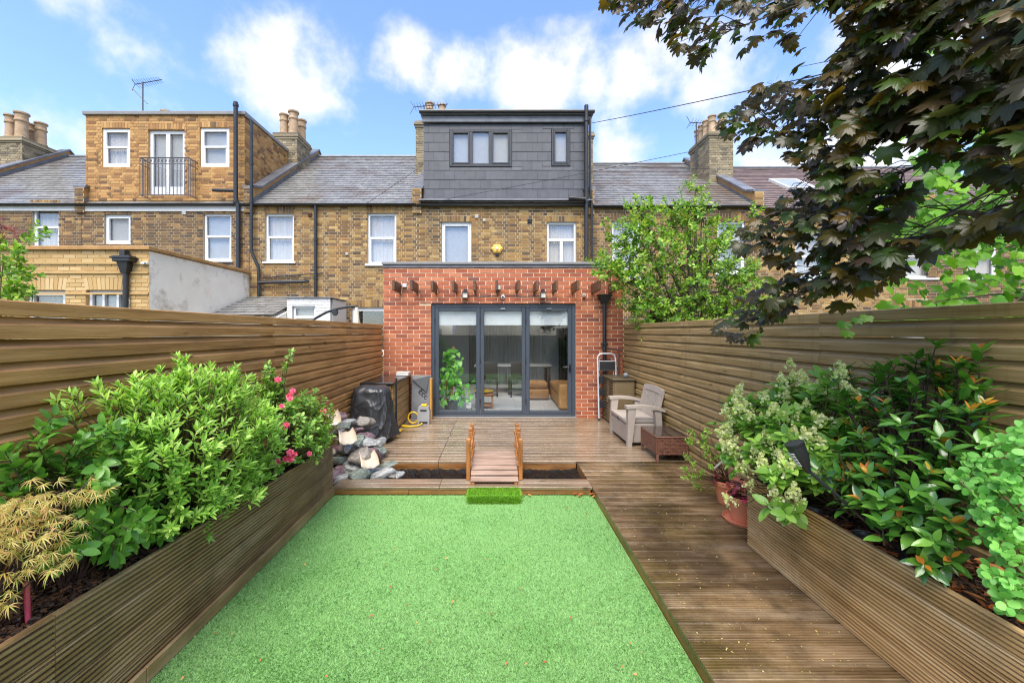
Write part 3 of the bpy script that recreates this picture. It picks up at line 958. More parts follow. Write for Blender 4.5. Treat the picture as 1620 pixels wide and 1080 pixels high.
def house(name, label, x0, x1, eaves, ridge, openings, wallmat, mort, roofmat, wall_z0=0.0, wins=(), fascia=None, n_ind=300, yr=14.54, dormer=False):
    t = thing(name, label, 'house', ((x0 + x1) / 2, HW, -.085))
    a, b = x0 + .004, x1 - .004
    brick_wall(t, (0, HW, 0), (1, 0, 0), (0, -1, 0), a, b, wall_z0, eaves, wallmat, mort, openings, n_ind=n_ind)
    w = MB()
    yb = 2 * yr - HW
    w.quad((a, yb, -.08), (b, yb, -.08), (b, yb, eaves), (a, yb, eaves))
    w.poly([(a, HW + .13, -.08), (a, yb, -.08), (a, yb, eaves), (a, yr, ridge - .03), (a, HW + .13, eaves)])
    w.poly([(b, HW + .13, -.08), (b, yb, -.08), (b, yb, eaves), (b, yr, ridge - .03), (b, HW + .13, eaves)])
    w.build('wall', mort, t, world=True)
    r = MB()
    e0 = HW - .10
    sl = (ridge - eaves) / (yr - HW)
    r.add([(a, e0, eaves - .10 * sl + .02), (b, e0, eaves - .10 * sl + .02), (b, yr, ridge), (a, yr, ridge), (b, yb + .1, eaves - .10 * sl + .02), (a, yb + .1, eaves - .10 * sl + .02)],
          [(0, 1, 2, 3), (3, 2, 4, 5)])
    ro = r.build('roof', roofmat, t, world=True)
    if not dormer:
        slates(ro, a + .10, b - .10, e0, eaves - .10 * sl + .02, yr, ridge, roofmat)
    else:
        slates(ro, a + .10, b - .10, e0 + 2.0, eaves + 1.9 * sl + .02, yr, ridge, roofmat)
    MB().tube([(a, yr, ridge + .02), (b, yr, ridge + .02)], .07, 8).build('ridge_tile', M['lead'], ro, world=True)
    # gutter
    g = MB()
    pr = [(math.cos(q) * .055, math.sin(q) * .055) for q in [math.pi + math.pi * i / 6 for i in range(7)]]
    pr2 = [(p[0] * .85, p[1] * .85) for p in reversed(pr)]
    g.prism([(HW - .09 + p[0], eaves - .03 + p[1]) for p in pr + pr2], 'x', a, b)
    g.build('gutter', M['black_plastic'], t, world=True)
    if fascia:
        MB().box(a + .02, b - .02, HW - .035, HW - .012, eaves - fascia, eaves - .02).build('fascia_board', M['white'], t, world=True)
    for wd in wins:
        window(t, *wd[:4], HW, **wd[4])
    return t

def pipe(parent, pts, r=.034, name='downpipe', collars=(), mat=None):
    # rounded corners
    q = [Vector(pts[0])]
    for i in range(1, len(pts) - 1):
        p0, p1, p2 = Vector(pts[i - 1]), Vector(pts[i]), Vector(pts[i + 1])
        d = min(.09, (p1 - p0).length / 2, (p2 - p1).length / 2)
        A, B = p1 + (p0 - p1).normalized() * d, p1 + (p2 - p1).normalized() * d
        for k in range(5):
            s = k / 4
            q.append(A * (1 - s) ** 2 + p1 * 2 * s * (1 - s) + B * s * s)
    q.append(Vector(pts[-1]))
    m = MB().tube(q, r, 10)
    for c in collars:
        m.tube([(c[0], c[1], c[2] - .03), (c[0], c[1], c[2] + .03)], r * 1.28, 10)
    return m.build(name, mat or M['black_plastic'], parent, world=True, auto=40)

def wx(px): return PX(px, HW)
def wz(py): return PZ(py, HW)
def opn(px0, px1, py0, py1, arch=.20): return (wx(px0), wx(px1), wz(py1), wz(py0), arch)
EV = wz(322)
B = {'l4': -15.45, 'l3': -10.92, 'l2': -6.48, 'l1': -2.07, 'o': 2.47, 'r1': 6.92, 'r2': 11.4, 'r3': 15.9}
def W_(o, **kw): return (o[0], o[1], o[2], o[3], kw)

# far left house
o1 = opn(50, 93, 328, 392)
o1b = (-14.4, -13.65, o1[2], o1[3], .2)
h_l3 = house('terraced_house', 'far left terraced house with a plain wet slate roof', B['l4'], B['l3'], EV, 7.95, [o1, o1b], M['stock_d'], M['mortar'], M['slate'], wall_z0=2.6,
      wins=[W_(o1, style='sash'), W_(o1b, style='sash')], fascia=.20, n_ind=150)
# second from left
o1, o2 = opn(164, 207, 339, 386), opn(321, 366, 338, 412)
h_l2 = house('terraced_house', 'terraced house carrying the orange brick dormer with the little balcony', B['l3'], B['l2'], EV, 7.95, [o1, o2], M['stock_d'], M['mortar'], M['slate'], wall_z0=2.4,
      wins=[W_(o1, style='single', inside='frosted', sill=False), W_(o2, style='sash', inside='frosted')], fascia=.21, dormer=True)
# left neighbour
o1, o2, o3 = opn(419, 465, 338, 414), opn(581, 627, 337, 418), opn(556, 622, 486, 560)
h_l1 = house('terraced_house', 'terraced house with a plain grey slate roof between the two dormers', B['l2'], B['l1'], EV, 7.95, [o1, o2, o3], M['stock'], M['mortar'], M['slate'], wall_z0=0.0,
      wins=[W_(o1, style='sash', inside='curtain'), W_(o2, style='sash', inside='curtain'), W_(o3, style='single', inside='dark')])
# own house
o1, o2 = opn(698, 746, 351, 424, .16), opn(865, 912, 351, 424, .16)
h_o = house('terraced_house', 'terraced house with the dark clad dormer behind the red brick extension', B['l1'], B['o'], EV - .02, 7.9, [o1, o2], M['stock'], M['mortar'], M['slate'], wall_z0=2.75,
      wins=[W_(o1, style='single', inside='frosted', sill=False), W_(o2, style='fan', inside='curtain', sill=False)], dormer=True)
# right neighbours
o1, o2 = opn(968, 1013, 350, 440), opn(1135, 1180, 350, 432)
h_r1 = house('terraced_house', 'terraced house with a slate roof rising behind the green leafy tree', B['o'], B['r1'], EV - .05, 7.7, [o1, o2], M['stock_d'], M['mortar'], M['slate'], wall_z0=1.0,
      wins=[W_(o1, style='sash'), W_(o2, style='sash')])
o1, o2, o3, o4 = opn(1258, 1304, 372, 442), opn(1432, 1482, 370, 440), opn(1268, 1310, 470, 520), opn(1410, 1470, 486, 540)
h_r2 = house('terraced_house', 'terraced house with a brown tiled roof and a skylight seen through the copper leaves', B['r1'], B['r2'], EV - .12, 7.55, [o1, o2, o4], M['stock'], M['mortar'], M['slate_b'], wall_z0=1.0,
      wins=[W_(o1, style='sash'), W_(o2, style='sash'), W_(o4, style='single', inside='dark')], n_ind=200)
o1, o2 = opn(1530, 1580, 372, 440), opn(1690, 1740, 372, 440)
h_r3 = house('terraced_house', 'last terraced house at the right edge, almost hidden by leaves', B['r2'], B['r3'], EV - .12, 7.55, [o1, o2], M['stock_d'], M['mortar'], M['slate_b'], wall_z0=1.0,
      wins=[W_(o1, style='sash'), W_(o2, style='sash')], n_ind=100)
# the next houses on either side, outside the frame
# skylight on the brown roof
sl = (7.55 - EV + .12) / (14.54 - HW)
ys_ = 12.5
ang = math.atan(sl)
m = MB()
xs_ = PX(1253, ys_)
zc = EV - .12 + (ys_ - HW) * sl + .06
for dx, dy, sx, sy in ((0, -.5, .8, .07), (0, .5, .8, .07), (-.40, 0, .07, 1.07), (.40, 0, .07, 1.07)):
    m.obox((xs_ + dx, ys_ + dy * math.cos(ang), zc + dy * math.sin(ang)), (sx, sy, .1), (ang, 0, 0))
sk = m.build('skylight', M['upvc'], h_r2, world=True)
MB().obox((xs_, ys_, zc + .02), (.74, .95, .02), (ang, 0, 0)).build('pane', plain('skylight_glass', rgb(150, 156, 160), rough=.1), sk, world=True)

# ------------------------------------------------------------------ party walls, chimneys
def party_wall(owner, x, eaves, ridge, brick, wd=.24):
    sl = (ridge - eaves) / (14.54 - HW)
    up = .24
    m = MB()
    prof = [(HW - .06, eaves - .25), (HW - .06, eaves + up + .16), (HW + .28, eaves + up + .16 + .1)] + \
           [(14.54, ridge + up), (14.54 * 2 - HW, eaves + up), (14.54 * 2 - HW, eaves - .2)]
    m.prism(prof, 'x', x - wd / 2, x + wd / 2)
    o = m.build('parapet_wall', M['coping'], owner, world=True)
    cz = MB()
    tops = prof[1:5]
    for (p, q) in zip(tops[:-1], tops[1:]):
        n = max(1, int(math.hypot(q[0] - p[0], q[1] - p[1]) / .45))
        for i in range(n):
            a = (p[0] + (q[0] - p[0]) * i / n, p[1] + (q[1] - p[1]) * i / n)
            b = (p[0] + (q[0] - p[0]) * (i + .97) / n, p[1] + (q[1] - p[1]) * (i + .97) / n)
            cz.prism([(a[0], a[1]), (b[0], b[1]), (b[0], b[1] + .06), (a[0], a[1] + .06)], 'x', x - wd / 2 - .04, x + wd / 2 + .04)
    tag(cz.build('coping', M['lead'], o, world=True))
    brick_wall(o, (x, HW - .062, 0), (1, 0, 0), (0, -1, 0), -wd / 2, wd / 2, eaves - .25, eaves + up + .15, brick, M['mortar'], n_ind=0)
    # lead flashing on the two flanks
    for s in (-1, 1):
        xx_ = x + s * (wd / 2 + .004)
        MB().quad((xx_, HW - .05, eaves + .0), (xx_, 14.5, ridge + .0), (xx_, 14.5, ridge + .13), (xx_, HW - .05, eaves + .13)).build('flashing', M['lead'], o, world=True)
    return o
def chimney(owner, x0, x1, y0, y1, zb, zt, pots, ph=.62, side=None):
    c = thing_part = MB().box(x0 + .005, x1 - .005, y0 + .005, y1 - .005, zb, zt - .2).build('chimney', M['mortar'], owner, world=True)
    for (Oo, U, Nn, L) in (((x0, y0, 0), (1, 0, 0), (0, -1, 0), x1 - x0), ((x1, y0, 0), (0, 1, 0), (1, 0, 0), y1 - y0), ((x0, y0, 0), (0, 1, 0), (-1, 0, 0), y1 - y0)):
        brick_wall(c, Oo, U, Nn, 0, L, zb, zt - .2, M['chimbrick'], M['mortar'], n_ind=0, mortar=False, proud=.006)
    cap = MB()
    for i, g in enumerate((.03, .06, .035)):
        cap.box(x0 - g, x1 + g, y0 - g, y1 + g, zt - .2 + i * .068, zt - .2 + (i + 1) * .068 - .006)
    cap.box(x0 + .03, x1 - .03, y0 + .03, y1 - .03, zt - .006, zt + .03)
    cap.build('chimney_cap', M['chimbrick'], c, world=True)
    for (px_, py_, k) in pots:
        r = .125 * k
        h = ph * k
        MB().lathe([(r * 1.05, 0), (r * 1.05, .05), (r * .92, .07), (r * .86, h * .62), (r * 1.02, h * .66), (r * 1.02, h * .72), (r * .9, h * .75), (r * .9, h * .92), (r * 1.12, h * .94), (r * 1.12, h), (r * .8, h), (r * .78, h * .7)],
                   (px_, py_, zt + .02), 16, caps=False).build('chimney_pot', M['pot'], c, world=True, auto=35)
    return c
party_wall(h_l3, B['l4'], EV, 7.95, M['stock_d'])
party_wall(h_l2, B['l3'], EV, 7.95, M['stock_d'])
party_wall(h_l1, B['l2'], EV, 7.95, M['stock_d'])
party_wall(h_o, B['l1'], EV - .02, 7.92, M['stock'])
party_wall(h_r1, B['o'], EV - .05, 7.75, M['stock'])
party_wall(h_r2, B['r1'], EV - .1, 7.65, M['stock'])
party_wall(h_r3, B['r2'], EV - .12, 7.6, M['stock'])
chimney(h_l3, -16.2, -15.45, 13.2, 14.4, 6.6, 8.05, [(-16.05, 13.4, 1.25), (-15.72, 13.42, 1.4), (-15.62, 13.9, 1.25), (-16.0, 13.9, 1.2)])
chimney(h_l2, -11.5, -10.8, 13.2, 14.4, 6.6, 8.42, [(-11.3, 13.9, 1.3), (-10.98, 13.9, 1.15), (-10.75 - .1, 14.2, 1.15)])
chimney(h_l1, -7.08, -6.35, 12.94, 13.82, 6.3, 8.05, [(-6.86, 13.12, 1.05), (-6.55, 13.12, 1.2), (-6.52, 13.6, 1.15), (-6.88, 13.6, 1.1)])
chimney(h_o, -2.52, -1.75, 12.8, 13.9, 6.3, 8.35, [(-2.12, 13.0, 1.05), (-1.72, 13.0, .95)])
chimney(h_r1, 2.3, 2.98, 12.4, 13.3, 6.2, 7.8, [])
chimney(h_r2, 6.55, 7.28, 12.4, 13.6, 6.2, 7.82, [(6.74, 12.6, .9), (6.72, 12.9, .9), (6.73, 13.2, .9), (6.72, 13.45, .85), (7.08, 12.62, 1.0), (7.08, 13.1, .95)])

# ------------------------------------------------------------------ the orange brick dormer
def sx(px, Y=10.74): return PX(px, Y)
def sz(py, Y=10.74): return PZ(py, Y)
DY = 10.74
dt = MB()
dx0, dx1, dz0, dz1 = sx(136), sx(387), sz(318), sz(183)
dorm = thing('dormer', 'flat-roofed dormer of orange brick with white windows and balcony doors', 'dormer', ((dx0 + dx1) / 2, DY, dz0))
od1, od2, od3 = (sx(161), sx(206), sz(264), sz(203), .16), (sx(316), sx(363), sz(264), sz(202), .16), (sx(234), sx(292), sz(309), sz(205), .16)
brick_wall(dorm, (0, DY, 0), (1, 0, 0), (0, -1, 0), dx0, dx1, dz0, dz1, M['stock_n'], M['mortar_n'], [od1, od2, od3], n_ind=300)
brick_wall(dorm, (dx1, DY, 0), (0, 1, 0), (1, 0, 0), 0, 3.6, dz0, dz1, M['stock_n'], M['mortar_n'], n_ind=60)
dm = MB()
dm.quad((dx0, DY, dz0), (dx0, 14.4, dz0), (dx0, 14.4, dz1), (dx0, DY, dz1))
dm.quad((dx0, 14.4, dz0), (dx1, 14.4, dz0), (dx1, 14.4, dz1), (dx0, 14.4, dz1))
dm.build('back_wall', M['mortar_n'], dorm, world=True)
MB().bbox(dx0 - .05, dx1 + .05, DY - .06, 14.45, dz1 + .003, dz1 + .10, .01).build('flat_roof', M['greycope'], dorm, world=True)
window(dorm, *od1[:4], DY, style='sash', inside='curtain', sill=False, recess=.03, fw=.09)
window(dorm, *od2[:4], DY, style='sash', inside='frosted', sill=False, recess=.03, fw=.09)
window(dorm, *od3[:4], DY, style='door2', inside='frosted', sill=False, recess=.06, fw=.09)
# balcony railing
bx0, bx1, bz0, bz1 = sx(220, 10.4), sx(297, 10.4), sz(309, 10.4), sz(249, 10.4)
rail = MB()
Yb = DY - .32
for z in (bz0 + .02, bz1 - .16, bz1):
    rail.tube([(bx0, DY - .01, z), (bx0, Yb, z), (bx1, Yb, z), (bx1, DY - .01, z)], .011 if z < bz1 else .016, 6)
M['iron'] = plain('grey_black_wrought_iron', rgb(84, 84, 88), .45)
brl = thing('balcony_railing', 'dark grey wrought iron balcony railing in front of the dormer doors', 'railing', ((bx0 + bx1) / 2, DY - .01, bz0))
rail.build('rails', M['iron'], brl, world=True)
n = 13
for i in range(n + 1):
    x = bx0 + (bx1 - bx0) * i / n
    MB().tube([(x, Yb, bz0), (x, Yb, bz1)], .0085, 6).build('baluster', M['iron'], brl, world=True)
for s, x in ((1, bx0), (-1, bx1)):
    for i in range(1, 4):
        MB().tube([(x, Yb + .08 * i, bz0), (x, Yb + .08 * i, bz1)], .0085, 6).build('baluster', M['iron'], brl, world=True)
for i in range(n):
    x = bx0 + (bx1 - bx0) * (i + .5) / n
    MB().tube([(x + .03 * math.cos(a), Yb, bz1 - .08 + .045 * math.sin(a)) for a in [k * math.pi / 6 for k in range(13)]], .006, 5, caps=False).build('ring', M['iron'], brl, world=True)
# ------------------------------------------------------------------ the dark clad dormer
ex0, ex1, ez0, ez1 = sx(670), sx(931), sz(314), sz(196)
dk = thing('dormer', 'wide dormer clad in charcoal tiles with dark framed windows', 'dormer', ((ex0 + ex1) / 2, DY, ez0))
bb = MB()
oa, ob = (sx(711), sx(810), sz(264), sz(205)), (sx(872), sx(902), sz(263), sz(204))
# backing boards with the two openings
us = sorted([ex0, ex1, oa[0], oa[1], ob[0], ob[1]]); zs = sorted({ez0, ez1, oa[2], oa[3], ob[2], ob[3]})
for i in range(len(us) - 1):
    for j in range(len(zs) - 1):
        cu, cz = (us[i] + us[i + 1]) / 2, (zs[j] + zs[j + 1]) / 2
        if any(o[0] < cu < o[1] and o[2] < cz < o[3] for o in (oa, ob)): continue
        bb.quad((us[i], DY, zs[j]), (us[i + 1], DY, zs[j]), (us[i + 1], DY, zs[j + 1]), (us[i], DY, zs[j + 1]))
for q in (oa, ob):
    bb.box(q[0] - .0, q[1], DY + .14, DY + .15, q[2], q[3])
    for (p, r) in (((q[0], q[2]), (q[0], q[3])), ((q[1], q[3]), (q[1], q[2])), ((q[0], q[3]), (q[1], q[3])), ((q[1], q[2]), (q[0], q[2]))):
        bb.quad((p[0], DY, p[1]), (r[0], DY, r[1]), (r[0], DY + .14, r[1]), (p[0], DY + .14, p[1]))
bb.quad((ex0, DY, ez0), (ex0, 14.4, ez0), (ex0, 14.4, ez1), (ex0, DY, ez1)).quad((ex1, DY, ez0), (ex1, 14.4, ez0), (ex1, 14.4, ez1), (ex1, DY, ez1))
bb.build('backing', M['anthracite_d'], dk, world=True)
nrow = 8
rh = (ez1 - ez0) / nrow
tw = .275
for r in range(nrow):
    za, zb = ez0 + r * rh + .003, ez0 + (r + 1) * rh - .003
    x = ex0 - (tw / 2 if r % 2 else 0)
    while x < ex1 - .02:
        a, b = max(x + .003, ex0), min(x + tw - .003, ex1)
        x += tw
        if b - a < .03: continue
        segs = [(a, b, za, zb)]
        for q in (oa, ob):
            nx_ = []
            for s in segs:
                if s[1] <= q[0] or s[0] >= q[1] or s[3] <= q[2] + .0 or s[2] >= q[3]: nx_.append(s); continue
                if s[2] < q[2] - .03: nx_.append((s[0], s[1], s[2], q[2] - .004))
                if s[3] > q[3] + .03: nx_.append((s[0], s[1], q[3] + .004, s[3]))
                if q[0] - s[0] > .03: nx_.append((s[0], q[0] - .003, max(s[2], q[2] - .003) if s[2] < q[2] - .03 else s[2], min(s[3], q[3] + .003) if s[3] > q[3] + .03 else s[3]))
                if s[1] - q[1] > .03: nx_.append((q[1] + .003, s[1], max(s[2], q[2] - .003) if s[2] < q[2] - .03 else s[2], min(s[3], q[3] + .003) if s[3] > q[3] + .03 else s[3]))
            segs = nx_
        for s in segs:
            th0 = .012 + random.uniform(-.002, .002)
            MB().add([(s[0], DY - th0, s[2]), (s[1], DY - th0, s[2]), (s[1], DY - .004, s[3]), (s[0], DY - .004, s[3]), (s[0], DY, s[2]), (s[1], DY, s[2]), (s[1], DY, s[3]), (s[0], DY, s[3])],
                     [(0, 1, 2, 3), (4, 5, 1, 0), (1, 5, 6, 2), (0, 3, 7, 4)]).build('tile', M['clad'], dk, world=True)
window(dk, *oa, DY, style='three', fmat=M['anthracite_d'], inside='frosted', sill=False, recess=-.03, fw=.07)
window(dk, *ob, DY, style='single', fmat=M['anthracite_d'], inside='frosted', sill=False, recess=-.03, fw=.06)
fb = MB()
fb.bbox(ex0 - .02, ex1 + .06, DY - .09, DY - .014, ez1 + .004, sz(186), .008)
fb.bbox(ex0 - .06, ex1 + .10, DY - .16, 14.45, sz(186) + .004, sz(182), .008)
fb.build('roof_fascia', M['lead'], dk, world=True)
MB().tube([(ex0 - .08, DY - .17, sz(182)), (ex1 + .12, DY - .17, sz(182))], .05, 8).build('gutter', M['black_plastic'], dk, world=True)
MB().prism([(DY - .02, ez0 - .004), (DY - .26, ez0 - .11), (DY - .26, ez0 - .13), (DY - .02, ez0 - .03)], 'x', ex0 - .1, ex1 + .05).build('lead_apron', M['lead'], dk, world=True)

# ------------------------------------------------------------------ drain pipes on the terrace
Yp = HW - .10
def T(name, label, cat, x, z): return thing(name, label, cat, (x, HW - .02, z))
t = T('soil_pipe', 'tall black soil pipe rising past the orange brick dormer', 'pipe', sx(371), wz(480))
pipe(t, [(PX(371, 10.5), 10.55, sz(160, 10.5)), (PX(371, 10.5), 10.55, wz(318)), (PX(374, 10.5), 10.57, wz(326)), (PX(374, 10.5), 10.57, wz(425))], .055, 'pipe', [(PX(371, 10.5), 10.55, sz(318, 10.5)), (PX(371, 10.5), 10.55, sz(165, 10.5))])
pipe(t, [(PX(334, 10.5), 10.56, wz(303)), (PX(371, 10.5), 10.56, wz(304))], .042, 'branch_pipe')
t = T('downpipe', 'black downpipe with a swan neck between the orange dormer and the slate roof', 'pipe', sx(400), wz(480))
pipe(t, [(PX(388, 10.5), 10.5, sz(184, 10.5)), (PX(396, 10.5), 10.55, sz(190, 10.5)), (PX(396, 10.5), 10.55, wz(400)), (PX(407, 10.5), 10.57, wz(425)), (PX(407, 10.5), 10.57, wz(475))], .04, 'pipe', [(PX(396, 10.5), 10.55, sz(258, 10.5)), (PX(396, 10.5), 10.55, sz(318, 10.5))])
pipe(t, [(PX(407, 10.5), 10.56, wz(448)), (PX(484, 10.5), 10.56, wz(446))], .045, 'branch_pipe', [(PX(484, 10.5), 10.56, wz(446))])
t = T('downpipe', 'slim black downpipe down the middle of the left neighbour wall', 'pipe', sx(501), wz(500))
pipe(t, [(wx(501), HW - .07, wz(324)), (wx(501), HW - .07, wz(510))], .038, 'pipe', [(wx(501), HW - .07, wz(380)), (wx(501), HW - .07, wz(440))])
pipe(t, [(wx(418), HW - .05, wz(440)), (wx(512), HW - .05, wz(432))], .016, 'waste_pipe')
t = T('soil_pipe', 'black soil pipe beside the dark clad dormer', 'pipe', sx(928), wz(424))
pipe(t, [(PX(928, 10.5), 10.53, sz(166, 10.5)), (PX(928, 10.5), 10.53, wz(422))], .055, 'pipe', [(PX(928, 10.5), 10.53, sz(190, 10.5)), (PX(928, 10.5), 10.53, wz(322))])
pipe(t, [(PX(899, 10.5), 10.42, wz(318)), (PX(925, 10.5), 10.42, wz(320))], .05, 'branch_pipe')
t = T('downpipe', 'thin black downpipe right of the dark clad dormer', 'pipe', sx(937), wz(424))
pipe(t, [(PX(934, 10.5), 10.53, sz(186, 10.5)), (PX(934, 10.5), 10.53, wz(300)), (PX(937, 10.5), 10.55, wz(330)), (PX(937, 10.5), 10.55, wz(428))], .03, 'pipe')
# small fittings on the walls
for px_, py_, s_, lab in ((754, 343, .09, 'small cream vent above the left window of the house behind the extension'), (766, 349, .07, 'small white junction box beside the cream vent'),
                         (838, 350, .12, 'square dark vent between the two windows above the extension'), (292, 337, .10, 'square pale vent under the eaves below the orange dormer'),
                         (549, 402, .06, 'tiny white vent on the left neighbour wall'), (491, 340, .10, 'square rusty vent at the top of the downpipe on the left neighbour wall')):
    mm_ = M['black_plastic'] if 'dark' in lab else (plain('rusty_iron', rgb(96, 62, 48), .8) if 'rusty' in lab else M['white'])
    v = thing('wall_vent', lab, 'vent', (wx(px_), HW, wz(py_) - s_ / 2))
    m = MB().bbox(wx(px_) - s_ / 2, wx(px_) + s_ / 2, HW - .035, HW - .003, wz(py_) - s_ / 2, wz(py_) + s_ / 2, .006)
    m.build('plate', mm_, v, world=True)
    m = MB()
    for i in range(4): m.obox((wx(px_), HW - .037, wz(py_) - s_ / 2 + s_ * (i + .7) / 4.8), (s_ * .8, .012, s_ * .08), (.5, 0, 0))
    m.build('louvre', mm_, v, world=True)
# yellow hexagonal alarm box
al = thing('alarm_box', 'yellow hexagonal alarm box above the red brick extension', 'alarm', (wx(786.5), HW, wz(404)))
hexp = [(wx(786.5) + .15 * math.cos(a), wz(394) + .135 * math.sin(a)) for a in [k * math.pi / 3 for k in range(6)]]
hexi = [(wx(786.5) + .10 * math.cos(a), wz(394) + .09 * math.sin(a)) for a in [k * math.pi / 3 for k in range(6)]]
m = MB()
vs = [(p[0], HW - .004, p[1]) for p in hexp] + [(p[0], HW - .05, p[1]) for p in hexp] + [(p[0], HW - .085, p[1]) for p in hexi]
m.add(vs, [(i, (i + 1) % 6, (i + 1) % 6 + 6, i + 6) for i in range(6)] + [(i + 6, (i + 1) % 6 + 6, (i + 1) % 6 + 12, i + 12) for i in range(6)] + [tuple(range(12, 18))])
m.build('cover', plain('yellow_alarm_plastic', rgb(236, 190, 90), .4), al, world=True)
MB().lathe([(.035, 0), (.035, .02), (.001, .03)], (0, 0, 0), 12).build('strobe', plain('pale_strobe', rgb(240, 214, 190), .3), al).location = (0, -.105, wz(394) - wz(404))
al.children[-1].rotation_euler = (R(90), 0, 0)
MB().bbox(wx(786.5) - .04, wx(786.5) + .04, HW - .05, HW - .004, wz(404) - .01, wz(402), .004).build('cable_box', M['black_plastic'], al, world=True)

# ------------------------------------------------------------------ red brick extension
ext = thing('brick_extension', 'flat-roofed red brick extension with glazed folding doors', 'extension', (.14, EXT, DK))
EX0, EX1, EZ1 = -2.10, 2.385, PZ(419, EXT)
DX0, DX1, DZ1 = PX(682, EXT), PX(911, EXT), PZ(480, EXT)
brick_wall(ext, (0, EXT, 0), (1, 0, 0), (0, -1, 0), EX0, EX1, DK - .03, EZ1, M['redbrick'], M['mortar_r'], [(DX0, DX1, DK - .03, DZ1)], bond='stretcher', n_ind=300, reveal=.14)
m = MB()
m.box(EX0, EX0 + .12, EXT + .01, HW - .02, DK - .1, EZ1 - .005)
m.box(EX1 - .12, EX1, EXT + .01, HW - .02, DK - .1, EZ1 - .005)
m.build('side_wall', M['mortar_r'], ext, world=True)
# flat roof with a rooflight opening, added out of view to brighten the room
m = MB()
rx0, rx1, ry0, ry1 = -1.2, 1.5, 8.2, 10.3
for (a, b, c, d) in ((EX0, EX1, EXT + .02, ry0), (EX0, EX1, ry1, HW - .01), (EX0, rx0, ry0, ry1), (rx1, EX1, ry0, ry1)):
    m.box(a, b, c, d, 2.62, 2.80)
m.build('flat_roof', M['lead'], ext, world=True)
m = MB()
for (a, b, c, d) in ((rx0 - .06, rx1 + .06, ry0 - .06, ry0), (rx0 - .06, rx1 + .06, ry1, ry1 + .06), (rx0 - .06, rx0, ry0, ry1), (rx1, rx1 + .06, ry0, ry1)):
    m.box(a, b, c, d, 2.81, 2.93)
rl = m.build('added_rooflight', M['anthracite'], ext, world=True)
MB().box(rx0, rx1, ry0, ry1, 2.90, 2.91).build('pane', M['glass'], rl, world=True)
MB().bbox(EX0 - .03, EX1 + .03, EXT - .05, EXT + .28, EZ1 + .003, EZ1 + .05, .006).build('coping', M['greycope'], ext, world=True)
MB().box(EX0 - .01, EX1 + .01, EXT - .022, EXT - .0125, EZ1 - .05, EZ1 - .005).build('lead_strip', M['lead'], ext, world=True)
MB().bbox(DX0 - .02, DX1 + .02, EXT - .03, EXT + .14, DK - .026, DK + .012, .004).build('door_sill', M['greycope'], ext, world=True)

# ------------------------------------------------------------------ pergola stubs
for i, px_ in enumerate((634.8, 662, 692, 724, 754, 784.5, 815, 843, 873, 903.6, 934.7, 962)):
    x = PX(px_, EXT) + (.022 if px_ > 784 else -.022)
    o = MB().bbox(-.0225, .0225, -.53, 0, 0, .172, .004).build('rafter_stub', M['timber'])
    o.location = (x, EXT - .008, 2.415 + random.uniform(-.006, .006))
    o.rotation_euler = (random.uniform(-.012, .012), random.uniform(-.03, .03), random.uniform(-.02, .02))
    ordn = ['leftmost', 'second', 'third', 'fourth', 'fifth', 'sixth', 'seventh', 'eighth', 'ninth', 'tenth', 'eleventh', 'rightmost'][i]
    tag(o, f'{ordn} of the twelve brown timber stubs on the red brick wall' + (', counted from the left' if 0 < i < 11 else ''), 'timber stub', 'timber stubs above the folding doors')

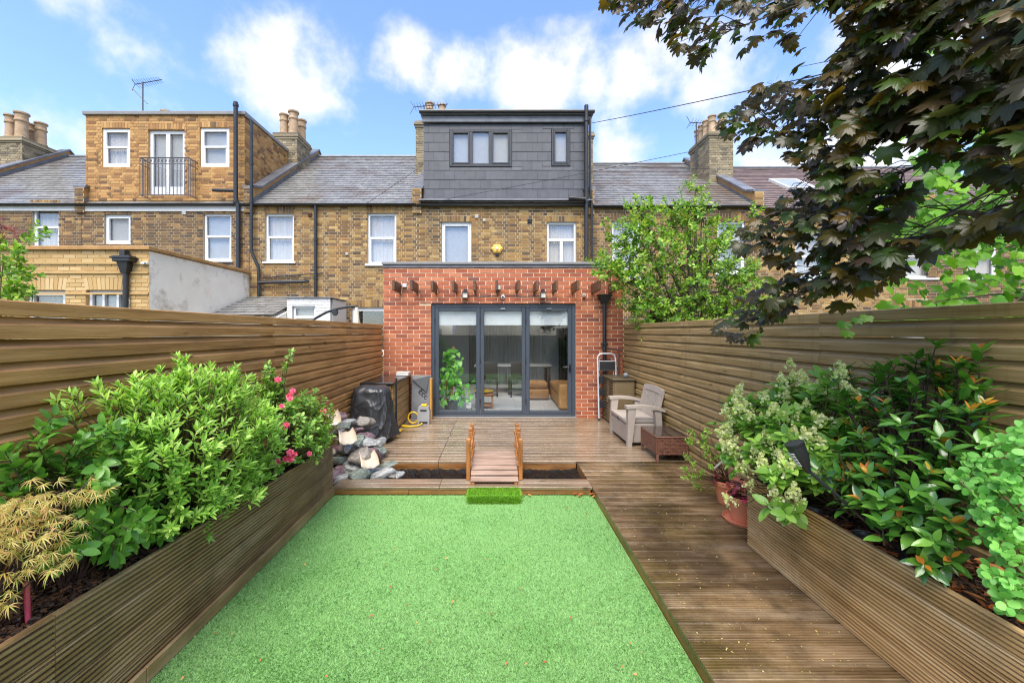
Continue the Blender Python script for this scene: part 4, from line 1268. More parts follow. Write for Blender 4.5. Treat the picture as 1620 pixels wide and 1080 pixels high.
# ------------------------------------------------------------------ folding doors
door = thing('folding_door', 'three-panel anthracite folding glass doors in the red brick extension', 'door', ((DX0 + DX1) / 2, EXT + .05, DK + .012))
fz0, fz1 = DK + .014, DZ1 - .005
m = MB()
ya, yb = EXT + .03, EXT + .11
m.bbox(DX0 + .004, DX0 + .064, ya, yb, fz0, fz1, .004)
m.bbox(DX1 - .064, DX1 - .004, ya, yb, fz0, fz1, .004)
m.bbox(DX0 + .064, DX1 - .064, ya + .001, yb, fz1 - .065, fz1, .004)
m.bbox(DX0 + .064, DX1 - .064, ya + .001, yb, fz0, fz0 + .03, .004)
m.build('door_frame', M['anthracite'], door, world=True)
lx = [DX0 + .066, PX(759.5, EXT), PX(832, EXT), DX1 - .066]
blind_m = plain('white_roller_blind', rgb(204, 206, 208), .7, var=.03)
for k in range(3):
    a, b = lx[k] + .003, lx[k + 1] - .003
    z0, z1 = fz0 + .034, fz1 - .068
    m = MB()
    s = .072
    yc, yd = EXT + .038, EXT + .098
    m.bbox(a, a + s, yc, yd, z0, z1, .005)
    m.bbox(b - s, b, yc, yd, z0, z1, .005)
    m.bbox(a + s, b - s, yc + .001, yd, z1 - s, z1, .005)
    m.bbox(a + s, b - s, yc + .001, yd, z0, z0 + s, .005)
    lf = m.build('door_leaf', M['anthracite'], door, world=True)
    MB().box(a + s * .6, b - s * .6, EXT + .064, EXT + .070, z0 + s * .6, z1 - s * .6).build('pane', M['glass_d'], lf, world=True)
    m = MB()
    n = 14
    zb0, zb1 = z1 - s - .26, z1 - s + .02
    m.box(a + s * .8, b - s * .8, EXT + .112, EXT + .118, zb0 + .05, zb1)
    m.box(a + s * .8, b - s * .8, EXT + .104, EXT + .124, zb0, zb0 + .05)
    m.build('blind', blind_m, lf, world=True)
    if k > 0:
        MB().bbox((a + b) / 2 - .045, (a + b) / 2 + .045, yc - .022, yc - .001, z1 - .03, z1 - .012, .003).build('catch', plain('steel_catch', rgb(200, 200, 200), .25, .9), lf, world=True)
    if k == 2:
        hz = PZ(580, EXT)
        hx = b - s * .5
        h = MB().bbox(hx - .014, hx + .014, yc - .012, yc - .001, hz - .11, hz + .05, .004)
        h.tube([(hx, yc - .012, hz), (hx, yc - .055, hz), (hx - .03, yc - .058, hz), (hx - .135, yc - .055, hz)], .0095, 8)
        h.build('handle', plain('black_door_handle', rgb(24, 24, 26), .3), lf, world=True)
    for zz in (z0 + .25, (z0 + z1) / 2, z1 - .25):
        MB().tube([(a - .003, yc - .008, zz - .05), (a - .003, yc - .008, zz + .05)], .010, 8).build('hinge', M['anthracite_d'], lf, world=True)

# ------------------------------------------------------------------ room behind the glass
M['tile_floor'] = pm('pale_grey_tile', [rgb(206, 206, 202), rgb(222, 222, 218)], rough=.25, scale=2, world=True)
M['wall_in'] = plain('grey_room_paint', rgb(150, 154, 158), .8, var=.03)
room = place('living_room', 'structure')
RB = 12.6
for i in range(7):
    for j in range(8):
        x0, y0 = -1.97 + i * .6, EXT + .15 + j * .62
        MB().box(x0 + .002, min(x0 + .598, 2.26), y0 + .002, y0 + .618, DK - .03, DK).build('floor_tile', M['tile_floor'], room)
m = MB()
m.box(-2.0, 2.3, EXT + .12, RB + .1, DK - .08, DK - .034)
m.build('room_floor', M['wall_in'], room)
m = MB()
m.box(-1.975, -1.955, EXT + .15, RB, DK, 2.58).box(2.245, 2.262, EXT + .15, RB, DK, 2.58).box(-1.97, 2.26, RB, RB + .05, DK, 2.58)
m.build('room_wall', M['wall_in'], room)
m = MB()
for (a, b, c, d) in ((-1.97, 2.26, EXT + .13, ry0), (-1.97, 2.26, ry1, RB), (-1.97, rx0, ry0, ry1), (rx1, 2.26, ry0, ry1)):
    m.box(a, b, c, d, 2.585, 2.61)
m.build('room_ceiling', M['white'], room)

def curtain(label, x0, x1, Y, z0, z1, mat, amp=.04, folds=9):
    n = folds * 8
    vs = []
    for i in range(n + 1):
        x = x0 + (x1 - x0) * i / n
        yv = Y + amp * math.sin(i / n * folds * 2 * math.pi) + .012 * math.sin(i * .9)
        vs += [(x, yv, z0), (x, yv, z1), (x, yv + .006, z0), (x, yv + .006, z1)]
    fs = []
    for i in range(n):
        a = 4 * i
        fs += [(a, a + 4, a + 5, a + 1), (a + 2, a + 3, a + 7, a + 6)]
    tag(MB().add(vs, fs).build('curtain', mat, smooth=True), label, 'curtain', 'grey curtains at the back of the room')
M['drape'] = pm('grey_drape', [rgb(120, 124, 128), rgb(158, 160, 162)], rough=.9, scale=6, stretch=(9, 1, .2))
M['drape_d'] = pm('dark_grey_drape', [rgb(52, 54, 58), rgb(74, 76, 80)], rough=.9, scale=6, stretch=(9, 1, .2))
for (a, b, mt, lab) in ((742, 762, 'drape_d', 'dark curtain behind the climbing plant in the room'), (769, 790, 'drape', 'pale grey curtain in the middle door panel, left one'), (797, 817, 'drape', 'pale grey curtain in the middle door panel, right one'),
                        (838, 858, 'drape', 'pale grey curtain left of the tan sofa'), (884, 905, 'drape_d', 'dark curtain above the tan sofa')):
    curtain(lab, PX(a, RB - .15), PX(b, RB - .15), RB - .15, DK + .02, 2.3, M[mt], folds=4)
M['leather'] = pm('tan_suede_sofa', [rgb(160, 112, 62), rgb(190, 142, 88)], rough=.7, scale=5, bump=.15, bscale=30)
sofa = thing('sofa', 'tan sofa standing inside behind the right door panel', 'sofa', (1.75, 9.0, DK))
def part(t, name, mat, *a, b=.05, seg=3): return MB().bbox(*a, b, seg).build(name, mat, t, auto=50)
part(sofa, 'arm', M['leather'], -.46, .46, -.80, -.52, .03, .54)
part(sofa, 'base', M['leather'], -.44, .46, -.518, .80, .03, .30)
part(sofa, 'seat_cushion', M['leather'], -.45, .22, -.51, .14, .302, .44)
part(sofa, 'seat_cushion', M['leather'], -.45, .22, .15, .80, .302, .44)
part(sofa, 'backrest', M['leather'], .225, .47, -.51, .80, .302, .80)
ott = thing('ottoman', 'low tan ottoman with a loose cushion beside the sofa', 'ottoman', (.93, 9.75, DK))
part(ott, 'base', M['leather'], -.27, .33, -.28, .28, .03, .26)
part(ott, 'cushion', M['leather'], -.25, .31, -.26, .26, .262, .42, b=.06)
M['oak'] = pm('oak_block', [rgb(128, 84, 48), rgb(162, 112, 68)], rough=.5, scale=5, stretch=(1, 1, 6))
ct = thing('side_table', 'chunky wooden side table inside behind the middle door panel', 'table', (-.24, 8.55, DK))
part(ct, 'top', M['oak'], -.19, .19, -.16, .16, .26, .32, b=.008, seg=1)
for sx_ in (-1, 1): part(ct, 'leg', M['oak'], sx_ * .17 - .02, sx_ * .17 + .02, -.14, .14, 0, .258, b=.006, seg=1)
part(ct, 'shelf', M['oak'], -.148, .148, -.14, .14, .04, .09, b=.006, seg=1)
tag(MB().lathe([(.02, 0), (.10, .006), (.21, .035), (.215, .042), (.20, .042), (.10, .016), (.01, .012)], (-.26, 8.55, DK + .321), 24).build('bowl', plain('yellow_glazed_dish', rgb(232, 190, 40), .3), auto=40),
    'shallow yellow dish on the wooden side table', 'dish')
dtb = thing('dining_table', 'dark dining table at the back of the room behind the glass', 'table', (.35, 10.7, DK))
M['dark_wood'] = plain('dark_table_wood', rgb(52, 44, 38), .4)
part(dtb, 'top', plain('grey_table_top', rgb(120, 122, 122), .4), -.9, 1.1, -.4, .4, .70, .745, b=.01, seg=1)
for a in (-.82, 1.02):
    for c in (-.33, .33): part(dtb, 'leg', M['dark_wood'], a - .035, a + .035, c - .035, c + .035, 0, .699, b=.006, seg=1)
def chair_in(x, y, rz, lab):
    t = thing('dining_chair', lab, 'chair', (x, y, DK), rz, 'chairs at the dining table')
    part(t, 'seat', M['dark_wood'], -.21, .21, -.21, .21, .42, .46, b=.012, seg=2)
    part(t, 'backrest', M['dark_wood'], -.20, .20, -.235, -.212, .50, .86, b=.01, seg=2)
    for a in (-.19, .19):
        for c in (-.19, .19): part(t, 'leg', M['dark_wood'], a - .018, a + .018, c - .018, c + .018, 0, .419 if c > 0 else .419, b=.004, seg=1)
chair_in(-.15, 10.15, 0, 'dark dining chair seen through the middle door panel, left one')
chair_in(.55, 10.12, .1, 'dark dining chair seen through the middle door panel, right one')
ac = thing('wall_cabinet', 'white wall cabinet with a violet edge at the upper left inside the glass', 'cabinet', (-1.30, 9.3, PZ(529, 9.1)))
zc0, zc1 = 0, PZ(508, 9.1) - PZ(529, 9.1)
part(ac, 'body', M['white'], -.10, .28, -.15, .15, zc0, zc1, b=.01, seg=1)
part(ac, 'side_panel', plain('violet_panel', rgb(112, 108, 190), .5), .282, .33, -.15, .15, zc0, zc1, b=.004, seg=1)
ac.location.x = PX(703, 9.1) - .1
pic = thing('framed_picture', 'dark blue picture below the white wall cabinet', 'picture', (-1.952, 9.6, .75))
part(pic, 'frame', M['dark_wood'], 0, .03, -.33, .33, 0, .85, b=.006, seg=1)
part(pic, 'canvas', pm('blue_canvas', [rgb(24, 26, 56), rgb(60, 66, 120), rgb(150, 150, 180)], scale=12, lo=.35, hi=.8), .031, .034, -.29, .29, .04, .81, b=.001, seg=1)
# potted climbing plant, built with the plants below

# ------------------------------------------------------------------ fittings on the extension wall
M['lamp_grey'] = plain('grey_lamp_metal', rgb(120, 120, 118), .4, .4)
M['lamp_glass'] = plain('milky_lamp_glass', rgb(206, 204, 196), .25)
def lantern(px_, lab):
    x, z = PX(px_, EXT), PZ(472, EXT)
    t = thing('wall_lantern', lab, 'lamp', (x, EXT - .008, z), 0, 'wall lanterns on the extension')
    MB().bbox(-.035, .035, -.015, 0, .03, .17, .004).build('back_plate', M['black_plastic'], t)
    m = MB()
    for sx_ in (-1, 1):
        for sy_ in (-1, 1): m.box(sx_ * .045 - .006, sx_ * .045 + .006, -.07 + sy_ * .045 - .006, -.07 + sy_ * .045 + .006, .006, .10)
    m.box(-.055, .055, -.125, -.016, 0, .006)
    m.build('cage', M['lamp_grey'], t)
    MB().box(-.042, .042, -.112, -.028, .008, .098).build('glass', M['lamp_glass'], t)
    MB().add([(-.06, -.13, .10), (.06, -.13, .10), (.06, -.016, .10), (-.06, -.016, .10), (-.02, -.085, .135), (.02, -.085, .135), (.02, -.055, .135), (-.02, -.055, .135)],
             [(0, 3, 2, 1), (4, 5, 6, 7), (0, 1, 5, 4), (1, 2, 6, 5), (2, 3, 7, 6), (3, 0, 4, 7)]).build('cap', M['black_plastic'], t)
lantern(736.4, 'small grey wall lantern above the folding doors, the left one')
lantern(858.5, 'small grey wall lantern above the folding doors, the right one')
fl = thing('floodlight', 'small pale floodlight on the wall above the middle of the folding doors', 'lamp', (PX(788, EXT), EXT - .008, PZ(462, EXT)))
MB().bbox(-.05, .05, -.10, -.045, .03, .12, .008).build('housing', M['lamp_grey'], fl)
MB().box(-.042, .042, -.104, -.1005, .038, .112).build('glass', M['lamp_glass'], fl)
MB().bbox(-.015, .015, -.045, 0, .05, .09, .004).build('bracket', M['black_plastic'], fl)
MB().lathe([(.03, 0), (.028, -.02), (.012, -.035)], (.0, -.07, .028), 12).build('sensor', M['black_plastic'], fl)
dm = thing('dome_sensor', 'round white sensor below the floodlight over the doors', 'sensor', (PX(795.4, EXT), EXT - .008, PZ(474, EXT)))
o = MB().lathe([(.042, 0), (.042, .02), (.034, .035), (.02, .04), (.001, .041)], (0, 0, 0), 18).build('ring', M['white'], dm, auto=40); o.rotation_euler = (R(90), 0, 0); o.location = (0, 0, .045)
o = MB().lathe([(.02, .036), (.019, .048), (.001, .054)], (0, 0, 0), 14).build('lens', M['black_plastic'], dm, auto=40); o.rotation_euler = (R(90), 0, 0); o.location = (0, 0, .045)
sc_ = thing('security_camera', 'small white security camera at the right of the folding doors', 'camera', (PX(924, EXT), EXT - .008, PZ(473, EXT)))
MB().bbox(-.02, .02, -.012, 0, .03, .09, .003).build('bracket', M['white'], sc_)
o = MB().lathe([(.026, 0), (.028, .01), (.028, .08), (.02, .085)], (0, 0, 0), 14).build('body', M['white'], sc_, auto=40); o.rotation_euler = (R(75), 0, R(-15)); o.location = (0, -.012, .05)
o = MB().lathe([(.019, .086), (.017, .089)], (0, 0, 0), 14).build('lens', M['black_plastic'], sc_); o.rotation_euler = (R(75), 0, R(-15)); o.location = (0, -.012, .05)
jb = thing('junction_box', 'small cream junction box between the two leftmost timber stubs', 'box', (PX(640.7, EXT), EXT - .008, PZ(455, EXT)))
MB().bbox(-.04, .04, -.035, 0, 0, .075, .006).build('cover', M['white'], jb)
MB().bbox(-.033, .033, -.039, -.0352, .008, .067, .002).build('lid', M['white'], jb)
tag(MB().tube([(PX(736, EXT), EXT - .012, PZ(467, EXT)), (PX(760, EXT), EXT - .012, PZ(468.5, EXT)), (PX(795, EXT), EXT - .012, PZ(467, EXT)), (PX(830, EXT), EXT - .012, PZ(468.5, EXT)), (PX(858, EXT), EXT - .012, PZ(467, EXT))], .005, 5).build('cable', M['black_plastic']),
    'thin dark cable strung between the two wall lanterns', 'cable')
hp = thing('rainwater_pipe', 'black hopper and downpipe at the right end of the red brick wall', 'pipe', (PX(955, EXT), EXT - .008, DK))
hx_, hz_ = 0, PZ(466, EXT) - DK
MB().add([(-.13, -.13, hz_), (.13, -.13, hz_), (.13, 0, hz_), (-.13, 0, hz_), (-.11, -.12, hz_ - .05), (.11, -.12, hz_ - .05), (.11, 0, hz_ - .05), (-.11, 0, hz_ - .05), (-.045, -.095, hz_ - .17), (.045, -.095, hz_ - .17), (.045, -.005, hz_ - .17), (-.045, -.005, hz_ - .17)],
         [(0, 1, 2, 3), (0, 4, 5, 1), (1, 5, 6, 2), (2, 6, 7, 3), (3, 7, 4, 0), (4, 8, 9, 5), (5, 9, 10, 6), (6, 10, 11, 7), (7, 11, 8, 4), (8, 11, 10, 9)]).build('hopper', M['black_plastic'], hp)
MB().tube([(0, -.05, hz_ - .165), (0, -.05, .005)], .036, 12).build('pipe', M['black_plastic'], hp, auto=50)
for z in (.5, 1.35): MB().bbox(-.055, .055, -.095, 0, z, z + .05, .004).build('bracket', M['black_plastic'], hp)

# ------------------------------------------------------------------ L2 yellow extension, left
xs = -6.47
Yx = 7.55
y_ext = thing('brick_extension', 'cream brick extension with a stained rendered flank beyond the left fence', 'extension', (xs - 2.2, Yx, 0))
zt_ = PZ(396, Yx)
wo1 = (PX(136, Yx) , PX(205, Yx), PZ(530, Yx), PZ(459, Yx), .24)
wo2 = (PX(40, Yx), PX(104, Yx), PZ(530, Yx), PZ(459, Yx), .24)
brick_wall(y_ext, (0, Yx, 0), (1, 0, 0), (0, -1, 0), xs - 4.4, xs, .4, zt_, M['stock_y'], M['mortar_n'], [wo1, wo2], bond='stretcher', n_ind=300)
window(y_ext, *wo1[:4], Yx, style='three_small', inside='frosted', sill=False)
window(y_ext, *wo2[:4], Yx, style='single', inside='curtain', sill=False)
m = MB()
for z in (PZ(418, Yx), PZ(433, Yx), PZ(466, Yx)): m.box(xs - 4.4, xs + .002, Yx - .03, Yx - .012, z, z + .035)
m.build('string_course', M['stock_y'], y_ext, world=True)
m = MB()
m.box(xs - .12, xs, Yx + .01, HW - .03, 0, zt_ - .01)
m.build('flank_wall', M['render'], y_ext, world=True)
MB().box(xs - 4.4, xs - .13, Yx + .2, HW - .03, zt_ - .25, zt_ - .1).build('flat_roof', M['lead'], y_ext, world=True)
MB().bbox(xs - 4.42, xs + .05, Yx - .06, Yx + .18, zt_ + .002, zt_ + .075, .008).build('coping', M['coping'], y_ext, world=True)
MB().bbox(xs - .18, xs + .05, Yx + .19, HW - .05, zt_ + .002, zt_ + .075, .008).build('coping', M['coping'], y_ext, world=True)
hh = thing('rainwater_pipe', 'black hopper and downpipe on the corner of the cream brick extension', 'pipe', (PX(204, Yx), Yx - .008, .4))
hz_ = PZ(408, Yx) - .4
m = MB()
m.bbox(-.16, .16, -.17, 0, hz_ - .09, hz_ + .02, .01)
m.bbox(-.19, .19, -.19, 0, hz_ - .03, hz_ + .0, .006)
m.bbox(-.05, .05, -.14, -.03, hz_ + .021, hz_ + .12, .005)
m.add([(-.10, -.14, hz_ - .091), (.10, -.14, hz_ - .091), (.10, 0, hz_ - .091), (-.10, 0, hz_ - .091), (-.05, -.11, hz_ - .30), (.05, -.11, hz_ - .30), (.05, -.01, hz_ - .30), (-.05, -.01, hz_ - .30)],
      [(0, 1, 2, 3), (0, 4, 5, 1), (1, 5, 6, 2), (2, 6, 7, 3), (3, 7, 4, 0), (4, 7, 6, 5)])
m.build('hopper', M['black_plastic'], hh)
MB().tube([(0, -.06, hz_ - .29), (0, -.06, -.39)], .045, 12).build('pipe', M['black_plastic'], hh, auto=50)
el = thing('junction_box', 'tiny white box on the corner of the cream brick extension', 'box', (PX(236, Yx) - .05, Yx - .008, PZ(419, Yx)))
MB().bbox(-.06, .06, -.06, 0, 0, .045, .008).build('cover', M['white'], el)
MB().bbox(.02, .05, -.075, -.061, .01, .035, .003).build('clip', M['lamp_grey'], el)

# lean-to and white outhouse behind the left fence
lt = thing('lean_to', 'slate lean-to roof tucked between the rendered flank and the white outhouse', 'lean-to', (-5.7, 10.0, 0))
m = MB().prism([(9.2, 0), (HW - .02, 0), (HW - .02, 2.5), (9.2, 2.02)], 'x', -6.44, -4.96)
m.build('wall', M['render'], lt, world=True)
slates(lt, -6.44, -5.0, 9.1, 2.06, HW - .02, 2.62, M['slate'], pitch=.2, name='slates')
wh = thing('outhouse', 'white painted brick outhouse with a small window behind the left fence', 'outhouse', (-4.45, 9.9, 0))
brick_wall(wh, (0, 9.6, 0), (1, 0, 0), (0, -1, 0), -4.95, -3.92, .5, PZ(472, 9.6), M['white'], M['white'], [(PX(462, 9.6), PX(499, 9.6), PZ(520, 9.6), PZ(484, 9.6), .0)], n_ind=0)
window(wh, PX(462, 9.6), PX(499, 9.6), PZ(520, 9.6), PZ(484, 9.6), 9.6, style='sash', inside='frosted', sill=False)
MB().box(-4.95, -3.92, 9.75, HW - .03, 0, PZ(472, 9.6) - .01).build('walls', M['white'], wh, world=True)
MB().bbox(-5.0, -3.9, 9.56, HW - .05, PZ(472, 9.6) + .002, PZ(472, 9.6) + .03, .006).build('roof', M['lead'], wh, world=True)

# folded cantilever parasol in the neighbour's garden
cp = thing('parasol', 'folded cream cantilever parasol with a black curved arm beyond the left fence', 'parasol', (PX(480, 7.2), 7.2, -.085))
def pp(px_, py_): v = P(px_, py_, 7.2) - Vector((PX(480, 7.2), 7.2, -.085)); return (v.x, 0, v.z)
MB().tube([(0, 0, 0.07), pp(480, 530), pp(488, 512), pp(500, 503), pp(516, 494), pp(535, 488), pp(552, 485), pp(565, 484)], .022, 8).build('arm', M['black_plastic'], cp, auto=50)
MB().bbox(-.4, .4, -.4, .4, 0, .06, .01).build('base', M['black_plastic'], cp)
v = pp(530, 494)
o = MB().lathe([(.05, -.02), (.06, 0), (.05, .02)], (0, 0, 0), 14).build('knob', M['black_plastic'], cp, auto=50); o.location = v; o.rotation_euler = (R(90), 0, 0)
M['canvas'] = pm('cream_parasol_canvas', [rgb(206, 196, 172), rgb(228, 220, 200)], rough=.9, scale=4, stretch=(6, 6, .4))
v = pp(564, 486)
b = MB()
vs, fs = [], []
for j in range(12):
    tt = j / 11
    for k in range(24):
        a = 2 * math.pi * k / 24
        r = (.02 + .085 * tt ** .8) * (1 + .25 * math.cos(a * 8))
        vs.append((v[0] + r * math.cos(a), r * math.sin(a), v[2] - 1.1 * tt))
for j in range(11):
    for k in range(24): fs.append((j * 24 + k, j * 24 + (k + 1) % 24, (j + 1) * 24 + (k + 1) % 24, (j + 1) * 24 + k))
b.add(vs, fs).build('canopy', M['canvas'], cp, smooth=True)

# aerials
def aerial(name, lab, base, h, boom_dir, boom, n, tilt=0, mount=True):
    t = thing(name, lab, 'aerial', base)
    mt = plain('aerial_metal', rgb(70, 70, 72), .4, .6)
    MB().tube([(0, 0, 0), (0, 0, h)], .018, 6).build('mast', mt, t)
    d = Vector(boom_dir).normalized()
    s = d.cross(Vector((0, 0, 1))).normalized()
    a = Vector((0, 0, h - .03)) - d * boom * .3
    MB().tube([a, a + d * boom], .012, 6).build('boom', mt, t)
    for i in range(n):
        c = a + d * boom * (i + .4) / n
        L = .16 + .10 * (1 - i / n)
        MB().tube([c - Vector((0, 0, L * .25)) - s * L * .5, c + Vector((0, 0, L * .25)) + s * L * .5], .006, 5).build('element', mt, t)
    for q in (-1, 1):
        MB().tube([a + Vector((0, 0, .0)), a + Vector((0, 0, .2 * q)) - d * .12], .008, 5).build('reflector', mt, t)
    return t
a1 = aerial('television_aerial', 'grey television aerial standing above the orange brick dormer', (PX(226, 13.0), 13.0, 7.5), PZ(130, 13) - 7.5, (1, -.2, .02), 1.05, 12)
MB().tube([(-.35, 0, PZ(152, 13) - 7.5 + .25), (.15, 0, PZ(152, 13) - 7.5 - .25)], .012, 6).build('stay', plain('aerial_stay', rgb(70, 70, 72), .4, .6), a1)
aerial('television_aerial', 'low dark aerial beside the chimney pots of the dark clad dormer', (PX(672, 12.9), 12.78, 8.3), PZ(170, 12.9) - 8.3, (1, -.1, .03), 1.1, 12)
aerial('television_aerial', 'thin aerial mast left of the row of chimney pots on the right', (6.45, 13.0, 6.9), PZ(193, 13.0) - 6.9, (1, .1, 0), .7, 7)

# overhead wires
M['wire'] = plain('black_wire', rgb(40, 40, 44), .5)
def wire(lab, a, b, sag, r=.008):
    a, b = Vector(a), Vector(b)
    pts = [a.lerp(b, i / 16) - Vector((0, 0, sag * 4 * (i / 16) * (1 - i / 16))) for i in range(17)]
    tag(MB().tube(pts, r, 5).build('overhead_wire', M['wire']), lab, 'wire', 'telephone wires')
wire('overhead wire rising from the dark clad dormer to the copper leaves', P(936, 195, 10.6), P(1300, 118, 5.2), .02)
wire('overhead wire sweeping from the charcoal tiles up past the thin aerial mast', P(690, 318, 10.60), P(1092, 240, 8.4), .02, .006)
wire('overhead wire crossing the slate roof of the left neighbour', P(575, 325, 10.50), P(498, 283, 11.6).lerp(P(668, 262, 10.5), 1.0), .01, .006)
wire('overhead wire running low over the brown tiled roof', P(936, 262, 10.6), P(1300, 270, 11.5), .02, .006)

# ================================================================== GARDEN THINGS
# ------------------------------------------------------------------ little bridge
M['bridge_top'] = pm('weathered_bridge_slat', [rgb(118, 92, 76), rgb(150, 124, 106), rgb(168, 146, 130)], rough=.45, scale=5, stretch=(.4, 4, 4), detail=7, var=.10, bump=.2, bscale=25, bstretch=(.3, 8, 8))
M['bridge_post'] = pm('orange_stained_softwood', [rgb(120, 70, 28), rgb(162, 104, 52), rgb(186, 128, 72)], rough=.45, scale=5, stretch=(4, 4, .5), detail=7, var=.12, bump=.15, bscale=25, bstretch=(8, 8, .4))
br = thing('garden_bridge', 'miniature arched wooden bridge over the black lined pond', 'bridge', (-.012, 4.73, DK))
L0, L1 = -.485, .485
def hump(y): return .015 + .15 * (1 - (y / .485) ** 2)
ns = 13
for i in range(ns):
    y0 = L0 + (L1 - L0) * (i + .5) / ns
    a = math.atan(-2 * .15 * y0 / .485 ** 2)
    MB().bbox(-.252, .252, -.0335, .0335, 0, .018, .003).build('slat', M['bridge_top'], br).location = (0, y0, hump(y0))
    br.children[-1].rotation_euler = (a, 0, 0)
for s in (-1, 1):
    top = [(L0 + .97 * i / 16, hump(L0 + .97 * i / 16) - .002) for i in range(17)]
    bot = [(y, max(.001, z - .07)) for y, z in reversed(top)]
    MB().prism(top + bot, 'x', s * .225 - .014, s * .225 + .014).build('side_beam', M['bridge_post'], br)
    for y0, h in ((-.34, .445), (.03, .475), (.40, .445)):
        x = s * .282
        ph = h
        m = MB().bbox(x - .022, x + .022, y0 - .022, y0 + .022, .002, ph - .045, .004)
        m.bbox(x - .017, x + .017, y0 - .017, y0 + .017, ph - .0452, ph - .04, .001)
        m.bbox(x - .023, x + .023, y0 - .023, y0 + .023, ph - .0398, ph, .006)
        m.build('post', M['bridge_post'], br)
    for hh_ in (.35, .19):
        pts = [(-.36 + .78 * i / 12, hh_ + .035 * (1 - ((-.36 + .78 * i / 12 - .03) / .4) ** 2)) for i in range(13)]
        MB().prism([(y, z) for y, z in pts] + [(y, z - .034) for y, z in reversed(pts)], 'x', s * .252 - .008, s * .252 + .007).build('hand_rail', M['bridge_post'], br)

# ------------------------------------------------------------------ turf covered step
st = thing('turf_step', 'small step wrapped in bright green artificial grass below the bridge', 'step', (-.015, 4.06, 0))
M['turf_s'] = pm('vivid_turf_blade', [rgb(60, 110, 20)], palette=[rgb(86, 140, 30), rgb(132, 186, 50), rgb(160, 212, 70), rgb(108, 162, 38)], rough=.6, transl=.25, var=.2)
tm = MB().bbox(-.255, .255, -.088, .088, .002, .085, .03, 3)
tm.build('core', plain('turf_step_base', rgb(84, 134, 36), .9), st, auto=40)
n1 = 9000
pts, nrm = [], []
for k in range(n1):
    if random.random() < .45:
        pts.append((random.uniform(-.255, .255), random.uniform(-.088, .088), .082)); nrm.append((0, -.15, 1))
    else:
        pts.append((random.uniform(-.255, .255), -.086, random.uniform(.004, .085))); nrm.append((0, -.9, random.uniform(-.2, .45)))
for k in range(1500):
    s = random.choice((-1, 1))
    pts.append((s * .253, random.uniform(-.088, .088), random.uniform(.004, .085))); nrm.append((s * .9, 0, .3))
tag(blades('turf_blades', M['turf_s'], st, np.array(pts), .016, .030, .0016, .7, nrm=np.array(nrm)), kind='stuff')

# ------------------------------------------------------------------ stones and waterfall
RK = [rgb(104, 112, 104), rgb(132, 134, 128), rgb(112, 92, 96), rgb(150, 142, 128), rgb(96, 78, 84), rgb(120, 126, 118), rgb(164, 152, 134), rgb(88, 94, 92)]
def stone_mesh(seed, mat):
    bm = bmesh.new()
    bmesh.ops.create_icosphere(bm, subdivisions=3, radius=1)
    rs = random.Random(seed)
    facets = [Vector((rs.gauss(0, 1), rs.gauss(0, 1), rs.gauss(0, .8))).normalized() for _ in range(11)] + [Vector((0, 0, 1)), Vector((0, 0, -1))]
    for v in bm.verts:
        c = v.co.copy()
        q = c * 1.1 + Vector((seed * 7.1, seed * 3.3, seed))
        k = 1 + .34 * mnoise.noise(q) + .14 * mnoise.noise(q * 2.6)
        v.co = c * k
        for fn in facets:
            d = v.co.dot(fn) - .72
            if d > 0: v.co -= fn * d * .9
        v.co += c * .05 * mnoise.noise(q * 5)
    me = bpy.data.meshes.new('stone')
    bm.to_mesh(me); bm.free()
    me.polygons.foreach_set('use_smooth', [True] * len(me.polygons))
    me.set_sharp_from_angle(angle=R(38))
    me.materials.append(mat)
    return me
def rock_m(name, a, b, c): return pm(name, [a, b, c], rough=.38, rvar=.12, scale=3.2, stretch=(1, 1, 3), detail=9, var=.08, bump=.5, bscale=9, bstretch=(1, 1, 3))
RM = [rock_m('green_grey_slate_stone', rgb(70, 82, 74), rgb(112, 122, 112), rgb(160, 164, 152)), rock_m('purple_slate_stone', rgb(72, 54, 60), rgb(112, 88, 94), rgb(150, 130, 130)),
      rock_m('buff_slate_stone', rgb(100, 94, 86), rgb(140, 132, 122), rgb(172, 164, 152)), rock_m('silver_slate_stone', rgb(96, 98, 98), rgb(146, 148, 146), rgb(190, 190, 186))]
SM = [stone_mesh(i, RM[i % 4]) for i in range(12)]
wf = thing('rock_waterfall', 'stepped pile of wet slate stones with cream spillways at the pond end', 'waterfall', (-1.35, 4.75, -.05))
stones = []
# courses climbing from the pond up to the fence corner: (px, py, Y, half width, half depth, half height)
spec = [(560, 748, 4.5, .16, .10, .05, 0), (600, 745, 4.62, .17, .11, .05, 3), (632, 749, 4.5, .10, .08, .035, 3), (540, 740, 4.55, .12, .1, .06, 1), (575, 742, 4.7, .15, .12, .06, 2),
        (612, 733, 4.72, .17, .12, .035, 0), (531, 726, 4.6, .13, .12, .07, 0), (556, 722, 4.75, .14, .10, .06, 0), (590, 750, 4.47, .11, .06, .03, 1), (533, 706, 4.62, .11, .1, .06, 1), (548, 712, 4.82, .14, .10, .07, 3),
        (575, 708, 5.1, .15, .13, .045, 3), (590, 712, 5.0, .13, .10, .035, 0), (535, 691, 4.68, .11, .1, .055, 2), (552, 696, 4.9, .12, .10, .06, 1), (531, 680, 4.7, .10, .10, .05, 3), (565, 695, 5.05, .11, .09, .05, 1),
        (560, 678, 5.15, .15, .09, .05, 1), (540, 672, 4.95, .12, .12, .05, 0), (550, 664, 5.1, .14, .12, .06, 3), (535, 655, 5.1, .12, .12, .06, 1), (525, 745, 4.55, .08, .08, .05, 2), (524, 712, 4.6, .08, .08, .07, 2), (523, 668, 4.75, .08, .1, .06, 0), (618, 752, 4.45, .07, .05, .03, 2)]
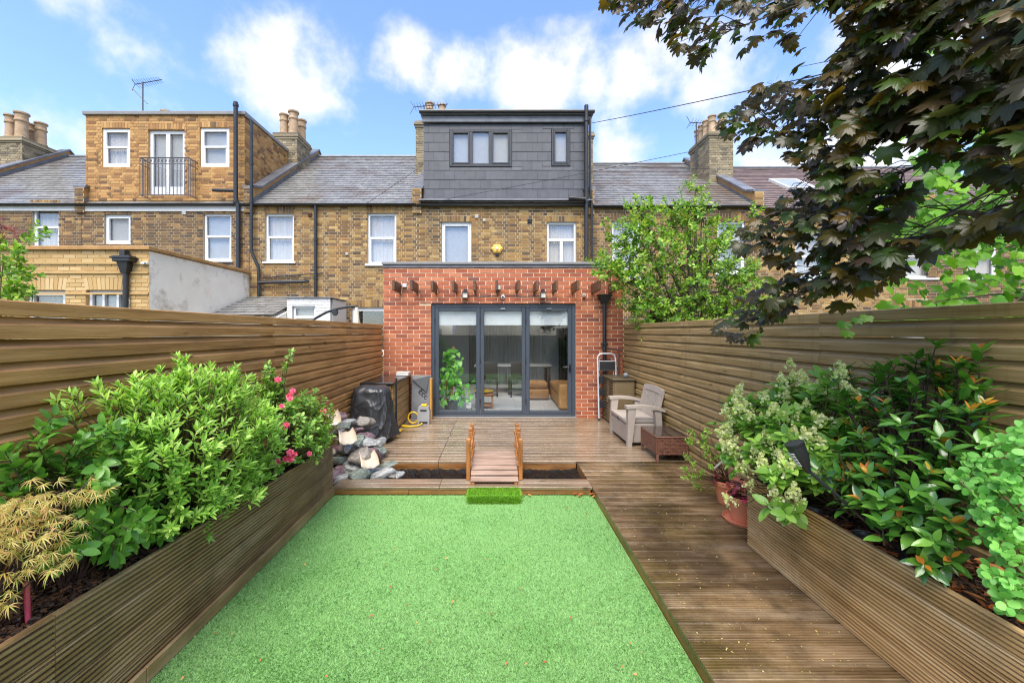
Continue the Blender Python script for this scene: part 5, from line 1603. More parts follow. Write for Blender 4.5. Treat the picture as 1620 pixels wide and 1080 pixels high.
for i, (px_, py_, Y, a, b, c, mi) in enumerate(spec):
    p = P(px_, py_, Y) + Vector((-.02, .12, -.05))
    me = SM[(mi + 4 * (i % 3)) % 12]
    o = put('stone', me, wf, p - WL[wf.name], (random.uniform(-.2, .2), random.uniform(-.25, .25), random.uniform(0, 6.28) if a / b < 1.3 else random.uniform(-.5, .5)), (a * .85, b * .85, c * .9))
# stones buried below that carry the pile
for i in range(26):
    x = random.uniform(-2.02, -1.25); yv = random.uniform(4.5, 5.5)
    if x > -1.5 and yv > 5.0: x -= .4
    zt_ = .15 + .42 * max(0, min(1, (-1.25 - x) / .5)) * .8
    o = put('stone', SM[i % 12], wf, Vector((x, yv, random.uniform(.0, zt_))) - WL[wf.name], (random.uniform(-.3, .3), random.uniform(-.3, .3), random.uniform(0, 6.28)), (random.uniform(.12, .18), random.uniform(.10, .15), random.uniform(.07, .11)))
M['resin'] = pm('cream_resin_spillway', [rgb(180, 164, 142), rgb(206, 192, 170)], rough=.4, scale=6, dirt=[(rgb(160, 136, 108), 6, .5, .8, .4)])
M['water'] = glassmat('falling_water_film', (.97, .985, 1, 1), base=.02, rough=.05)
def spill(pa, pb, w, i):
    """a cream trough from pa (back, upper) to pb (front lip), with a sheet of water off the lip"""
    b = Vector(pb)
    a = b + Vector((-.10, .19, .035))
    d = b - a
    f = Vector((d.x, d.y, 0)).normalized()
    s = Vector((-f.y, f.x, 0))
    n, k = 10, 8
    vs, fs = [], []
    for layer in (0, 1):
        for j in range(n + 1):
            t = j / n
            c = a.lerp(b, t)
            c.z -= .03 * t * t
            for q in range(k + 1):
                u = q / k * 2 - 1
                z = .05 * abs(u) ** 3 * (1 - .3 * t) - .05 * max(0, t - .75) ** 1.5 * 4 - .018 * layer + .006 * math.sin(q * 2.0 + j * .7)
                p = c + s * (u * w * .8 * (.85 + .15 * t)) + Vector((0, 0, z))
                vs.append(p)
    st_ = (n + 1) * (k + 1)
    for layer in (0, 1):
        for j in range(n):
            for q in range(k):
                e = layer * st_ + j * (k + 1) + q
                fs.append((e, e + 1, e + k + 2, e + k + 1) if layer == 0 else (e, e + k + 1, e + k + 2, e + 1))
    for q in range(k):
        e = n * (k + 1) + q
        fs.append((e, e + 1, e + st_ + 1, e + st_))
    for j in range(n):
        for q0 in (0, k):
            e = j * (k + 1) + q0
            fs.append((e, e + k + 1, e + k + 1 + st_, e + st_))
    MB().add(vs, fs).build('spillway', M['resin'], wf, smooth=True, world=True)
    vs, fs = [], []
    for j in range(10):
        t = j / 9
        c = b + f * (.008 + .04 * t ** .5) - Vector((0, 0, .03 + .10 * t * t + .02 * t))
        for q in range(13):
            u = q / 12 * 2 - 1
            vs.append(c + s * (u * w * .8) + f * (.003 * math.sin(q * .7 + j * .4)))
    for j in range(9):
        for q in range(12):
            e = j * 13 + q
            fs.append((e, e + 1, e + 14, e + 13))
    MB().add(vs, fs).build('water_sheet', M['water'], wf, smooth=True, world=True)
spill(P(516, 646, 4.86), P(526, 664, 4.62), .12, 0)
spill(P(536, 671, 4.86), P(551, 694, 4.58), .12, 1)
spill(P(566, 702, 4.80), P(586, 732, 4.50), .125, 2)

# ------------------------------------------------------------------ covered barbecue
M['cover'] = plain('black_barbecue_cover_fabric', rgb(54, 55, 57), rough=.34, bump=.12, bscale=14)
bq = thing('covered_barbecue', 'barbecue under a creased black cover by the left fence', 'barbecue', (-1.83, 5.98, DK))
def cover():
    H = .82
    nr_, nk = 60, 170
    vs, fs = [], []
    for j in range(nr_ + 1):
        t = j / nr_
        if t < .74:
            z = .07 + (H - .16) * (t / .74)
            u = t / .74
            rx, ry = .335 - .075 * u ** .9, .28 - .06 * u
            k = 1
        else:
            a = (t - .74) / .26 * math.pi / 2
            z = H - .09 + .09 * math.sin(a)
            k = math.cos(a) ** .62
            rx, ry = .26 * k, .22 * k
            u = 1
        for q in range(nk):
            an = 2 * math.pi * q / nk
            c, s = math.cos(an), math.sin(an)
            e = .7
            x = rx * math.copysign(abs(c) ** e, c)
            y = ry * math.copysign(abs(s) ** e, s)
            p = Vector((x, y, z))
            low = max(0, 1 - u)
            fold = mnoise.noise(Vector((an * 2.6, z * .8, 3))) * .065 * (.3 + low) + .016 * low * abs(math.sin(an * 5 + 2 * mnoise.noise(Vector((an, z * 2, 1))))) + abs(mnoise.noise(Vector((an * 3.5 + z * 1.5, z * 2.2, 9)))) * .03 * (.3 + low)
            fold += .022 * abs(mnoise.noise(Vector((x * 7, y * 7, z * 5 + x * 6)))) - .012
            for (fa, fz, am) in ((1.6, 2.2, .026), (3.0, 4.0, .014), (5.5, 7.0, .008)):
                rg = 1 - abs(mnoise.noise(Vector((an * fa + z * 2.5 * math.sin(an * 2), z * fz, fa)))) * 2.2
                fold += am * max(0, rg) ** 4 * (.5 + .5 * low) - am * .25
            d = Vector((x, y, 0)).normalized() if Vector((x, y, 0)).length > 1e-4 else Vector((0, 0, 0))
            p += d * fold
            if j == 0: p.z += .035 * mnoise.noise(Vector((an * 1.3, 0, 5)))
            if t > .74: p.z += .018 * mnoise.noise(Vector((x * 5, y * 5, 2))) - .02 * x
            vs.append(p)
    for j in range(nr_):
        for q in range(nk):
            fs.append((j * nk + q, j * nk + (q + 1) % nk, (j + 1) * nk + (q + 1) % nk, (j + 1) * nk + q))
    return MB().add(vs, fs)
cover().build('cover', M['cover'], bq, smooth=True)
for a, b in ((-.22, -.17), (.22, -.17), (-.22, .17), (.22, .17)):
    MB().tube([(a, b, .10), (a, b, .035)], .012, 8).build('leg', M['black_plastic'], bq)
    o = MB().lathe([(.001, -.012), (.03, -.012), (.033, 0), (.03, .012), (.001, .012)], (0, 0, 0), 14, caps=False).build('castor', M['lamp_grey'], bq, auto=40)
    o.location = (a, b, .034); o.rotation_euler = (0, R(90), 0)
for zz in (.0, .03): pass
MB().bbox(.30, .325, .19, .215, .05, .90, .004).build('side_post', M['black_plastic'], bq)

# ------------------------------------------------------------------ timber storage bench
M['box_wood'] = pm('mossy_brown_box_board', [rgb(124, 98, 58), rgb(158, 126, 80), rgb(180, 150, 104)], rough=.5, scale=5, stretch=(2, .5, 6), var=.12, dirt=[(rgb(60, 46, 30), 6, .55, .75, .6)], bump=.2, bscale=20, bstretch=(2, .4, 10))
sb = thing('storage_chest', 'timber clad storage chest with a wet black top against the red brick wall', 'chest', (-1.845, 6.92, DK))
for r in range(6):
    z0 = .02 + r * .126
    me_h = .118
    MB().bbox(.215, .238, -.60, .62, z0, z0 + me_h, .006).build('side_board', M['box_wood'], sb)
    MB().bbox(-.24, .213, -.625, -.603, z0, z0 + me_h, .006).build('front_board', M['box_wood'], sb)
for a, b in ((.19, -.57), (.19, .59), (-.21, -.57), (-.21, .59)):
    MB().bbox(a - .025, a + .022, b - .025, b + .025, 0, .772, .004).build('post', M['box_wood'], sb)
MB().bbox(.240, .262, .57, .625, .0, .772, .004).build('corner_post', M['black_plastic'], sb)
MB().bbox(-.255, .27, -.66, .645, .775, .818, .008).build('lid', plain('black_worktop', rgb(38, 37, 38), rough=.16, dirt=[(rgb(110, 84, 60), 3, .56, .8, .4)]), sb)
wb = thing('pale_box', 'flat pale cardboard box lying on the black chest top', 'box', (PX(638, 7.3), 7.3, DK + .8185))
MB().bbox(-.11, .11, -.09, .09, 0, .045, .006).build('body', M['white'], wb)
MB().bbox(-.113, .113, -.093, .093, .0452, .062, .006).build('lid', plain('cream_card', rgb(214, 206, 190), .8), wb)

# grey folded panel with lettering, standing between chest and door
M['grey_sheet'] = plain('grey_woven_sheet', rgb(112, 114, 116), rough=.5, bump=.1, bscale=60)
gp = thing('folded_panel', 'grey folded panel with black lettering leaning beside the door frame', 'panel', (PX(665, 7.36), 7.38, DK))
pw, ph = .34, .80
vs, fs = [], []
for layer in (0, 1):
    for j in range(11):
        for i in range(9):
            vs.append((-pw / 2 + pw * i / 8, .006 * mnoise.noise(Vector((i * .5, j * .5, layer))) + .012 * layer + .10 * (j / 10), ph * j / 10))
for j in range(10):
    for i in range(8):
        a = j * 9 + i
        fs += [(a, a + 1, a + 10, a + 9), (a + 99, a + 108, a + 109, a + 100)]
for i in range(8): fs += [(90 + i, 91 + i, 190 + i, 189 + i), (i, 99 + i, 100 + i, i + 1)]
for j in range(10): fs += [(j * 9, j * 9 + 9, j * 9 + 108, j * 9 + 99), (j * 9 + 8, j * 9 + 107, j * 9 + 116, j * 9 + 17)]
MB().add(vs, fs).build('sheet', M['grey_sheet'], gp, smooth=False)
# dark flap hanging over the front
vs = [(-pw / 2 - .01, .095, ph), (pw / 2 - .02, .095, ph - .01), (.10, .02, ph - .30), (-pw / 2 + .02, .05, ph - .08)]
vs += [(v[0], v[1] - .008, v[2] + .004) for v in vs]
MB().add(vs, [(0, 1, 2, 3), (7, 6, 5, 4), (0, 4, 5, 1), (1, 5, 6, 2), (2, 6, 7, 3), (3, 7, 4, 0)]).build('flap', plain('charcoal_flap', rgb(62, 64, 66), .5), gp)
cu = bpy.data.curves.new('lettering', 'FONT')
cu.body = 'Ecofl'
cu.size = .15
cu.extrude = .0008
tmp = bpy.data.objects.new('lettering_tmp', cu)
C.objects.link(tmp)
dg = bpy.context.evaluated_depsgraph_get()
tme = bpy.data.meshes.new_from_object(tmp.evaluated_get(dg))
bpy.data.objects.remove(tmp)
tme.materials.append(plain('black_print', rgb(16, 16, 16), .6))
o = link(bpy.data.objects.new('lettering', tme), gp)
o.rotation_euler = (R(90 - 7), R(48), 0)
o.location = (-.06, .045, ph - .29)
MB().bbox(pw / 2 + .004, pw / 2 + .03, .0, .14, .0, ph - .05, .003).build('yellow_board', plain('yellow_board_edge', rgb(206, 150, 56), .6), gp)

# grey and yellow hose unit
hu = thing('hose_unit', 'grey hose unit with a yellow handle standing by the door frame', 'hose unit', (PX(671, 7.05), 7.05, DK))
M['unit_grey'] = plain('light_grey_plastic', rgb(150, 152, 154), .4)
M['yellow'] = plain('yellow_hose_plastic', rgb(226, 186, 36), .35)
pr = [(-.10, .0), (.10, 0), (.105, .22), (.085, .31), (-.085, .31), (-.105, .22)]
m = MB()
ring = [(x * .55, z) for x, z in ((-.09, .265), (.09, .265), (.09, .285), (-.09, .285))]
m.prism(pr, 'y', -.07, .07)
m.build('body', M['unit_grey'], hu)
MB().bbox(-.055, .055, -.076, -.0705, .235, .262, .004).build('grip_hole', M['black_plastic'], hu)
MB().bbox(-.07, .07, -.075, -.0705, .02, .055, .004).build('vent', M['black_plastic'], hu)
MB().bbox(-.05, .05, -.05, .05, .311, .345, .01, 2).build('handle', M['yellow'], hu)
ho = thing('hose', 'yellow hose coiled and trailing on the deck by the grey hose unit', 'hose', (PX(655, 7.0), 7.0, DK))
pts = []
for i in range(60):
    a = i / 59 * 2 * math.pi * 1.6 + 1.0
    pts.append((-.02 + .085 * math.cos(a), .02 + .012 * i / 59, .115 + .095 * math.sin(a)))
MB().tube(pts, .013, 8).build('coil', M['yellow'], ho, auto=50)
pts = [(.15, -.06, .04), (.13, -.12, .022), (.08, -.19, .018), (.0, -.22, .018), (-.08, -.22, .018), (-.16, -.18, .018)]
MB().tube(pts, [.011, .011, .012, .016, .022, .024], 10).build('lance', M['yellow'], ho, auto=50)
tag(MB().tube([(PX(630, 6.35), 6.34, DK + .031), (PX(634, 6.5), 6.42, DK + .03), (PX(637, 6.6), 6.55, DK + .022)], [.03, .028, .016], 10).build('hose_nozzle', M['yellow'], auto=50), 'yellow hose nozzle lying at the foot of the covered barbecue', 'nozzle')

# ------------------------------------------------------------------ right side: ladder, scooter, cabinet, chair, table
M['steel'] = plain('brushed_aluminium', rgb(214, 216, 218), .32, .35)
M['rubber'] = plain('black_tread_rubber', rgb(34, 35, 37), .6)
ld = thing('step_ladder', 'folded silver step ladder with black treads leaning on the red brick wall', 'ladder', (PX(961, 7.4), 7.36, DK))
hw = .165
H = 1.20
loop = [(-hw, 0, .01), (-hw, .10, H - .10)] + [(-hw + .09 - .09 * math.cos(a), .105, H - .09 + .09 * math.sin(a)) for a in [k * math.pi / 12 for k in range(1, 7)]]
loop += [(-x, y, z) for x, y, z in reversed(loop)]
MB().tube(loop, .016, 8).build('front_frame', M['steel'], ld, auto=50)
for s in (-1, 1):
    MB().tube([(s * (hw - .03), .06, .01), (s * (hw - .03), .135, H - .22)], .011, 8).build('rear_leg', M['steel'], ld, auto=50)
    MB().bbox(s * hw - .02, s * hw + .02, -.018, .02, 0, .03, .004).build('foot', M['rubber'], ld)
for k, z in enumerate((.22, .44, .66)):
    y0 = .10 * z / H
    MB().bbox(-hw + .015, hw - .015, y0 - .016, y0 + .022, z, z + .13, .006).build('tread', M['rubber'], ld)
z = .90
MB().bbox(-hw + .012, hw - .012, .055, .075, z - .01, z + .17, .006).build('top_frame', M['steel'], ld)
MB().bbox(-hw + .022, hw - .022, .049, .0545, z, z + .16, .004).build('top_tread', M['rubber'], ld)
sct = thing('scooter', 'dark push scooter with a T handlebar behind the slatted cabinet', 'scooter', (2.28, 7.5, DK))
zs = PZ(553, 7.5) - DK
MB().tube([(0, -.02, .10), (.0, .0, zs)], .016, 8).build('stem', plain('red_brown_tube', rgb(96, 56, 44), .4), sct)
MB().tube([(-.30, .02, zs + .03), (.0, 0, zs), (.06, -.02, zs - .015)], .013, 8).build('handlebar', M['black_plastic'], sct)
MB().bbox(-.05, .05, -.55, -.05, .07, .095, .01).build('deck', M['black_plastic'], sct)
for yv in (-.52, .02):
    o = MB().lathe([(.02, -.014), (.048, -.014), (.052, 0), (.048, .014), (.02, .014)], (0, 0, 0), 16).build('wheel', M['rubber'], sct, auto=40)
    o.location = (0, yv, .053); o.rotation_euler = (0, R(90), 0)
M['cab'] = plain('khaki_resin', rgb(112, 96, 68), .55, bump=.08, bscale=50)
cb = thing('garden_cabinet', 'khaki slatted plastic cabinet beside the step ladder', 'cabinet', (2.175, 7.16, DK))
cx0, cx1, cy0, cy1, ch_ = -.185, .18, -.32, .32, .80
MB().bbox(cx0 + .02, cx1, cy0, cy1, .02, ch_ - .03, .008).build('body', M['cab'], cb)
MB().bbox(cx0 + .06, cx1 - .03, cy0 - .006, cy0 - .0005, .08, ch_ - .10, .004).build('side_panel', M['cab'], cb)
for dr in (0, 1):
    ya, yb = (cy0 + .005, -.004) if dr == 0 else (.004, cy1 - .005)
    d = MB()
    d.bbox(cx0, cx0 + .0195, ya, ya + .035, .03, ch_ - .04, .003)
    d.bbox(cx0, cx0 + .0195, yb - .035, yb, .03, ch_ - .04, .003)
    d.bbox(cx0, cx0 + .0195, ya + .035, yb - .035, .03, .06, .003)
    d.bbox(cx0, cx0 + .0195, ya + .035, yb - .035, ch_ - .07, ch_ - .04, .003)
    dd = d.build('door', M['cab'], cb)
    n = 13
    for i in range(n):
        z = .075 + (ch_ - .16) * i / n
        MB().obox((cx0 + .008, (ya + yb) / 2, z + .02), (.008, yb - ya - .07, .05), (0, -.45, 0)).build('slat', M['cab'], dd)
    MB().bbox(cx0 - .018, cx0 - .001, (yb - .03 if dr == 0 else ya + .005), (yb - .005 if dr == 0 else ya + .03), .36, .46, .004).build('handle', M['cab'], dd)
MB().bbox(cx0 - .02, cx1 + .015, cy0 - .025, cy1 + .02, ch_ - .028, ch_ + .012, .012, 2).build('lid', plain('dark_khaki_lid', rgb(84, 74, 54), .5, dirt=[(rgb(90, 100, 50), 7, .55, .7, .6)]), cb)
bl = thing('ball', 'small grey ball on the khaki cabinet', 'ball', (PX(990, 6.95), 6.95, DK + .8125))
bb_ = MB().lathe([(.001, 0)] + [(.045 * math.sin(a), .045 - .045 * math.cos(a)) for a in [math.pi * k / 14 for k in range(1, 14)]] + [(.001, .09)], (0, 0, 0), 20, caps=False)
bb_.build('shell', plain('grey_ball_rubber', rgb(128, 134, 138), .4), bl, smooth=True)
MB().lathe([(.0455, .040), (.0462, .045), (.0455, .050)], (0, 0, 0), 20, caps=False).build('seam', plain('ball_seam', rgb(80, 84, 88), .5), bl, smooth=True)

# armchair facing -x
M['taupe'] = plain('taupe_resin', rgb(166, 156, 146), .5, bump=.06, bscale=60, dirt=[(rgb(120, 110, 98), 4, .55, .75, .3)])
ac_ = thing('armchair', 'taupe resin storage armchair with slatted back against the right fence', 'armchair', (2.10, 6.06, DK))
# local: x from -0.27 (front) to 0.26 (back); y from -.45 to .45
fx, bx_, hw = -.265, .15, .455
def legp(y, s):
    # front leg: tapered, leaning
    MB().add([(fx - .005, y - .035, 0), (fx + .055, y - .035, 0), (fx + .055, y + .035, 0), (fx - .005, y + .035, 0), (fx + .005, y - .045, .555), (fx + .12, y - .045, .555), (fx + .12, y + .045, .555), (fx + .005, y + .045, .555)],
             [(0, 3, 2, 1), (4, 5, 6, 7), (0, 1, 5, 4), (1, 2, 6, 5), (2, 3, 7, 6), (3, 0, 4, 7)]).build('leg', M['taupe'], ac_)
    MB().add([(bx_ + .02, y - .03, 0), (bx_ + .09, y - .03, 0), (bx_ + .09, y + .03, 0), (bx_ + .02, y + .03, 0), (bx_ - .04, y - .04, .50), (bx_ + .05, y - .04, .50), (bx_ + .05, y + .04, .50), (bx_ - .04, y + .04, .50)],
             [(0, 3, 2, 1), (4, 5, 6, 7), (0, 1, 5, 4), (1, 2, 6, 5), (2, 3, 7, 6), (3, 0, 4, 7)]).build('leg', M['taupe'], ac_)
    pts = [(fx - .02 + (bx_ + .10 - fx + .02) * t, .557 + .045 * math.sin(math.pi * (t * .75 + .10)) - .05 * t) for t in [i / 10 for i in range(11)]]
    MB().prism(pts + [(x, z - .04) for x, z in reversed(pts)], 'y', y - .055, y + .055).build('armrest', M['taupe'], ac_)
for s in (-1, 1): legp(s * .41, s)
bx = MB().bbox(fx + .02, bx_ + .06, -.365, .365, .035, .31, .01)
bx.build('storage_box', M['taupe'], ac_)
MB().bbox(fx + .008, fx + .0195, -.35, .35, .05, .285, .006).build('front_panel', M['taupe'], ac_)
for s in (-1, 1): MB().bbox(fx + .10, bx_ + .02, s * .3655 if s > 0 else -.376, .376 if s > 0 else -.3655, .05, .29, .004).build('side_panel', M['taupe'], ac_)
MB().bbox(fx - .005, bx_ + .03, -.366, .366, .314, .37, .014, 2).build('seat', M['taupe'], ac_, auto=40)
MB().bbox(fx - .012, fx + .0, -.03, .03, .315, .335, .004).build('seat_catch', M['rubber'], ac_)
# backrest: frame and slats, leaning back, bowed top
lean = R(14)
def BK(y, z, d=0.0):
    return (bx_ + .005 + d * math.cos(lean) + (z - .36) * math.sin(lean), y, .36 + (z - .36) * math.cos(lean))
def bar(y0, y1, z0, z1, d0=0, d1=.035, bow=0.0, name='back_frame'):
    n = 10
    vs, fs = [], []
    for i in range(n + 1):
        y = y0 + (y1 - y0) * i / n
        bw = bow * (1 - (2 * i / n - 1) ** 2)
        for (z, d) in ((z0 + bw * .4, d0), (z1 + bw, d0), (z1 + bw, d1), (z0 + bw * .4, d1)):
            vs.append(BK(y, z, d))
    for i in range(n):
        for k in range(4): fs.append((i * 4 + k, i * 4 + (k + 1) % 4, (i + 1) * 4 + (k + 1) % 4, (i + 1) * 4 + k))
    fs += [(3, 2, 1, 0), (n * 4, n * 4 + 1, n * 4 + 2, n * 4 + 3)]
    return MB().add(vs, fs).build(name, M['taupe'], ac_)
bar(-.36, .36, .72, .79, bow=.03)
bar(-.36, .36, .36, .42)
bar(-.36, -.30, .4205, .7195)
bar(.30, .36, .4205, .7195)
for i in range(11):
    y = -.275 + .55 * i / 10
    bar(y - .016, y + .016, .4205, .735, .006, .028, name='back_slat')

# wicker table
M['wicker'] = pm('red_brown_wicker', [rgb(96, 64, 52), rgb(136, 96, 78)], rough=.45, scale=20, var=.2, palette=[rgb(104, 66, 54), rgb(140, 96, 76), rgb(118, 78, 62)], pmix=.5)
wt = thing('wicker_table', 'low red-brown wicker table with a glass top beside the armchair', 'table', (2.175, 5.24, DK))
tx, ty, th_ = .20, .275, .31
MB().box(-tx + .012, tx - .012, -ty + .012, ty - .012, .09, th_ - .012).build('core', plain('wicker_core', rgb(60, 32, 26), .8), wt)
wv = {}
def weave(name, side):
    """woven strands: horizontal bands running over and under uprights"""
    m = MB()
    rows, L = 12, (2 * ty if side in ('l', 'r') else 2 * tx)
    n = int(L / .03)
    rh = (th_ - .012 - .09) / rows
    for r in range(rows):
        for i in range(n):
            a0, a1 = -L / 2 + L * i / n, -L / 2 + L * (i + 1) / n
            ov = .007 if (i + r) % 2 else .002
            z0, z1 = .09 + r * rh + .001, .09 + (r + 1) * rh - .001
            def pt(a, d, z):
                return {'l': (-tx + .012 - d, a, z), 'r': (tx - .012 + d, a, z), 'n': (a, -ty + .012 - d, z), 'f': (a, ty - .012 + d, z)}[side]
            am = (a0 + a1) / 2
            m.add([pt(a0, .003, z0), pt(am, ov, z0), pt(a1, .003, z0), pt(a0, .003, z1), pt(am, ov, z1), pt(a1, .003, z1)], [(0, 1, 4, 3), (1, 2, 5, 4)])
    o = m.build(name, M['wicker'], wt)
    tag(o, kind='stuff')
for s in 'lrnf': weave('weave', s)
for a in (-1, 1):
    for b in (-1, 1):
        MB().bbox(a * (tx - .018) - .014, a * (tx - .018) + .014, b * (ty - .018) - .014, b * (ty - .018) + .014, 0, .0895, .004).build('leg', M['wicker'], wt)
m = MB()
for (a, b, c, d) in ((-tx, tx, -ty, -ty + .03), (-tx, tx, ty - .03, ty), (-tx, -tx + .03, -ty + .03, ty - .03), (tx - .03, tx, -ty + .03, ty - .03)):
    m.bbox(a, b, c, d, th_ - .011, th_ + .004, .005)
m.build('rim', M['wicker'], wt)
MB().bbox(-tx + .004, tx - .004, -ty + .004, ty - .004, th_ + .0045, th_ + .0105, .002).build('glass_top', plain('smoked_wet_glass', rgb(72, 60, 54), rough=.06, spec=.8), wt)

# ------------------------------------------------------------------ pots
def pot(name, lab, x, y, r, h, saucer):
    t = thing(name, lab, 'plant pot', (x, y, DK))
    z0 = .0
    if saucer:
        MB().lathe([(r * .9, 0), (r * 1.12, .004), (r * 1.2, .03), (r * 1.17, .032), (r * 1.08, .012), (.01, .010)], (0, 0, 0), 28).build('saucer', M['terracotta'], t, auto=40)
        z0 = .0125
    MB().lathe([(r * .70, z0), (r * .93, z0 + h * .80), (r * 1.0, z0 + h * .81), (r * 1.02, z0 + h * .99), (r * .99, z0 + h), (r * .93, z0 + h), (r * .91, z0 + h * .86), (.01, z0 + h * .86)], (0, 0, 0), 32, caps=False).build('pot', M['terracotta'], t, auto=40)
    MB().lathe([(r * .915, z0 + h * .865), (r * .5, z0 + h * .885), (.005, z0 + h * .89)], (0, 0, 0), 20, caps=False).build('soil', M['soil'], t)
    return t
pot('plant_pot', 'terracotta pot on a saucer at the near end of the boardwalk planter', 2.10, 3.42, .135, .21, True)
pot('plant_pot', 'terracotta pot half hidden behind the potted purple heuchera', 2.19, 3.80, .13, .21, False)

# ------------------------------------------------------------------ solar torch, spotlights, stake
tl = thing('solar_torch', 'leaning black solar torch light in the right planter', 'lamp', (2.06, 1.95, .575))
# axis from the soil up to the head
A = Vector((0, 0, -.04)); Bt = P(1277, 742, 2.10) - WL[tl.name]; Ct = P(1256, 700, 2.12) - WL[tl.name]
axis = (Ct - Bt).normalized()
MB().tube([A, Bt], .009, 8).build('pole', M['black_plastic'], tl)
rotm = axis.to_track_quat('Z', 'Y').to_matrix().to_4x4()
hd = MB().lathe([(.010, -.02), (.016, 0), (.030, .04), (.040, .09), (.043, .13)], (0, 0, 0), 18)
o = hd.build('lamp_head', M['black_plastic'], tl, auto=50); o.matrix_local = Matrix.Translation(Bt) @ rotm
MB().lathe([(.044, .128), (.046, .133), (.046, .145), (.001, .147)], (0, 0, 0), 18).build('solar_cap', M['black_plastic'], tl, auto=40).matrix_local = Matrix.Translation(Bt) @ rotm
for i in range(9):
    m = MB()
    z = .03 + .009 * i
    r = .030 + .013 * min(1, (z - .03) / .06)
    m.tube([(r * 1.04 * math.cos(a), r * 1.04 * math.sin(a), z) for a in [R(-140 + 10 * k) for k in range(11)]], .0022, 5)
    m.build('louvre_slot', M['lamp_glass'], tl).matrix_local = Matrix.Translation(Bt) @ rotm
def spot(lab, px_, py_, Y):
    p = P(px_, py_, Y)
    t = thing('solar_spotlight', lab, 'lamp', (p.x, p.y, p.z - .04), 0, 'solar spotlights in the right planter')
    o = MB().lathe([(.03, 0), (.045, .015), (.05, .03), (.045, .036)], (0, 0, 0), 20).build('housing', M['black_plastic'], t, auto=40); o.rotation_euler = (R(-25), R(20), 0)
    o = MB().lathe([(.044, .0365), (.036, .042), (.001, .046)], (0, 0, 0), 20).build('lens', M['steel'], t, auto=40); o.rotation_euler = (R(-25), R(20), 0)
    MB().tube([(0, 0, .0), (0, 0, -.06)], .008, 6).build('spike', M['black_plastic'], t)
spot('round solar spotlight on the mulch under the glossy shrub', 1366, 842, 2.16)
spot('round solar spotlight at the planter edge under the hydrangea', 1290, 806, 2.46)
sk_ = thing('garden_stake', 'short pink garden stake at the near corner of the left planter', 'stake', (PX(47, 1.55), 1.55, .50))
MB().tube([(0, 0, -.03), (-.012, 0, PZ(925, 1.55) - .50)], .009, 10).build('rod', plain('pink_plastic_rod', rgb(206, 84, 104), .4), sk_, auto=50)
MB().tube([(-.0122, 0, PZ(925, 1.55) - .50 + .0005), (-.0124, 0, PZ(925, 1.55) - .50 + .008)], .0105, 10).build('cap', plain('pale_pink_cap', rgb(220, 130, 130), .4), sk_)
pt_ = thing('plant_tag', 'white plant tag hooked on the twiggy pot plant', 'tag', P(1136, 735, 3.7))
MB().obox((0, 0, 0), (.10, .003, .016), (0, -.7, 0)).build('strip', M['white'], pt_)
MB().obox((.035, -.004, .03), (.012, .006, .02), (0, -.7, 0)).build('clip', M['white'], pt_)

# ================================================================== PLANTS
def leaf_simple(w, fold=.10, droop=.14, shape='lance', wave=0.0):
    """leaf from the origin along +y (length 1), its upper face to +z"""
    ys = [0, .16, .38, .62, .84, 1.0]
    ws = {'lance': [.05, .62, 1.0, .88, .46, .0], 'oval': [.10, .78, 1.0, .92, .58, .0], 'round': [.25, .90, 1.0, .98, .70, .0], 'obov': [.06, .42, .78, 1.0, .74, .0]}[shape]
    vs, fs = [], []
    for i, (y, k) in enumerate(zip(ys, ws)):
        z = -droop * y * y
        vs.append((0, y, z))
        if 0 < i < len(ys) - 1:
            vs.append((-w * k, y, z + fold * w * k * 2 + wave * math.sin(i * 2.2)))
            vs.append((w * k, y, z + fold * w * k * 2 - wave * math.sin(i * 2.6)))
    # vertex layout: 0 base; then triples; last tip
    mid = [0, 1, 4, 7, 10, 13]
    L_ = [None, 2, 5, 8, 11, None]
    R_ = [None, 3, 6, 9, 12, None]
    fs += [(0, 1, 2), (0, 3, 1)]
    for i in range(1, 4):
        fs += [(mid[i], mid[i + 1], L_[i + 1], L_[i]), (mid[i], R_[i], R_[i + 1], mid[i + 1])]
    fs += [(mid[4], 13, L_[4]), (mid[4], R_[4], 13)]
    return np.array(vs), fs
def leaf_maple(seed=0, deep=.42, droop=.22):
    rs = random.Random(seed)
    half = [(0, 1.0), (6, .86), (11, .90), (16, .74), (22, .60), (30, .78), (35, .80), (41, 1.0), (45, .88), (51, .92), (57, .74), (67, .60), (80, .74), (88, .70), (96, .90), (105, .68), (120, .60), (134, .52), (160, .2)]
    pts = []
    for a, r in half: pts.append((a, r * rs.uniform(.95, 1.05)))
    full = [(a, r) for a, r in pts] + [(-a, r * rs.uniform(.95, 1.05)) for a, r in reversed(pts[1:])]
    vs = [(0, .34, 0)]
    inner = []
    cup = rs.uniform(.05, .16)
    for a, r in full:
        x, y = r * .62 * math.sin(R(a)) * 1.02, .34 + r * .66 * math.cos(R(a))
        d = math.hypot(x, y - .34)
        z = -droop * d * d * 1.5 + cup * (abs(math.sin(R(a * 4.6))) * .16) - abs(x) * cup
        vs.append((x, y, z))
        lobe = max(math.cos(R((abs(a) - c_) * 180 / 44)) if abs(abs(a) - c_) < 22 else -1 for c_ in (0, 41, 92))
        inner.append((x * .5, .34 + (y - .34) * .5, z * .3 + .035 * lobe))
    n = len(full)
    vs += inner
    fs = [(0, 1 + n + (i + 1) % n, 1 + n + i) for i in range(n)] + [(1 + n + i, 1 + n + (i + 1) % n, 1 + (i + 1) % n, 1 + i) for i in range(n)]
    n *= 2
    vs.append((-.012, 0.02, .02)); vs.append((.012, .02, .02)); vs.append((.0, -.35, .06))
    fs.append((n + 1, n + 2, n + 3))
    return np.array(vs), fs
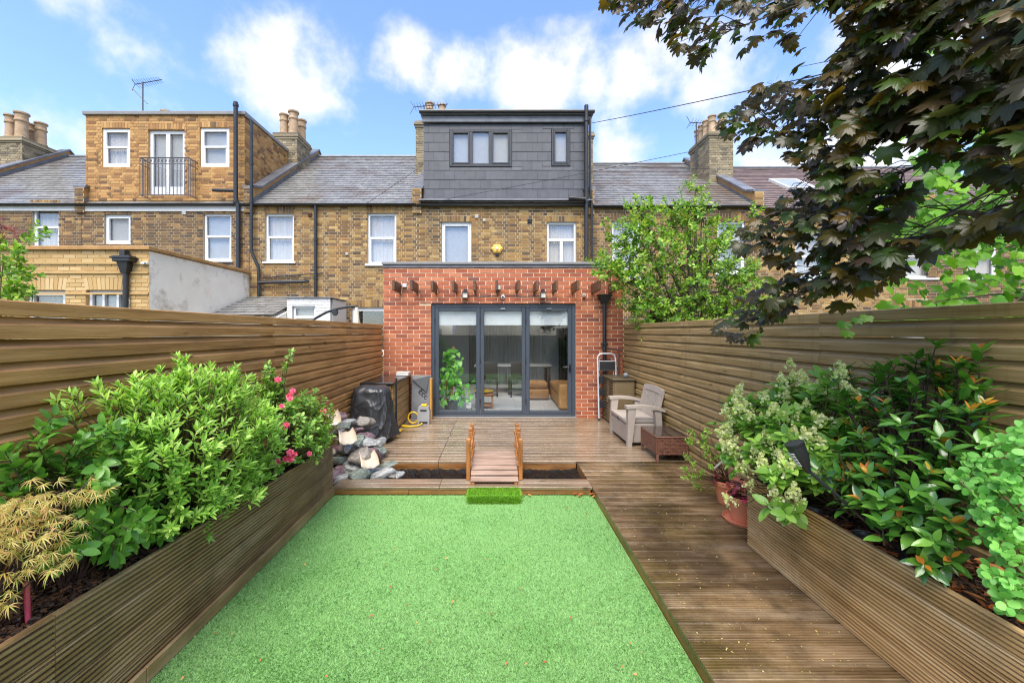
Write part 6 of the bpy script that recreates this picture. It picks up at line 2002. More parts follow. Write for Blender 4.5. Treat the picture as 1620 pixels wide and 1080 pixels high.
def leaf_vine(seed=0):
    rs = random.Random(seed)
    half = [(0, .92), (14, .72), (24, .62), (36, .74), (48, .80), (60, .62), (74, .58), (92, .57), (112, .58), (140, .42), (165, .2)]
    full = half + [(-a, r) for a, r in reversed(half[1:])]
    vs = [(0, .38, .02)]
    for a, r in full:
        r *= rs.uniform(.93, 1.07)
        x, y = r * .66 * math.sin(R(a)), .38 + r * .62 * math.cos(R(a))
        vs.append((x, y, -.25 * (x * x + (y - .38) ** 2) - .1 * abs(x) + rs.uniform(-.02, .02)))
    n = len(full)
    return np.array(vs), [(0, 1 + (i + 1) % n, 1 + i) for i in range(n)]
def leaf_lace(seed=0):
    rs = random.Random(seed)
    vs, fs = [], []
    for a in (-110, -80, -52, -25, 0, 25, 52, 80, 110):
        a += rs.uniform(-7, 7)
        L_ = (1.0 - abs(a) / 240) * rs.uniform(.75, 1.15)
        w = .036
        d = np.array([math.sin(R(a)), math.cos(R(a)), 0]); s = np.array([d[1], -d[0], 0])
        k = len(vs)
        for t, ww, z in ((0, .3, 0), (.35, 1.0, .0), (.7, .8, -.12), (1.0, 0, -.38)):
            c = d * L_ * t + np.array([0, 0, z])
            vs.append(c - s * w * ww); vs.append(c + s * w * ww)
        fs += [(k, k + 2, k + 3, k + 1), (k + 2, k + 4, k + 5, k + 3), (k + 4, k + 6, k + 7, k + 5)]
    return np.array(vs), fs
def leaf_heart(w=.42):
    vs = [(0, 0, 0), (0, .3, -.01), (0, .65, -.06), (0, 1, -.18), (-w * .75, -.08, .03), (-w, .22, .05), (-w * .62, .62, .0), (w * .75, -.08, .03), (w, .22, .05), (w * .62, .62, .0)]
    return np.array(vs), [(0, 1, 5, 4), (1, 2, 6, 5), (2, 3, 6), (0, 7, 8, 1), (1, 8, 9, 2), (2, 9, 3)]

def unit(v, ax=-1): return v / np.maximum(np.linalg.norm(v, axis=ax, keepdims=True), 1e-9)
def scatter(parent, name, mat, tmpl, Pn, Dn, Un, Sn, n_ind=0, stuff_name=None, smooth=True, jitter=True):
    """leaves at Pn (world), growing along Dn, upper side to Un, length Sn; the n_ind that show largest are objects of their own"""
    Pn, Dn, Un, Sn = np.asarray(Pn, float), unit(np.asarray(Dn, float)), np.asarray(Un, float), np.asarray(Sn, float)
    X = np.cross(Dn, Un)
    X = unit(X)
    Z = np.cross(X, Dn)
    off = np.array(WL[parent.name])
    n = len(Pn)
    kinds = rng.integers(0, len(tmpl), n)
    size = Sn / np.maximum(Pn[:, 1], .3)
    order = np.argsort(-size)
    ind = order[:n_ind]
    rest = order[n_ind:]
    mes = []
    if n_ind:
        for tv, tf in tmpl:
            me = bpy.data.meshes.new(name)
            me.from_pydata([tuple(v) for v in tv], [], tf)
            if smooth: me.polygons.foreach_set('use_smooth', [True] * len(me.polygons))
            me.materials.append(mat)
            mes.append(me)
        for i in ind:
            o = bpy.data.objects.new(name, mes[kinds[i]])
            C.objects.link(o)
            o.parent = parent
            m3 = np.stack([X[i], Dn[i], Z[i]], 1) * Sn[i]
            mm = Matrix([[m3[0][0], m3[0][1], m3[0][2], Pn[i][0] - off[0]], [m3[1][0], m3[1][1], m3[1][2], Pn[i][1] - off[1]], [m3[2][0], m3[2][1], m3[2][2], Pn[i][2] - off[2]], [0, 0, 0, 1]])
            o.matrix_local = mm
            WL[o.name] = Vector(Pn[i])
    if len(rest) == 0: return
    V, LI, LS, LT = [], [], [], []
    base = 0
    nl = 0
    for k, (tv, tf) in enumerate(tmpl):
        idx = rest[kinds[rest] == k]
        if len(idx) == 0: continue
        Rm = np.stack([X[idx], Dn[idx], Z[idx]], 2) * Sn[idx][:, None, None]
        pv = np.einsum('nij,mj->nmi', Rm, tv) + (Pn[idx] - off)[:, None, :]
        m = len(tv)
        V.append(pv.reshape(-1, 3))
        st = base + np.arange(len(idx)) * m
        flat = np.concatenate([np.array(f) for f in tf])
        lens = np.array([len(f) for f in tf])
        LI.append((st[:, None] + flat[None]).reshape(-1))
        s0 = np.concatenate([[0], np.cumsum(lens)[:-1]])
        LS.append((nl + (np.arange(len(idx)) * len(flat))[:, None] + s0[None]).reshape(-1))
        nl += len(idx) * len(flat)
        base += m * len(idx)
    V, LI, LS = np.concatenate(V), np.concatenate(LI), np.concatenate(LS)
    me = bpy.data.meshes.new(stuff_name or name + 's')
    me.vertices.add(len(V)); me.vertices.foreach_set('co', V.reshape(-1))
    me.loops.add(len(LI)); me.loops.foreach_set('vertex_index', LI.astype(np.int32))
    me.polygons.add(len(LS)); me.polygons.foreach_set('loop_start', LS.astype(np.int32))
    me.update(calc_edges=True)
    if smooth: me.polygons.foreach_set('use_smooth', [True] * len(me.polygons))
    me.materials.append(mat)
    o = link(bpy.data.objects.new(stuff_name or name + 's', me), parent)
    return tag(o, kind='stuff')

def rnd3(n, s=1.0): return rng.normal(0, s, (n, 3))
def shoot_leaves(Ps, Ds, Ls, per, ll, spread=55, up_bias=.35, t0=.1, whorl=0, lj=.25, droop=0.0, pairs=False):
    """leaves set round each shoot (start, direction, length)"""
    oP, oD, oU, oS = [], [], [], []
    for p, d, L_ in zip(Ps, Ds, Ls):
        d = unit(d)
        a = np.cross(d, [0.31, .77, .2]); a = unit(a); b = np.cross(d, a)
        ph = rng.uniform(0, 6.28)
        ts = np.concatenate([np.linspace(t0, .97, per), np.full(whorl, 1.0)])
        for i, t in enumerate(ts):
            ph += 2.4 if not pairs else (math.pi if i % 2 else math.pi / 2 + .2)
            if t >= 1.0: ph += 6.28 / max(1, whorl) - 2.4
            sp = R(spread * (1.0 - .35 * t) * rng.uniform(.75, 1.25))
            r = a * math.cos(ph) + b * math.sin(ph)
            ld = d * math.cos(sp) + r * math.sin(sp) + np.array([0, 0, -droop])
            uu = d * 1.0 - r * .25 + np.array([0, 0, up_bias]) + rng.normal(0, .15, 3)
            oP.append(p + d * L_ * t + r * .002); oD.append(ld); oU.append(uu); oS.append(ll * rng.uniform(1 - lj, 1 + lj) * (1.0 if t < .9 else .8))
    return np.array(oP), np.array(oD), np.array(oU), np.array(oS)
def ell_points(n, c, r, zmin=-.3, shell=.55, pw=.6):
    """points in an uneven mound"""
    out = []
    while len(out) < n:
        v = unit(rng.normal(0, 1, 3))
        if v[2] < zmin: continue
        k = rng.uniform(shell, 1.0) ** pw
        lump = 1 + .28 * mnoise.noise(Vector(v * 1.9) + Vector(c) * 3.1)
        out.append((v, np.array(c) + v * np.array(r) * k * lump))
    return np.array([o[0] for o in out]), np.array([o[1] for o in out])
M['twig'] = plain('brown_green_stem', rgb(92, 84, 48), .7, var=.15)
M['twig_d'] = plain('dark_brown_twig', rgb(64, 46, 38), .7, var=.15)
M['bark_t'] = pm('grey_brown_bark', [rgb(70, 60, 52), rgb(110, 98, 86)], rough=.9, scale=6, stretch=(6, 6, 1), bump=.6, bscale=20, bstretch=(6, 6, 1))
def stems(parent, roots, Ps, Ds, Ls, mat, r=.003, name='stems', bend=.4):
    m = MB()
    for i, (p, d, L_) in enumerate(zip(Ps, Ds, Ls)):
        q = Vector(roots[i % len(roots)]) if not callable(roots) else Vector(roots(p))
        p = Vector(p); d = Vector(d).normalized()
        c1 = q.lerp(p, .5) + Vector((0, 0, .25 * (p - q).length * bend))
        pts = [q, q * .49 + c1 * .42 + p * .09, q * .2 + c1 * .4 + p * .4, p, p + d * L_ * .98]
        m.tube(pts, [r * 1.8, r * 1.5, r * 1.2, r, r * .5], 5, caps=False)
    return tag(m.build(name, mat, parent, world=True), kind='stuff')

LT = {'slim': [leaf_simple(.135, .14, d, 'lance') for d in (.02, .12, .26)] + [leaf_simple(.16, .12, .1, 'obov')], 'lance': [leaf_simple(.17, .12, d, 'lance') for d in (.05, .18, .30)], 'oval': [leaf_simple(.27, .10, d, 'oval', .01) for d in (.08, .2, .32)],
      'round': [leaf_simple(.40, .06, d, 'round') for d in (.05, .15)], 'obov': [leaf_simple(.24, .12, d, 'obov') for d in (.05, .2)], 'big': [leaf_simple(.205, .13, d, 'lance', .008) for d in (.06, .16, .28)],
      'maple': [leaf_maple(s, droop=d) for s, d in ((1, .15), (2, .28), (3, .42), (4, .22))], 'vine': [leaf_vine(s) for s in range(3)], 'lace': [leaf_lace(s) for s in range(3)], 'heart': [leaf_heart()]}

# ------------------------------------------------------------------ 1 big light green shrub, left bed
G_light = leafmat('fresh_green_leaf', [rgb(98, 144, 60), rgb(128, 176, 82), rgb(156, 200, 106), rgb(114, 162, 70), rgb(182, 218, 134)], .42, .32)
s1 = thing('shrub', 'big mounded light green shrub in the left planter', 'shrub', (-1.88, 2.55, .50))
vv, pp_ = ell_points(520, (-1.80, 2.42, .92), (.34, .60, .50), zmin=-.55)
# taller crest and lobes, as in the photograph
for (px_, py_, Y, k) in ((300, 585, 2.45, 16), (250, 600, 2.3, 12), (355, 600, 2.6, 12), (205, 610, 2.1, 9), (150, 625, 2.0, 6), (318, 800, 2.4, 10), (265, 800, 2.2, 8), (380, 760, 2.6, 10)):
    c = np.array(P(px_, py_ + 18, Y))
    q = c + rnd3(k, .055)
    vv = np.concatenate([vv, unit(q - np.array([-1.85, 2.5, .8]))]); pp_ = np.concatenate([pp_, q])
dd = unit(vv * np.array([.8, .5, .7]) + np.array([0, 0, .75]) + rnd3(len(vv), .18))
LL = rng.uniform(.07, .13, len(vv))
pp_[:, 0] = np.maximum(pp_[:, 0], FXL + .05)
a = shoot_leaves(pp_ - dd * LL[:, None] * .6, dd, LL, 12, .054, spread=54, whorl=4)
a[0][:, 0] = np.maximum(a[0][:, 0], FXL + .03)
scatter(s1, 'leaf', G_light, LT['slim'], *a, n_ind=300, stuff_name='foliage')
stems(s1, [(-1.9 + random.uniform(-.06, .06), 2.5 + random.uniform(-.2, .2), .5) for _ in range(14)], pp_ - dd * LL[:, None] * .6, dd, LL, M['twig'])

# ------------------------------------------------------------------ 2 trailing dark shrub behind the acer
G_dark = leafmat('deep_green_oval_leaf', [rgb(62, 108, 44), rgb(82, 134, 56), rgb(104, 154, 72), rgb(70, 120, 50)], .32, .25)
s2 = thing('shrub', 'darker trailing honeysuckle shrub between the ochre maple and the light shrub', 'shrub', (-1.95, 1.85, .55))
P2, D2, L2 = [], [], []
for (px_, py_, Y, dx, dz, L_) in ((85, 800, 1.8, -.3, .9, .26), (72, 690, 1.75, .1, 1, .16), (25, 745, 1.62, -.4, .9, .16), (120, 720, 1.8, .3, .8, .2), (160, 700, 1.9, .4, .6, .2), (200, 690, 2.0, .5, .6, .22), (215, 730, 2.0, .6, .3, .2), (170, 760, 1.85, .6, .3, .2), (215, 800, 1.95, .8, -.1, .2), (180, 830, 1.8, .9, -.1, .22), (140, 850, 1.7, .8, -.2, .2),
                                (190, 865, 1.8, .7, -.3, .14), (230, 770, 2.1, .6, .1, .2), (150, 800, 1.9, .6, .2, .2), (100, 760, 1.8, .3, .5, .2), (60, 750, 1.72, 0, .8, .18), (20, 790, 1.6, -.1, .6, .16), (240, 840, 2.05, .8, -.3, .14), (110, 870, 1.62, .6, 0, .16)):
    for k in range(4):
        P2.append(np.array(P(px_, py_, Y)) + rng.normal(0, .028, 3)); D2.append(np.array([dx + rng.normal(0, .25), rng.normal(0, .4), dz + rng.normal(0, .2)])); L2.append(L_ * rng.uniform(.6, 1.0))
P2 = np.array(P2); D2 = unit(np.array(D2)); P2[:, 0] = np.maximum(P2[:, 0], FXL + .05)
a = shoot_leaves(P2 - D2 * .08, D2, L2, 8, .062, spread=65, pairs=True, whorl=2)
a[0][:, 0] = np.maximum(a[0][:, 0], FXL + .03)
scatter(s2, 'leaf', G_dark, LT['oval'], *a, n_ind=250, stuff_name='foliage')
stems(s2, [(-1.95 + random.uniform(-.04, .1), 1.85 + random.uniform(-.15, .15), .55) for _ in range(8)], P2 - D2 * .08, D2, L2, M['twig_d'])

# ------------------------------------------------------------------ 3 ochre laceleaf maple
G_lace = leafmat('ochre_laceleaf', [rgb(168, 150, 84), rgb(186, 166, 112), rgb(140, 156, 76), rgb(186, 148, 112), rgb(108, 138, 58), rgb(196, 178, 134), rgb(122, 148, 66)], .5, .35)
s3 = thing('japanese_maple', 'cascading laceleaf maple with ochre leaves at the left edge', 'small tree', (-1.88, 1.42, .55))
P3, D3 = [], []
for (px_, py_, Y, rx, rz_, n) in ((60, 795, 1.55, .14, .025, 34), (20, 800, 1.5, .1, .03, 20), (60, 835, 1.5, .13, .022, 28), (20, 845, 1.45, .1, .03, 18), (75, 880, 1.48, .10, .022, 26), (5, 872, 1.42, .06, .02, 10), (-8, 950, 1.36, .03, .02, 8), (-40, 820, 1.5, .08, .04, 20), (118, 785, 1.62, .04, .02, 12)):
    c = np.array(P(px_, py_, Y))
    n = int(n * 1.25)
    q = c + rng.normal(0, 1, (n, 3)) * np.array([rx * .5, .06, rz_])
    q[:, 2] -= .5 * ((q[:, 0] - c[0]) ** 2) * 2
    P3.append(q); D3.append(unit(np.stack([rng.normal(.45, .5, n), rng.normal(-.35, .5, n), rng.normal(-.45, .25, n)], 1)))
P3 = np.concatenate(P3); D3 = np.concatenate(D3); P3[:, 0] = np.maximum(P3[:, 0], FXL + .04)
U3 = np.array([0, -.2, 1.0]) + rnd3(len(P3), .25)
scatter(s3, 'leaf', G_lace, LT['lace'], P3, D3, U3, rng.uniform(.036, .058, len(P3)), n_ind=300, stuff_name='foliage', smooth=False)
idx = rng.integers(0, len(P3), 70)
stems(s3, [(-1.88, 1.45, .55)], P3[idx] - D3[idx] * .02, D3[idx], np.full(70, .02), M['twig_d'], r=.0025, bend=.9)
MB().tube([(-1.88, 1.42, .53), (-1.87, 1.44, .7), (-1.84, 1.46, .86), (-1.80, 1.5, .95)], [.02, .017, .012, .008], 8).build('trunk', M['bark_t'], s3, world=True)

# ------------------------------------------------------------------ 4 pink rose bush and golden box
G_rose = leafmat('rose_leaf', [rgb(82, 126, 50), rgb(112, 158, 72), rgb(144, 186, 102), rgb(96, 140, 58)], .38, .3)
s4 = thing('rose_bush', 'rose bush with pink flowers near the far end of the left planter', 'rose bush', (-1.9, 3.55, .5))
vv, pp_ = ell_points(250, (-1.76, 3.42, .80), (.30, .54, .36), zmin=-.6)
for (px_, py_, Y, k) in ((430, 605, 3.3, 14), (425, 625, 3.25, 14), (440, 590, 3.3, 5), (450, 640, 3.4, 12), (480, 645, 3.7, 12)):
    q = np.array(P(px_, py_, Y)) + rnd3(k, .05)
    vv = np.concatenate([vv, unit(q - np.array([-1.85, 3.5, .7]))]); pp_ = np.concatenate([pp_, q])
pp_[:, 0] = np.maximum(pp_[:, 0], FXL + .05)
dd = unit(vv * np.array([.8, .6, .7]) + np.array([0, 0, .5]) + rnd3(len(vv), .3)); LL = rng.uniform(.06, .11, len(vv))
a = shoot_leaves(pp_ - dd * LL[:, None] * .6, dd, LL, 10, .042, spread=70, whorl=3)
scatter(s4, 'leaf', G_rose, LT['oval'], *a, n_ind=150, stuff_name='foliage')
stems(s4, [(-1.9 + random.uniform(-.1, .1), 3.5 + random.uniform(-.2, .2), .48) for _ in range(10)], pp_ - dd * LL[:, None] * .6, dd, LL, M['twig'])
M['rose'] = pm('pink_rose_petal', [rgb(216, 60, 96)], palette=[rgb(206, 44, 80), rgb(226, 84, 120), rgb(236, 120, 150), rgb(214, 56, 84)], rough=.5, transl=.2, var=.1)
def flower(parent, name, c, r, face, mat):
    m = MB()
    face = Vector(face).normalized()
    a = face.orthogonal().normalized(); b = face.cross(a)
    for ring, (n, rr, h) in enumerate(((6, 1.0, .05), (5, .7, .28), (4, .4, .45))):
        for k in range(n):
            an = 2 * math.pi * (k + .5 * ring) / n
            d = a * math.cos(an) + b * math.sin(an)
            s = face.cross(d)
            base = Vector(c) + face * (h * r * .3)
            m.add([base, base + d * r * rr * .6 - s * r * rr * .45 + face * r * h * .9, base + d * r * rr + face * r * h, base + d * r * rr * .6 + s * r * rr * .45 + face * r * h * .9], [(0, 1, 2, 3)])
    return m.build(name, mat, parent, world=True)
for (px_, py_, Y) in ((438, 599, 3.2), (461, 617, 3.3), (456, 625, 3.3), (457, 630, 3.28), (444, 640, 3.2), (469, 656, 3.3), (509, 648, 3.75), (448, 671, 3.15), (452, 669, 3.15), (435, 661, 3.15), (403, 692, 2.98), (419, 686, 3.0), (416, 698, 2.98), (421, 690, 3.0), (456, 720, 3.12), (464, 715, 3.15), (457, 712, 3.12), (450, 722, 3.1), (487, 714, 3.3), (437, 726, 3.05), (458, 722, 3.12)):
    p = P(px_, py_, Y)
    p.x = max(p.x, FXL + .06)
    flower(s4, 'flower', p + Vector((.04, -.06, 0)), random.uniform(.022, .033), (.5 + random.uniform(-.3, .3), -.8, .5), M['rose'])
G_gold = leafmat('golden_green_leaf', [rgb(120, 128, 40), rgb(150, 150, 58), rgb(98, 120, 40), rgb(168, 150, 62), rgb(80, 112, 44)], .4, .3)
s5 = thing('shrub', 'small yellow-green box shrub at the far end of the left planter', 'shrub', (-1.82, 3.98, .5))
vv, pp_ = ell_points(130, (-1.78, 3.92, .70), (.20, .27, .24), zmin=-.5)
q = np.array(P(515, 665, 3.95)) + rnd3(12, .04); vv = np.concatenate([vv, unit(rnd3(12) + np.array([0, 0, 1.5]))]); pp_ = np.concatenate([pp_, q])
pp_[:, 0] = np.maximum(pp_[:, 0], FXL + .05)
dd = unit(vv + np.array([0, 0, .6]) + rnd3(len(vv), .2)); LL = rng.uniform(.05, .09, len(vv))
a = shoot_leaves(pp_ - dd * LL[:, None] * .6, dd, LL, 12, .028, spread=60, whorl=3)
scatter(s5, 'leaf', G_gold, LT['obov'], *a, n_ind=0, stuff_name='foliage')
stems(s5, [(-1.82 + random.uniform(-.06, .06), 3.95 + random.uniform(-.1, .1), .48) for _ in range(6)], pp_ - dd * LL[:, None] * .6, dd, LL, M['twig'])

# ------------------------------------------------------------------ 5 hydrangea
G_hyd = leafmat('hydrangea_leaf', [rgb(82, 128, 52), rgb(108, 158, 66), rgb(136, 180, 86), rgb(92, 142, 58), rgb(152, 194, 100)], .36, .28)
s6 = thing('hydrangea', 'hydrangea with cream green flower heads at the far end of the right planter', 'hydrangea', (2.12, 2.78, .57))
vv, pp_ = ell_points(150, (2.06, 2.70, .95), (.30, .42, .36), zmin=-.55)
hyd = [(1250, 590, 2.75), (1225, 625, 2.75), (1195, 620, 2.85), (1160, 628, 2.95), (1180, 640, 2.85), (1150, 690, 2.9), (1160, 705, 2.8), (1185, 655, 2.75), (1215, 650, 2.65), (1240, 655, 2.6), (1265, 640, 2.6), (1285, 610, 2.55), (1210, 685, 2.65), (1240, 690, 2.55), (1175, 735, 2.75), (1200, 730, 2.6), (1225, 735, 2.5), (1250, 720, 2.45), (1280, 745, 2.4), (1215, 775, 2.5), (1250, 780, 2.42), (1300, 660, 2.45), (1270, 690, 2.45), (1195, 700, 2.7), (1160, 660, 2.9), (1300, 700, 2.4), (1175, 760, 2.75), (1230, 605, 2.75), (1315, 590, 2.45), (1335, 615, 2.4)]
for (px_, py_, Y) in hyd:
    q = np.array(P(px_, py_ + 22, Y)) + rnd3(3, .025)
    vv = np.concatenate([vv, unit(q - np.array([2.1, 2.75, .72]))]); pp_ = np.concatenate([pp_, q])
pp_[:, 0] = np.minimum(pp_[:, 0], FXR - .05)
dd = unit(vv * .8 + np.array([-.1, 0, .65]) + rnd3(len(vv), .2)); LL = rng.uniform(.08, .14, len(vv))
a = shoot_leaves(pp_ - dd * LL[:, None] * .7, dd, LL, 5, .088, spread=72, pairs=True, whorl=3, droop=.12)
a[0][:, 0] = np.minimum(a[0][:, 0], FXR - .03)
ok_ = ~((CX + a[0][:, 0] / a[0][:, 1] * F < 1215) & (CY + (EYE - a[0][:, 2]) / a[0][:, 1] * F > 745))      # keeps clear of the pots
a = tuple(q_[ok_] for q_ in a)
scatter(s6, 'leaf', G_hyd, LT['oval'], *a, n_ind=300, stuff_name='foliage')
stems(s6, [(2.12 + random.uniform(-.06, .06), 2.75 + random.uniform(-.2, .2), .57) for _ in range(10)], pp_ - dd * LL[:, None] * .7, dd, LL, M['twig'])
M['panicle'] = pm('cream_green_floret', [rgb(200, 208, 140)], palette=[rgb(214, 220, 140), rgb(228, 228, 172), rgb(236, 234, 200), rgb(198, 212, 116)], rough=.7, transl=.3, var=.1)
pan_t = []
for s in range(3):
    m = MB()
    rs = random.Random(40 + s)
    for k in range(90):
        t = rs.random() ** .8
        r = .42 * (1 - t) ** .7 * rs.uniform(.5, 1.0)
        an = rs.uniform(0, 6.28)
        c = Vector((r * math.cos(an), t, r * math.sin(an)))
        u = Vector((rs.uniform(-1, 1), rs.uniform(-.6, 1), rs.uniform(-1, 1))).normalized()
        v = u.orthogonal().normalized() * .092
        w = u.cross(v)
        m.add([c - v, c - w, c + v, c + w], [(0, 1, 2, 3)])
    pan_t.append((np.array(m.v), m.f))
fp, fd, fs_ = [], [], []
for (px_, py_, Y) in hyd + [(p_[0] + random.uniform(-22, 22), p_[1] + random.uniform(-18, 25), p_[2] + .05) for p_ in hyd + hyd[:14]]:
    fp.append(np.array(P(px_, py_ + 10, Y)) + np.array([0, -.05, 0])); fd.append(np.array([rng.normal(-.15, .4), rng.normal(-.25, .35), 1])); fs_.append(rng.uniform(.085, .13))
scatter(s6, 'flower_head', M['panicle'], pan_t, fp, fd, np.tile([0, -1, .1], (len(fp), 1)), fs_, n_ind=90, smooth=False)

# ------------------------------------------------------------------ 6 glossy evergreen with orange new leaves
G_glossy = leafmat('glossy_dark_leaf', [rgb(44, 88, 34), rgb(60, 110, 42), rgb(82, 134, 56), rgb(52, 98, 38), rgb(102, 150, 68)], .2, .1, .65)
G_orange = leafmat('orange_new_leaf', [rgb(206, 128, 44), rgb(222, 160, 76), rgb(190, 150, 60), rgb(214, 120, 80), rgb(170, 160, 60)], .35, .35)
s7 = thing('shrub', 'glossy evergreen shrub with orange young leaves in the right planter', 'shrub', (2.12, 1.95, .57))
tips = [(1560, 560, 1.95), (1510, 575, 2.0), (1515, 625, 1.9), (1555, 610, 1.85), (1455, 600, 2.1), (1440, 625, 2.1), (1400, 600, 2.3), (1350, 585, 2.4), (1345, 640, 2.2), (1400, 650, 2.1), (1430, 670, 1.95), (1480, 690, 1.85), (1530, 660, 1.8), (1500, 640, 1.9), (1410, 700, 1.95), (1360, 690, 2.1), (1330, 700, 2.15), (1330, 745, 2.1), (1370, 740, 2.0), (1415, 730, 1.9), (1460, 740, 1.8), (1500, 720, 1.78), (1545, 700, 1.75), (1475, 790, 1.75), (1450, 780, 1.8), (1400, 780, 1.88), (1360, 790, 2.0), (1500, 820, 1.7), (1520, 770, 1.72), (1440, 830, 1.8), (1480, 850, 1.72), (1500, 880, 1.7), (1415, 815, 1.86), (1320, 770, 2.1), (1560, 640, 1.8), (1580, 690, 1.75), (1385, 620, 2.2), (1470, 650, 1.95), (1540, 740, 1.75), (1430, 600, 2.15), (1340, 620, 2.3), (1535, 590, 1.95)]
P7, D7, L7 = [], [], []
for (px_, py_, Y) in tips:
    for k in range(3):
        q = np.array(P(px_ + rng.normal(0, 6 + 12 * (k > 0)), py_ + rng.normal(4, 6 + 12 * (k > 0)), Y + (0 if k == 0 else rng.uniform(.02, .25))))
        P7.append(q)
        out_ = q - np.array([2.15, 1.98, .68])
        D7.append(unit(unit(out_) * .7 + np.array([0, -.1, .5]) + rng.normal(0, .2, 3)))
        L7.append(rng.uniform(.07, .12))
P7 = np.array(P7); D7 = np.array(D7); L7 = np.array(L7); P7[:, 0] = np.minimum(P7[:, 0], FXR - .06)
a = shoot_leaves(P7 - D7 * L7[:, None], D7, L7, 6, .088, spread=74, whorl=5, up_bias=.3, droop=.1)
a[0][:, 0] = np.minimum(a[0][:, 0], FXR - .03)
scatter(s7, 'leaf', G_glossy, LT['big'], *a, n_ind=300, stuff_name='foliage')
sel = rng.choice(len(P7), 46, replace=False)
a = shoot_leaves(P7[sel], D7[sel], np.full(len(sel), .02), 1, .058, spread=45, whorl=2, t0=.5)
a[0][:, 0] = np.minimum(a[0][:, 0], FXR - .03)
scatter(s7, 'young_leaf', G_orange, LT['big'], *a, n_ind=140)
stems(s7, [(2.15 + random.uniform(-.08, .05), 1.98 + random.uniform(-.2, .2), .57) for _ in range(8)], P7 - D7 * L7[:, None], D7, L7, M['twig_d'], r=.004)

# ------------------------------------------------------------------ 7 round-leaved honeysuckle at the right edge
G_round = leafmat('blue_green_round_leaf', [rgb(76, 144, 64), rgb(100, 166, 82), rgb(120, 184, 98), rgb(86, 154, 72)], .5, .3)
s8 = thing('shrub', 'arching shrub with small round green leaves at the right edge of the planter', 'shrub', (2.15, 1.5, .57))
P8, D8, L8 = [], [], []
for (px_, py_, Y) in ((1600, 700, 1.55), (1560, 715, 1.6), (1540, 730, 1.62), (1590, 740, 1.5), (1550, 760, 1.58), (1605, 780, 1.45), (1570, 800, 1.5), (1545, 800, 1.55), (1600, 830, 1.42), (1580, 860, 1.42), (1610, 880, 1.38), (1570, 890, 1.42), (1600, 920, 1.36), (1580, 930, 1.38), (1620, 740, 1.45), (1640, 800, 1.4), (1660, 720, 1.45), (1650, 880, 1.35), (1560, 850, 1.48), (1530, 770, 1.62), (1600, 965, 1.34)):
    for k in range(4):
        P8.append(np.array(P(px_ + rng.normal(0, 12), py_ + rng.normal(0, 12), Y + rng.uniform(-.03, .12)))); D8.append(unit(np.array([-.75, -.25, .08]) + rng.normal(0, .35, 3))); L8.append(rng.uniform(.10, .17))
P8 = np.array(P8); D8 = np.array(D8); L8 = np.array(L8); P8[:, 0] = np.minimum(P8[:, 0], FXR - .04)
a = shoot_leaves(P8 - D8 * L8[:, None], D8, L8, 11, .030, spread=80, pairs=True, up_bias=1.4)
a[0][:, 0] = np.minimum(a[0][:, 0], FXR - .03)
scatter(s8, 'leaf', G_round, LT['round'], *a, n_ind=300, stuff_name='foliage')
stems(s8, [(2.17 + random.uniform(-.06, .05), 1.5 + random.uniform(-.1, .1), .57) for _ in range(8)], P8 - D8 * L8[:, None], D8, L8, M['twig'], r=.002)

# fallen leaves on the right bed
G_fall = leafmat('fallen_brown_leaf', [rgb(156, 84, 44), rgb(196, 112, 60), rgb(126, 74, 46), rgb(206, 140, 90), rgb(100, 62, 46)], .5, .15)
n = 190
yv = 1 / rng.uniform(1 / 2.3, 1 / 1.25, n)
xv = rng.uniform(1.93, 2.34, n)
pz = np.full(n, .594) + rng.uniform(0, .012, n)
o = scatter(pl_r, 'fallen_leaf', G_fall, LT['big'], np.stack([xv, yv, pz], 1), np.stack([rng.normal(0, 1, n), rng.normal(0, 1, n), rng.normal(0, .12, n)], 1), np.array([0, 0, 1.0]) + rnd3(n, .3), rng.uniform(.05, .09, n), stuff_name='fallen_leaves')
# specks of leaf on the lawn and the boardwalk
n = 60
yv = 1 / rng.uniform(1 / 4.15, 1 / 1.95, n)
scatter(lawn, 'leaf_speck', G_fall, LT['oval'], np.stack([rng.uniform(-1.6, .95, n), yv, np.full(n, .026)], 1), np.stack([rng.normal(0, 1, n), rng.normal(0, 1, n), rng.normal(0, .1, n)], 1), np.array([0, 0, 1.0]) + rnd3(n, .3), rng.uniform(.008, .022, n), stuff_name='leaf_specks')
G_speck = leafmat('pale_leaf_speck', [rgb(196, 190, 150), rgb(150, 160, 100), rgb(180, 150, 110)], .6, .1)
n = 260
yv = 1 / rng.uniform(1 / 5.6, 1 / 1.9, n)
scatter(deck, 'petal_speck', G_speck, LT['oval'], np.stack([rng.uniform(1.05, 1.86, n), yv, np.full(n, DK + .003)], 1), np.stack([rng.normal(0, 1, n), rng.normal(0, 1, n), rng.normal(0, .05, n)], 1), np.array([0, 0, 1.0]) + rnd3(n, .1), rng.uniform(.004, .013, n), stuff_name='petal_specks')
n = 9
scatter(deck, 'dead_leaf', G_fall, LT['oval'], np.array([P(915, 785, 4.14)] * 3 + [P(833, 786, 4.12)] * 2 + [P(945, 800, 4.1)] * 2 + [P(938, 790, 4.15)] * 2) * np.array([1, 1, 0]) + np.stack([rng.normal(0, .04, n), rng.normal(0, .012, n), np.full(n, .03)], 1), np.stack([rng.normal(0, 1, n), rng.normal(0, .3, n), np.zeros(n)], 1), np.tile([0, 0, 1.0], (n, 1)), np.full(n, .05), n_ind=0, stuff_name='dead_leaves')

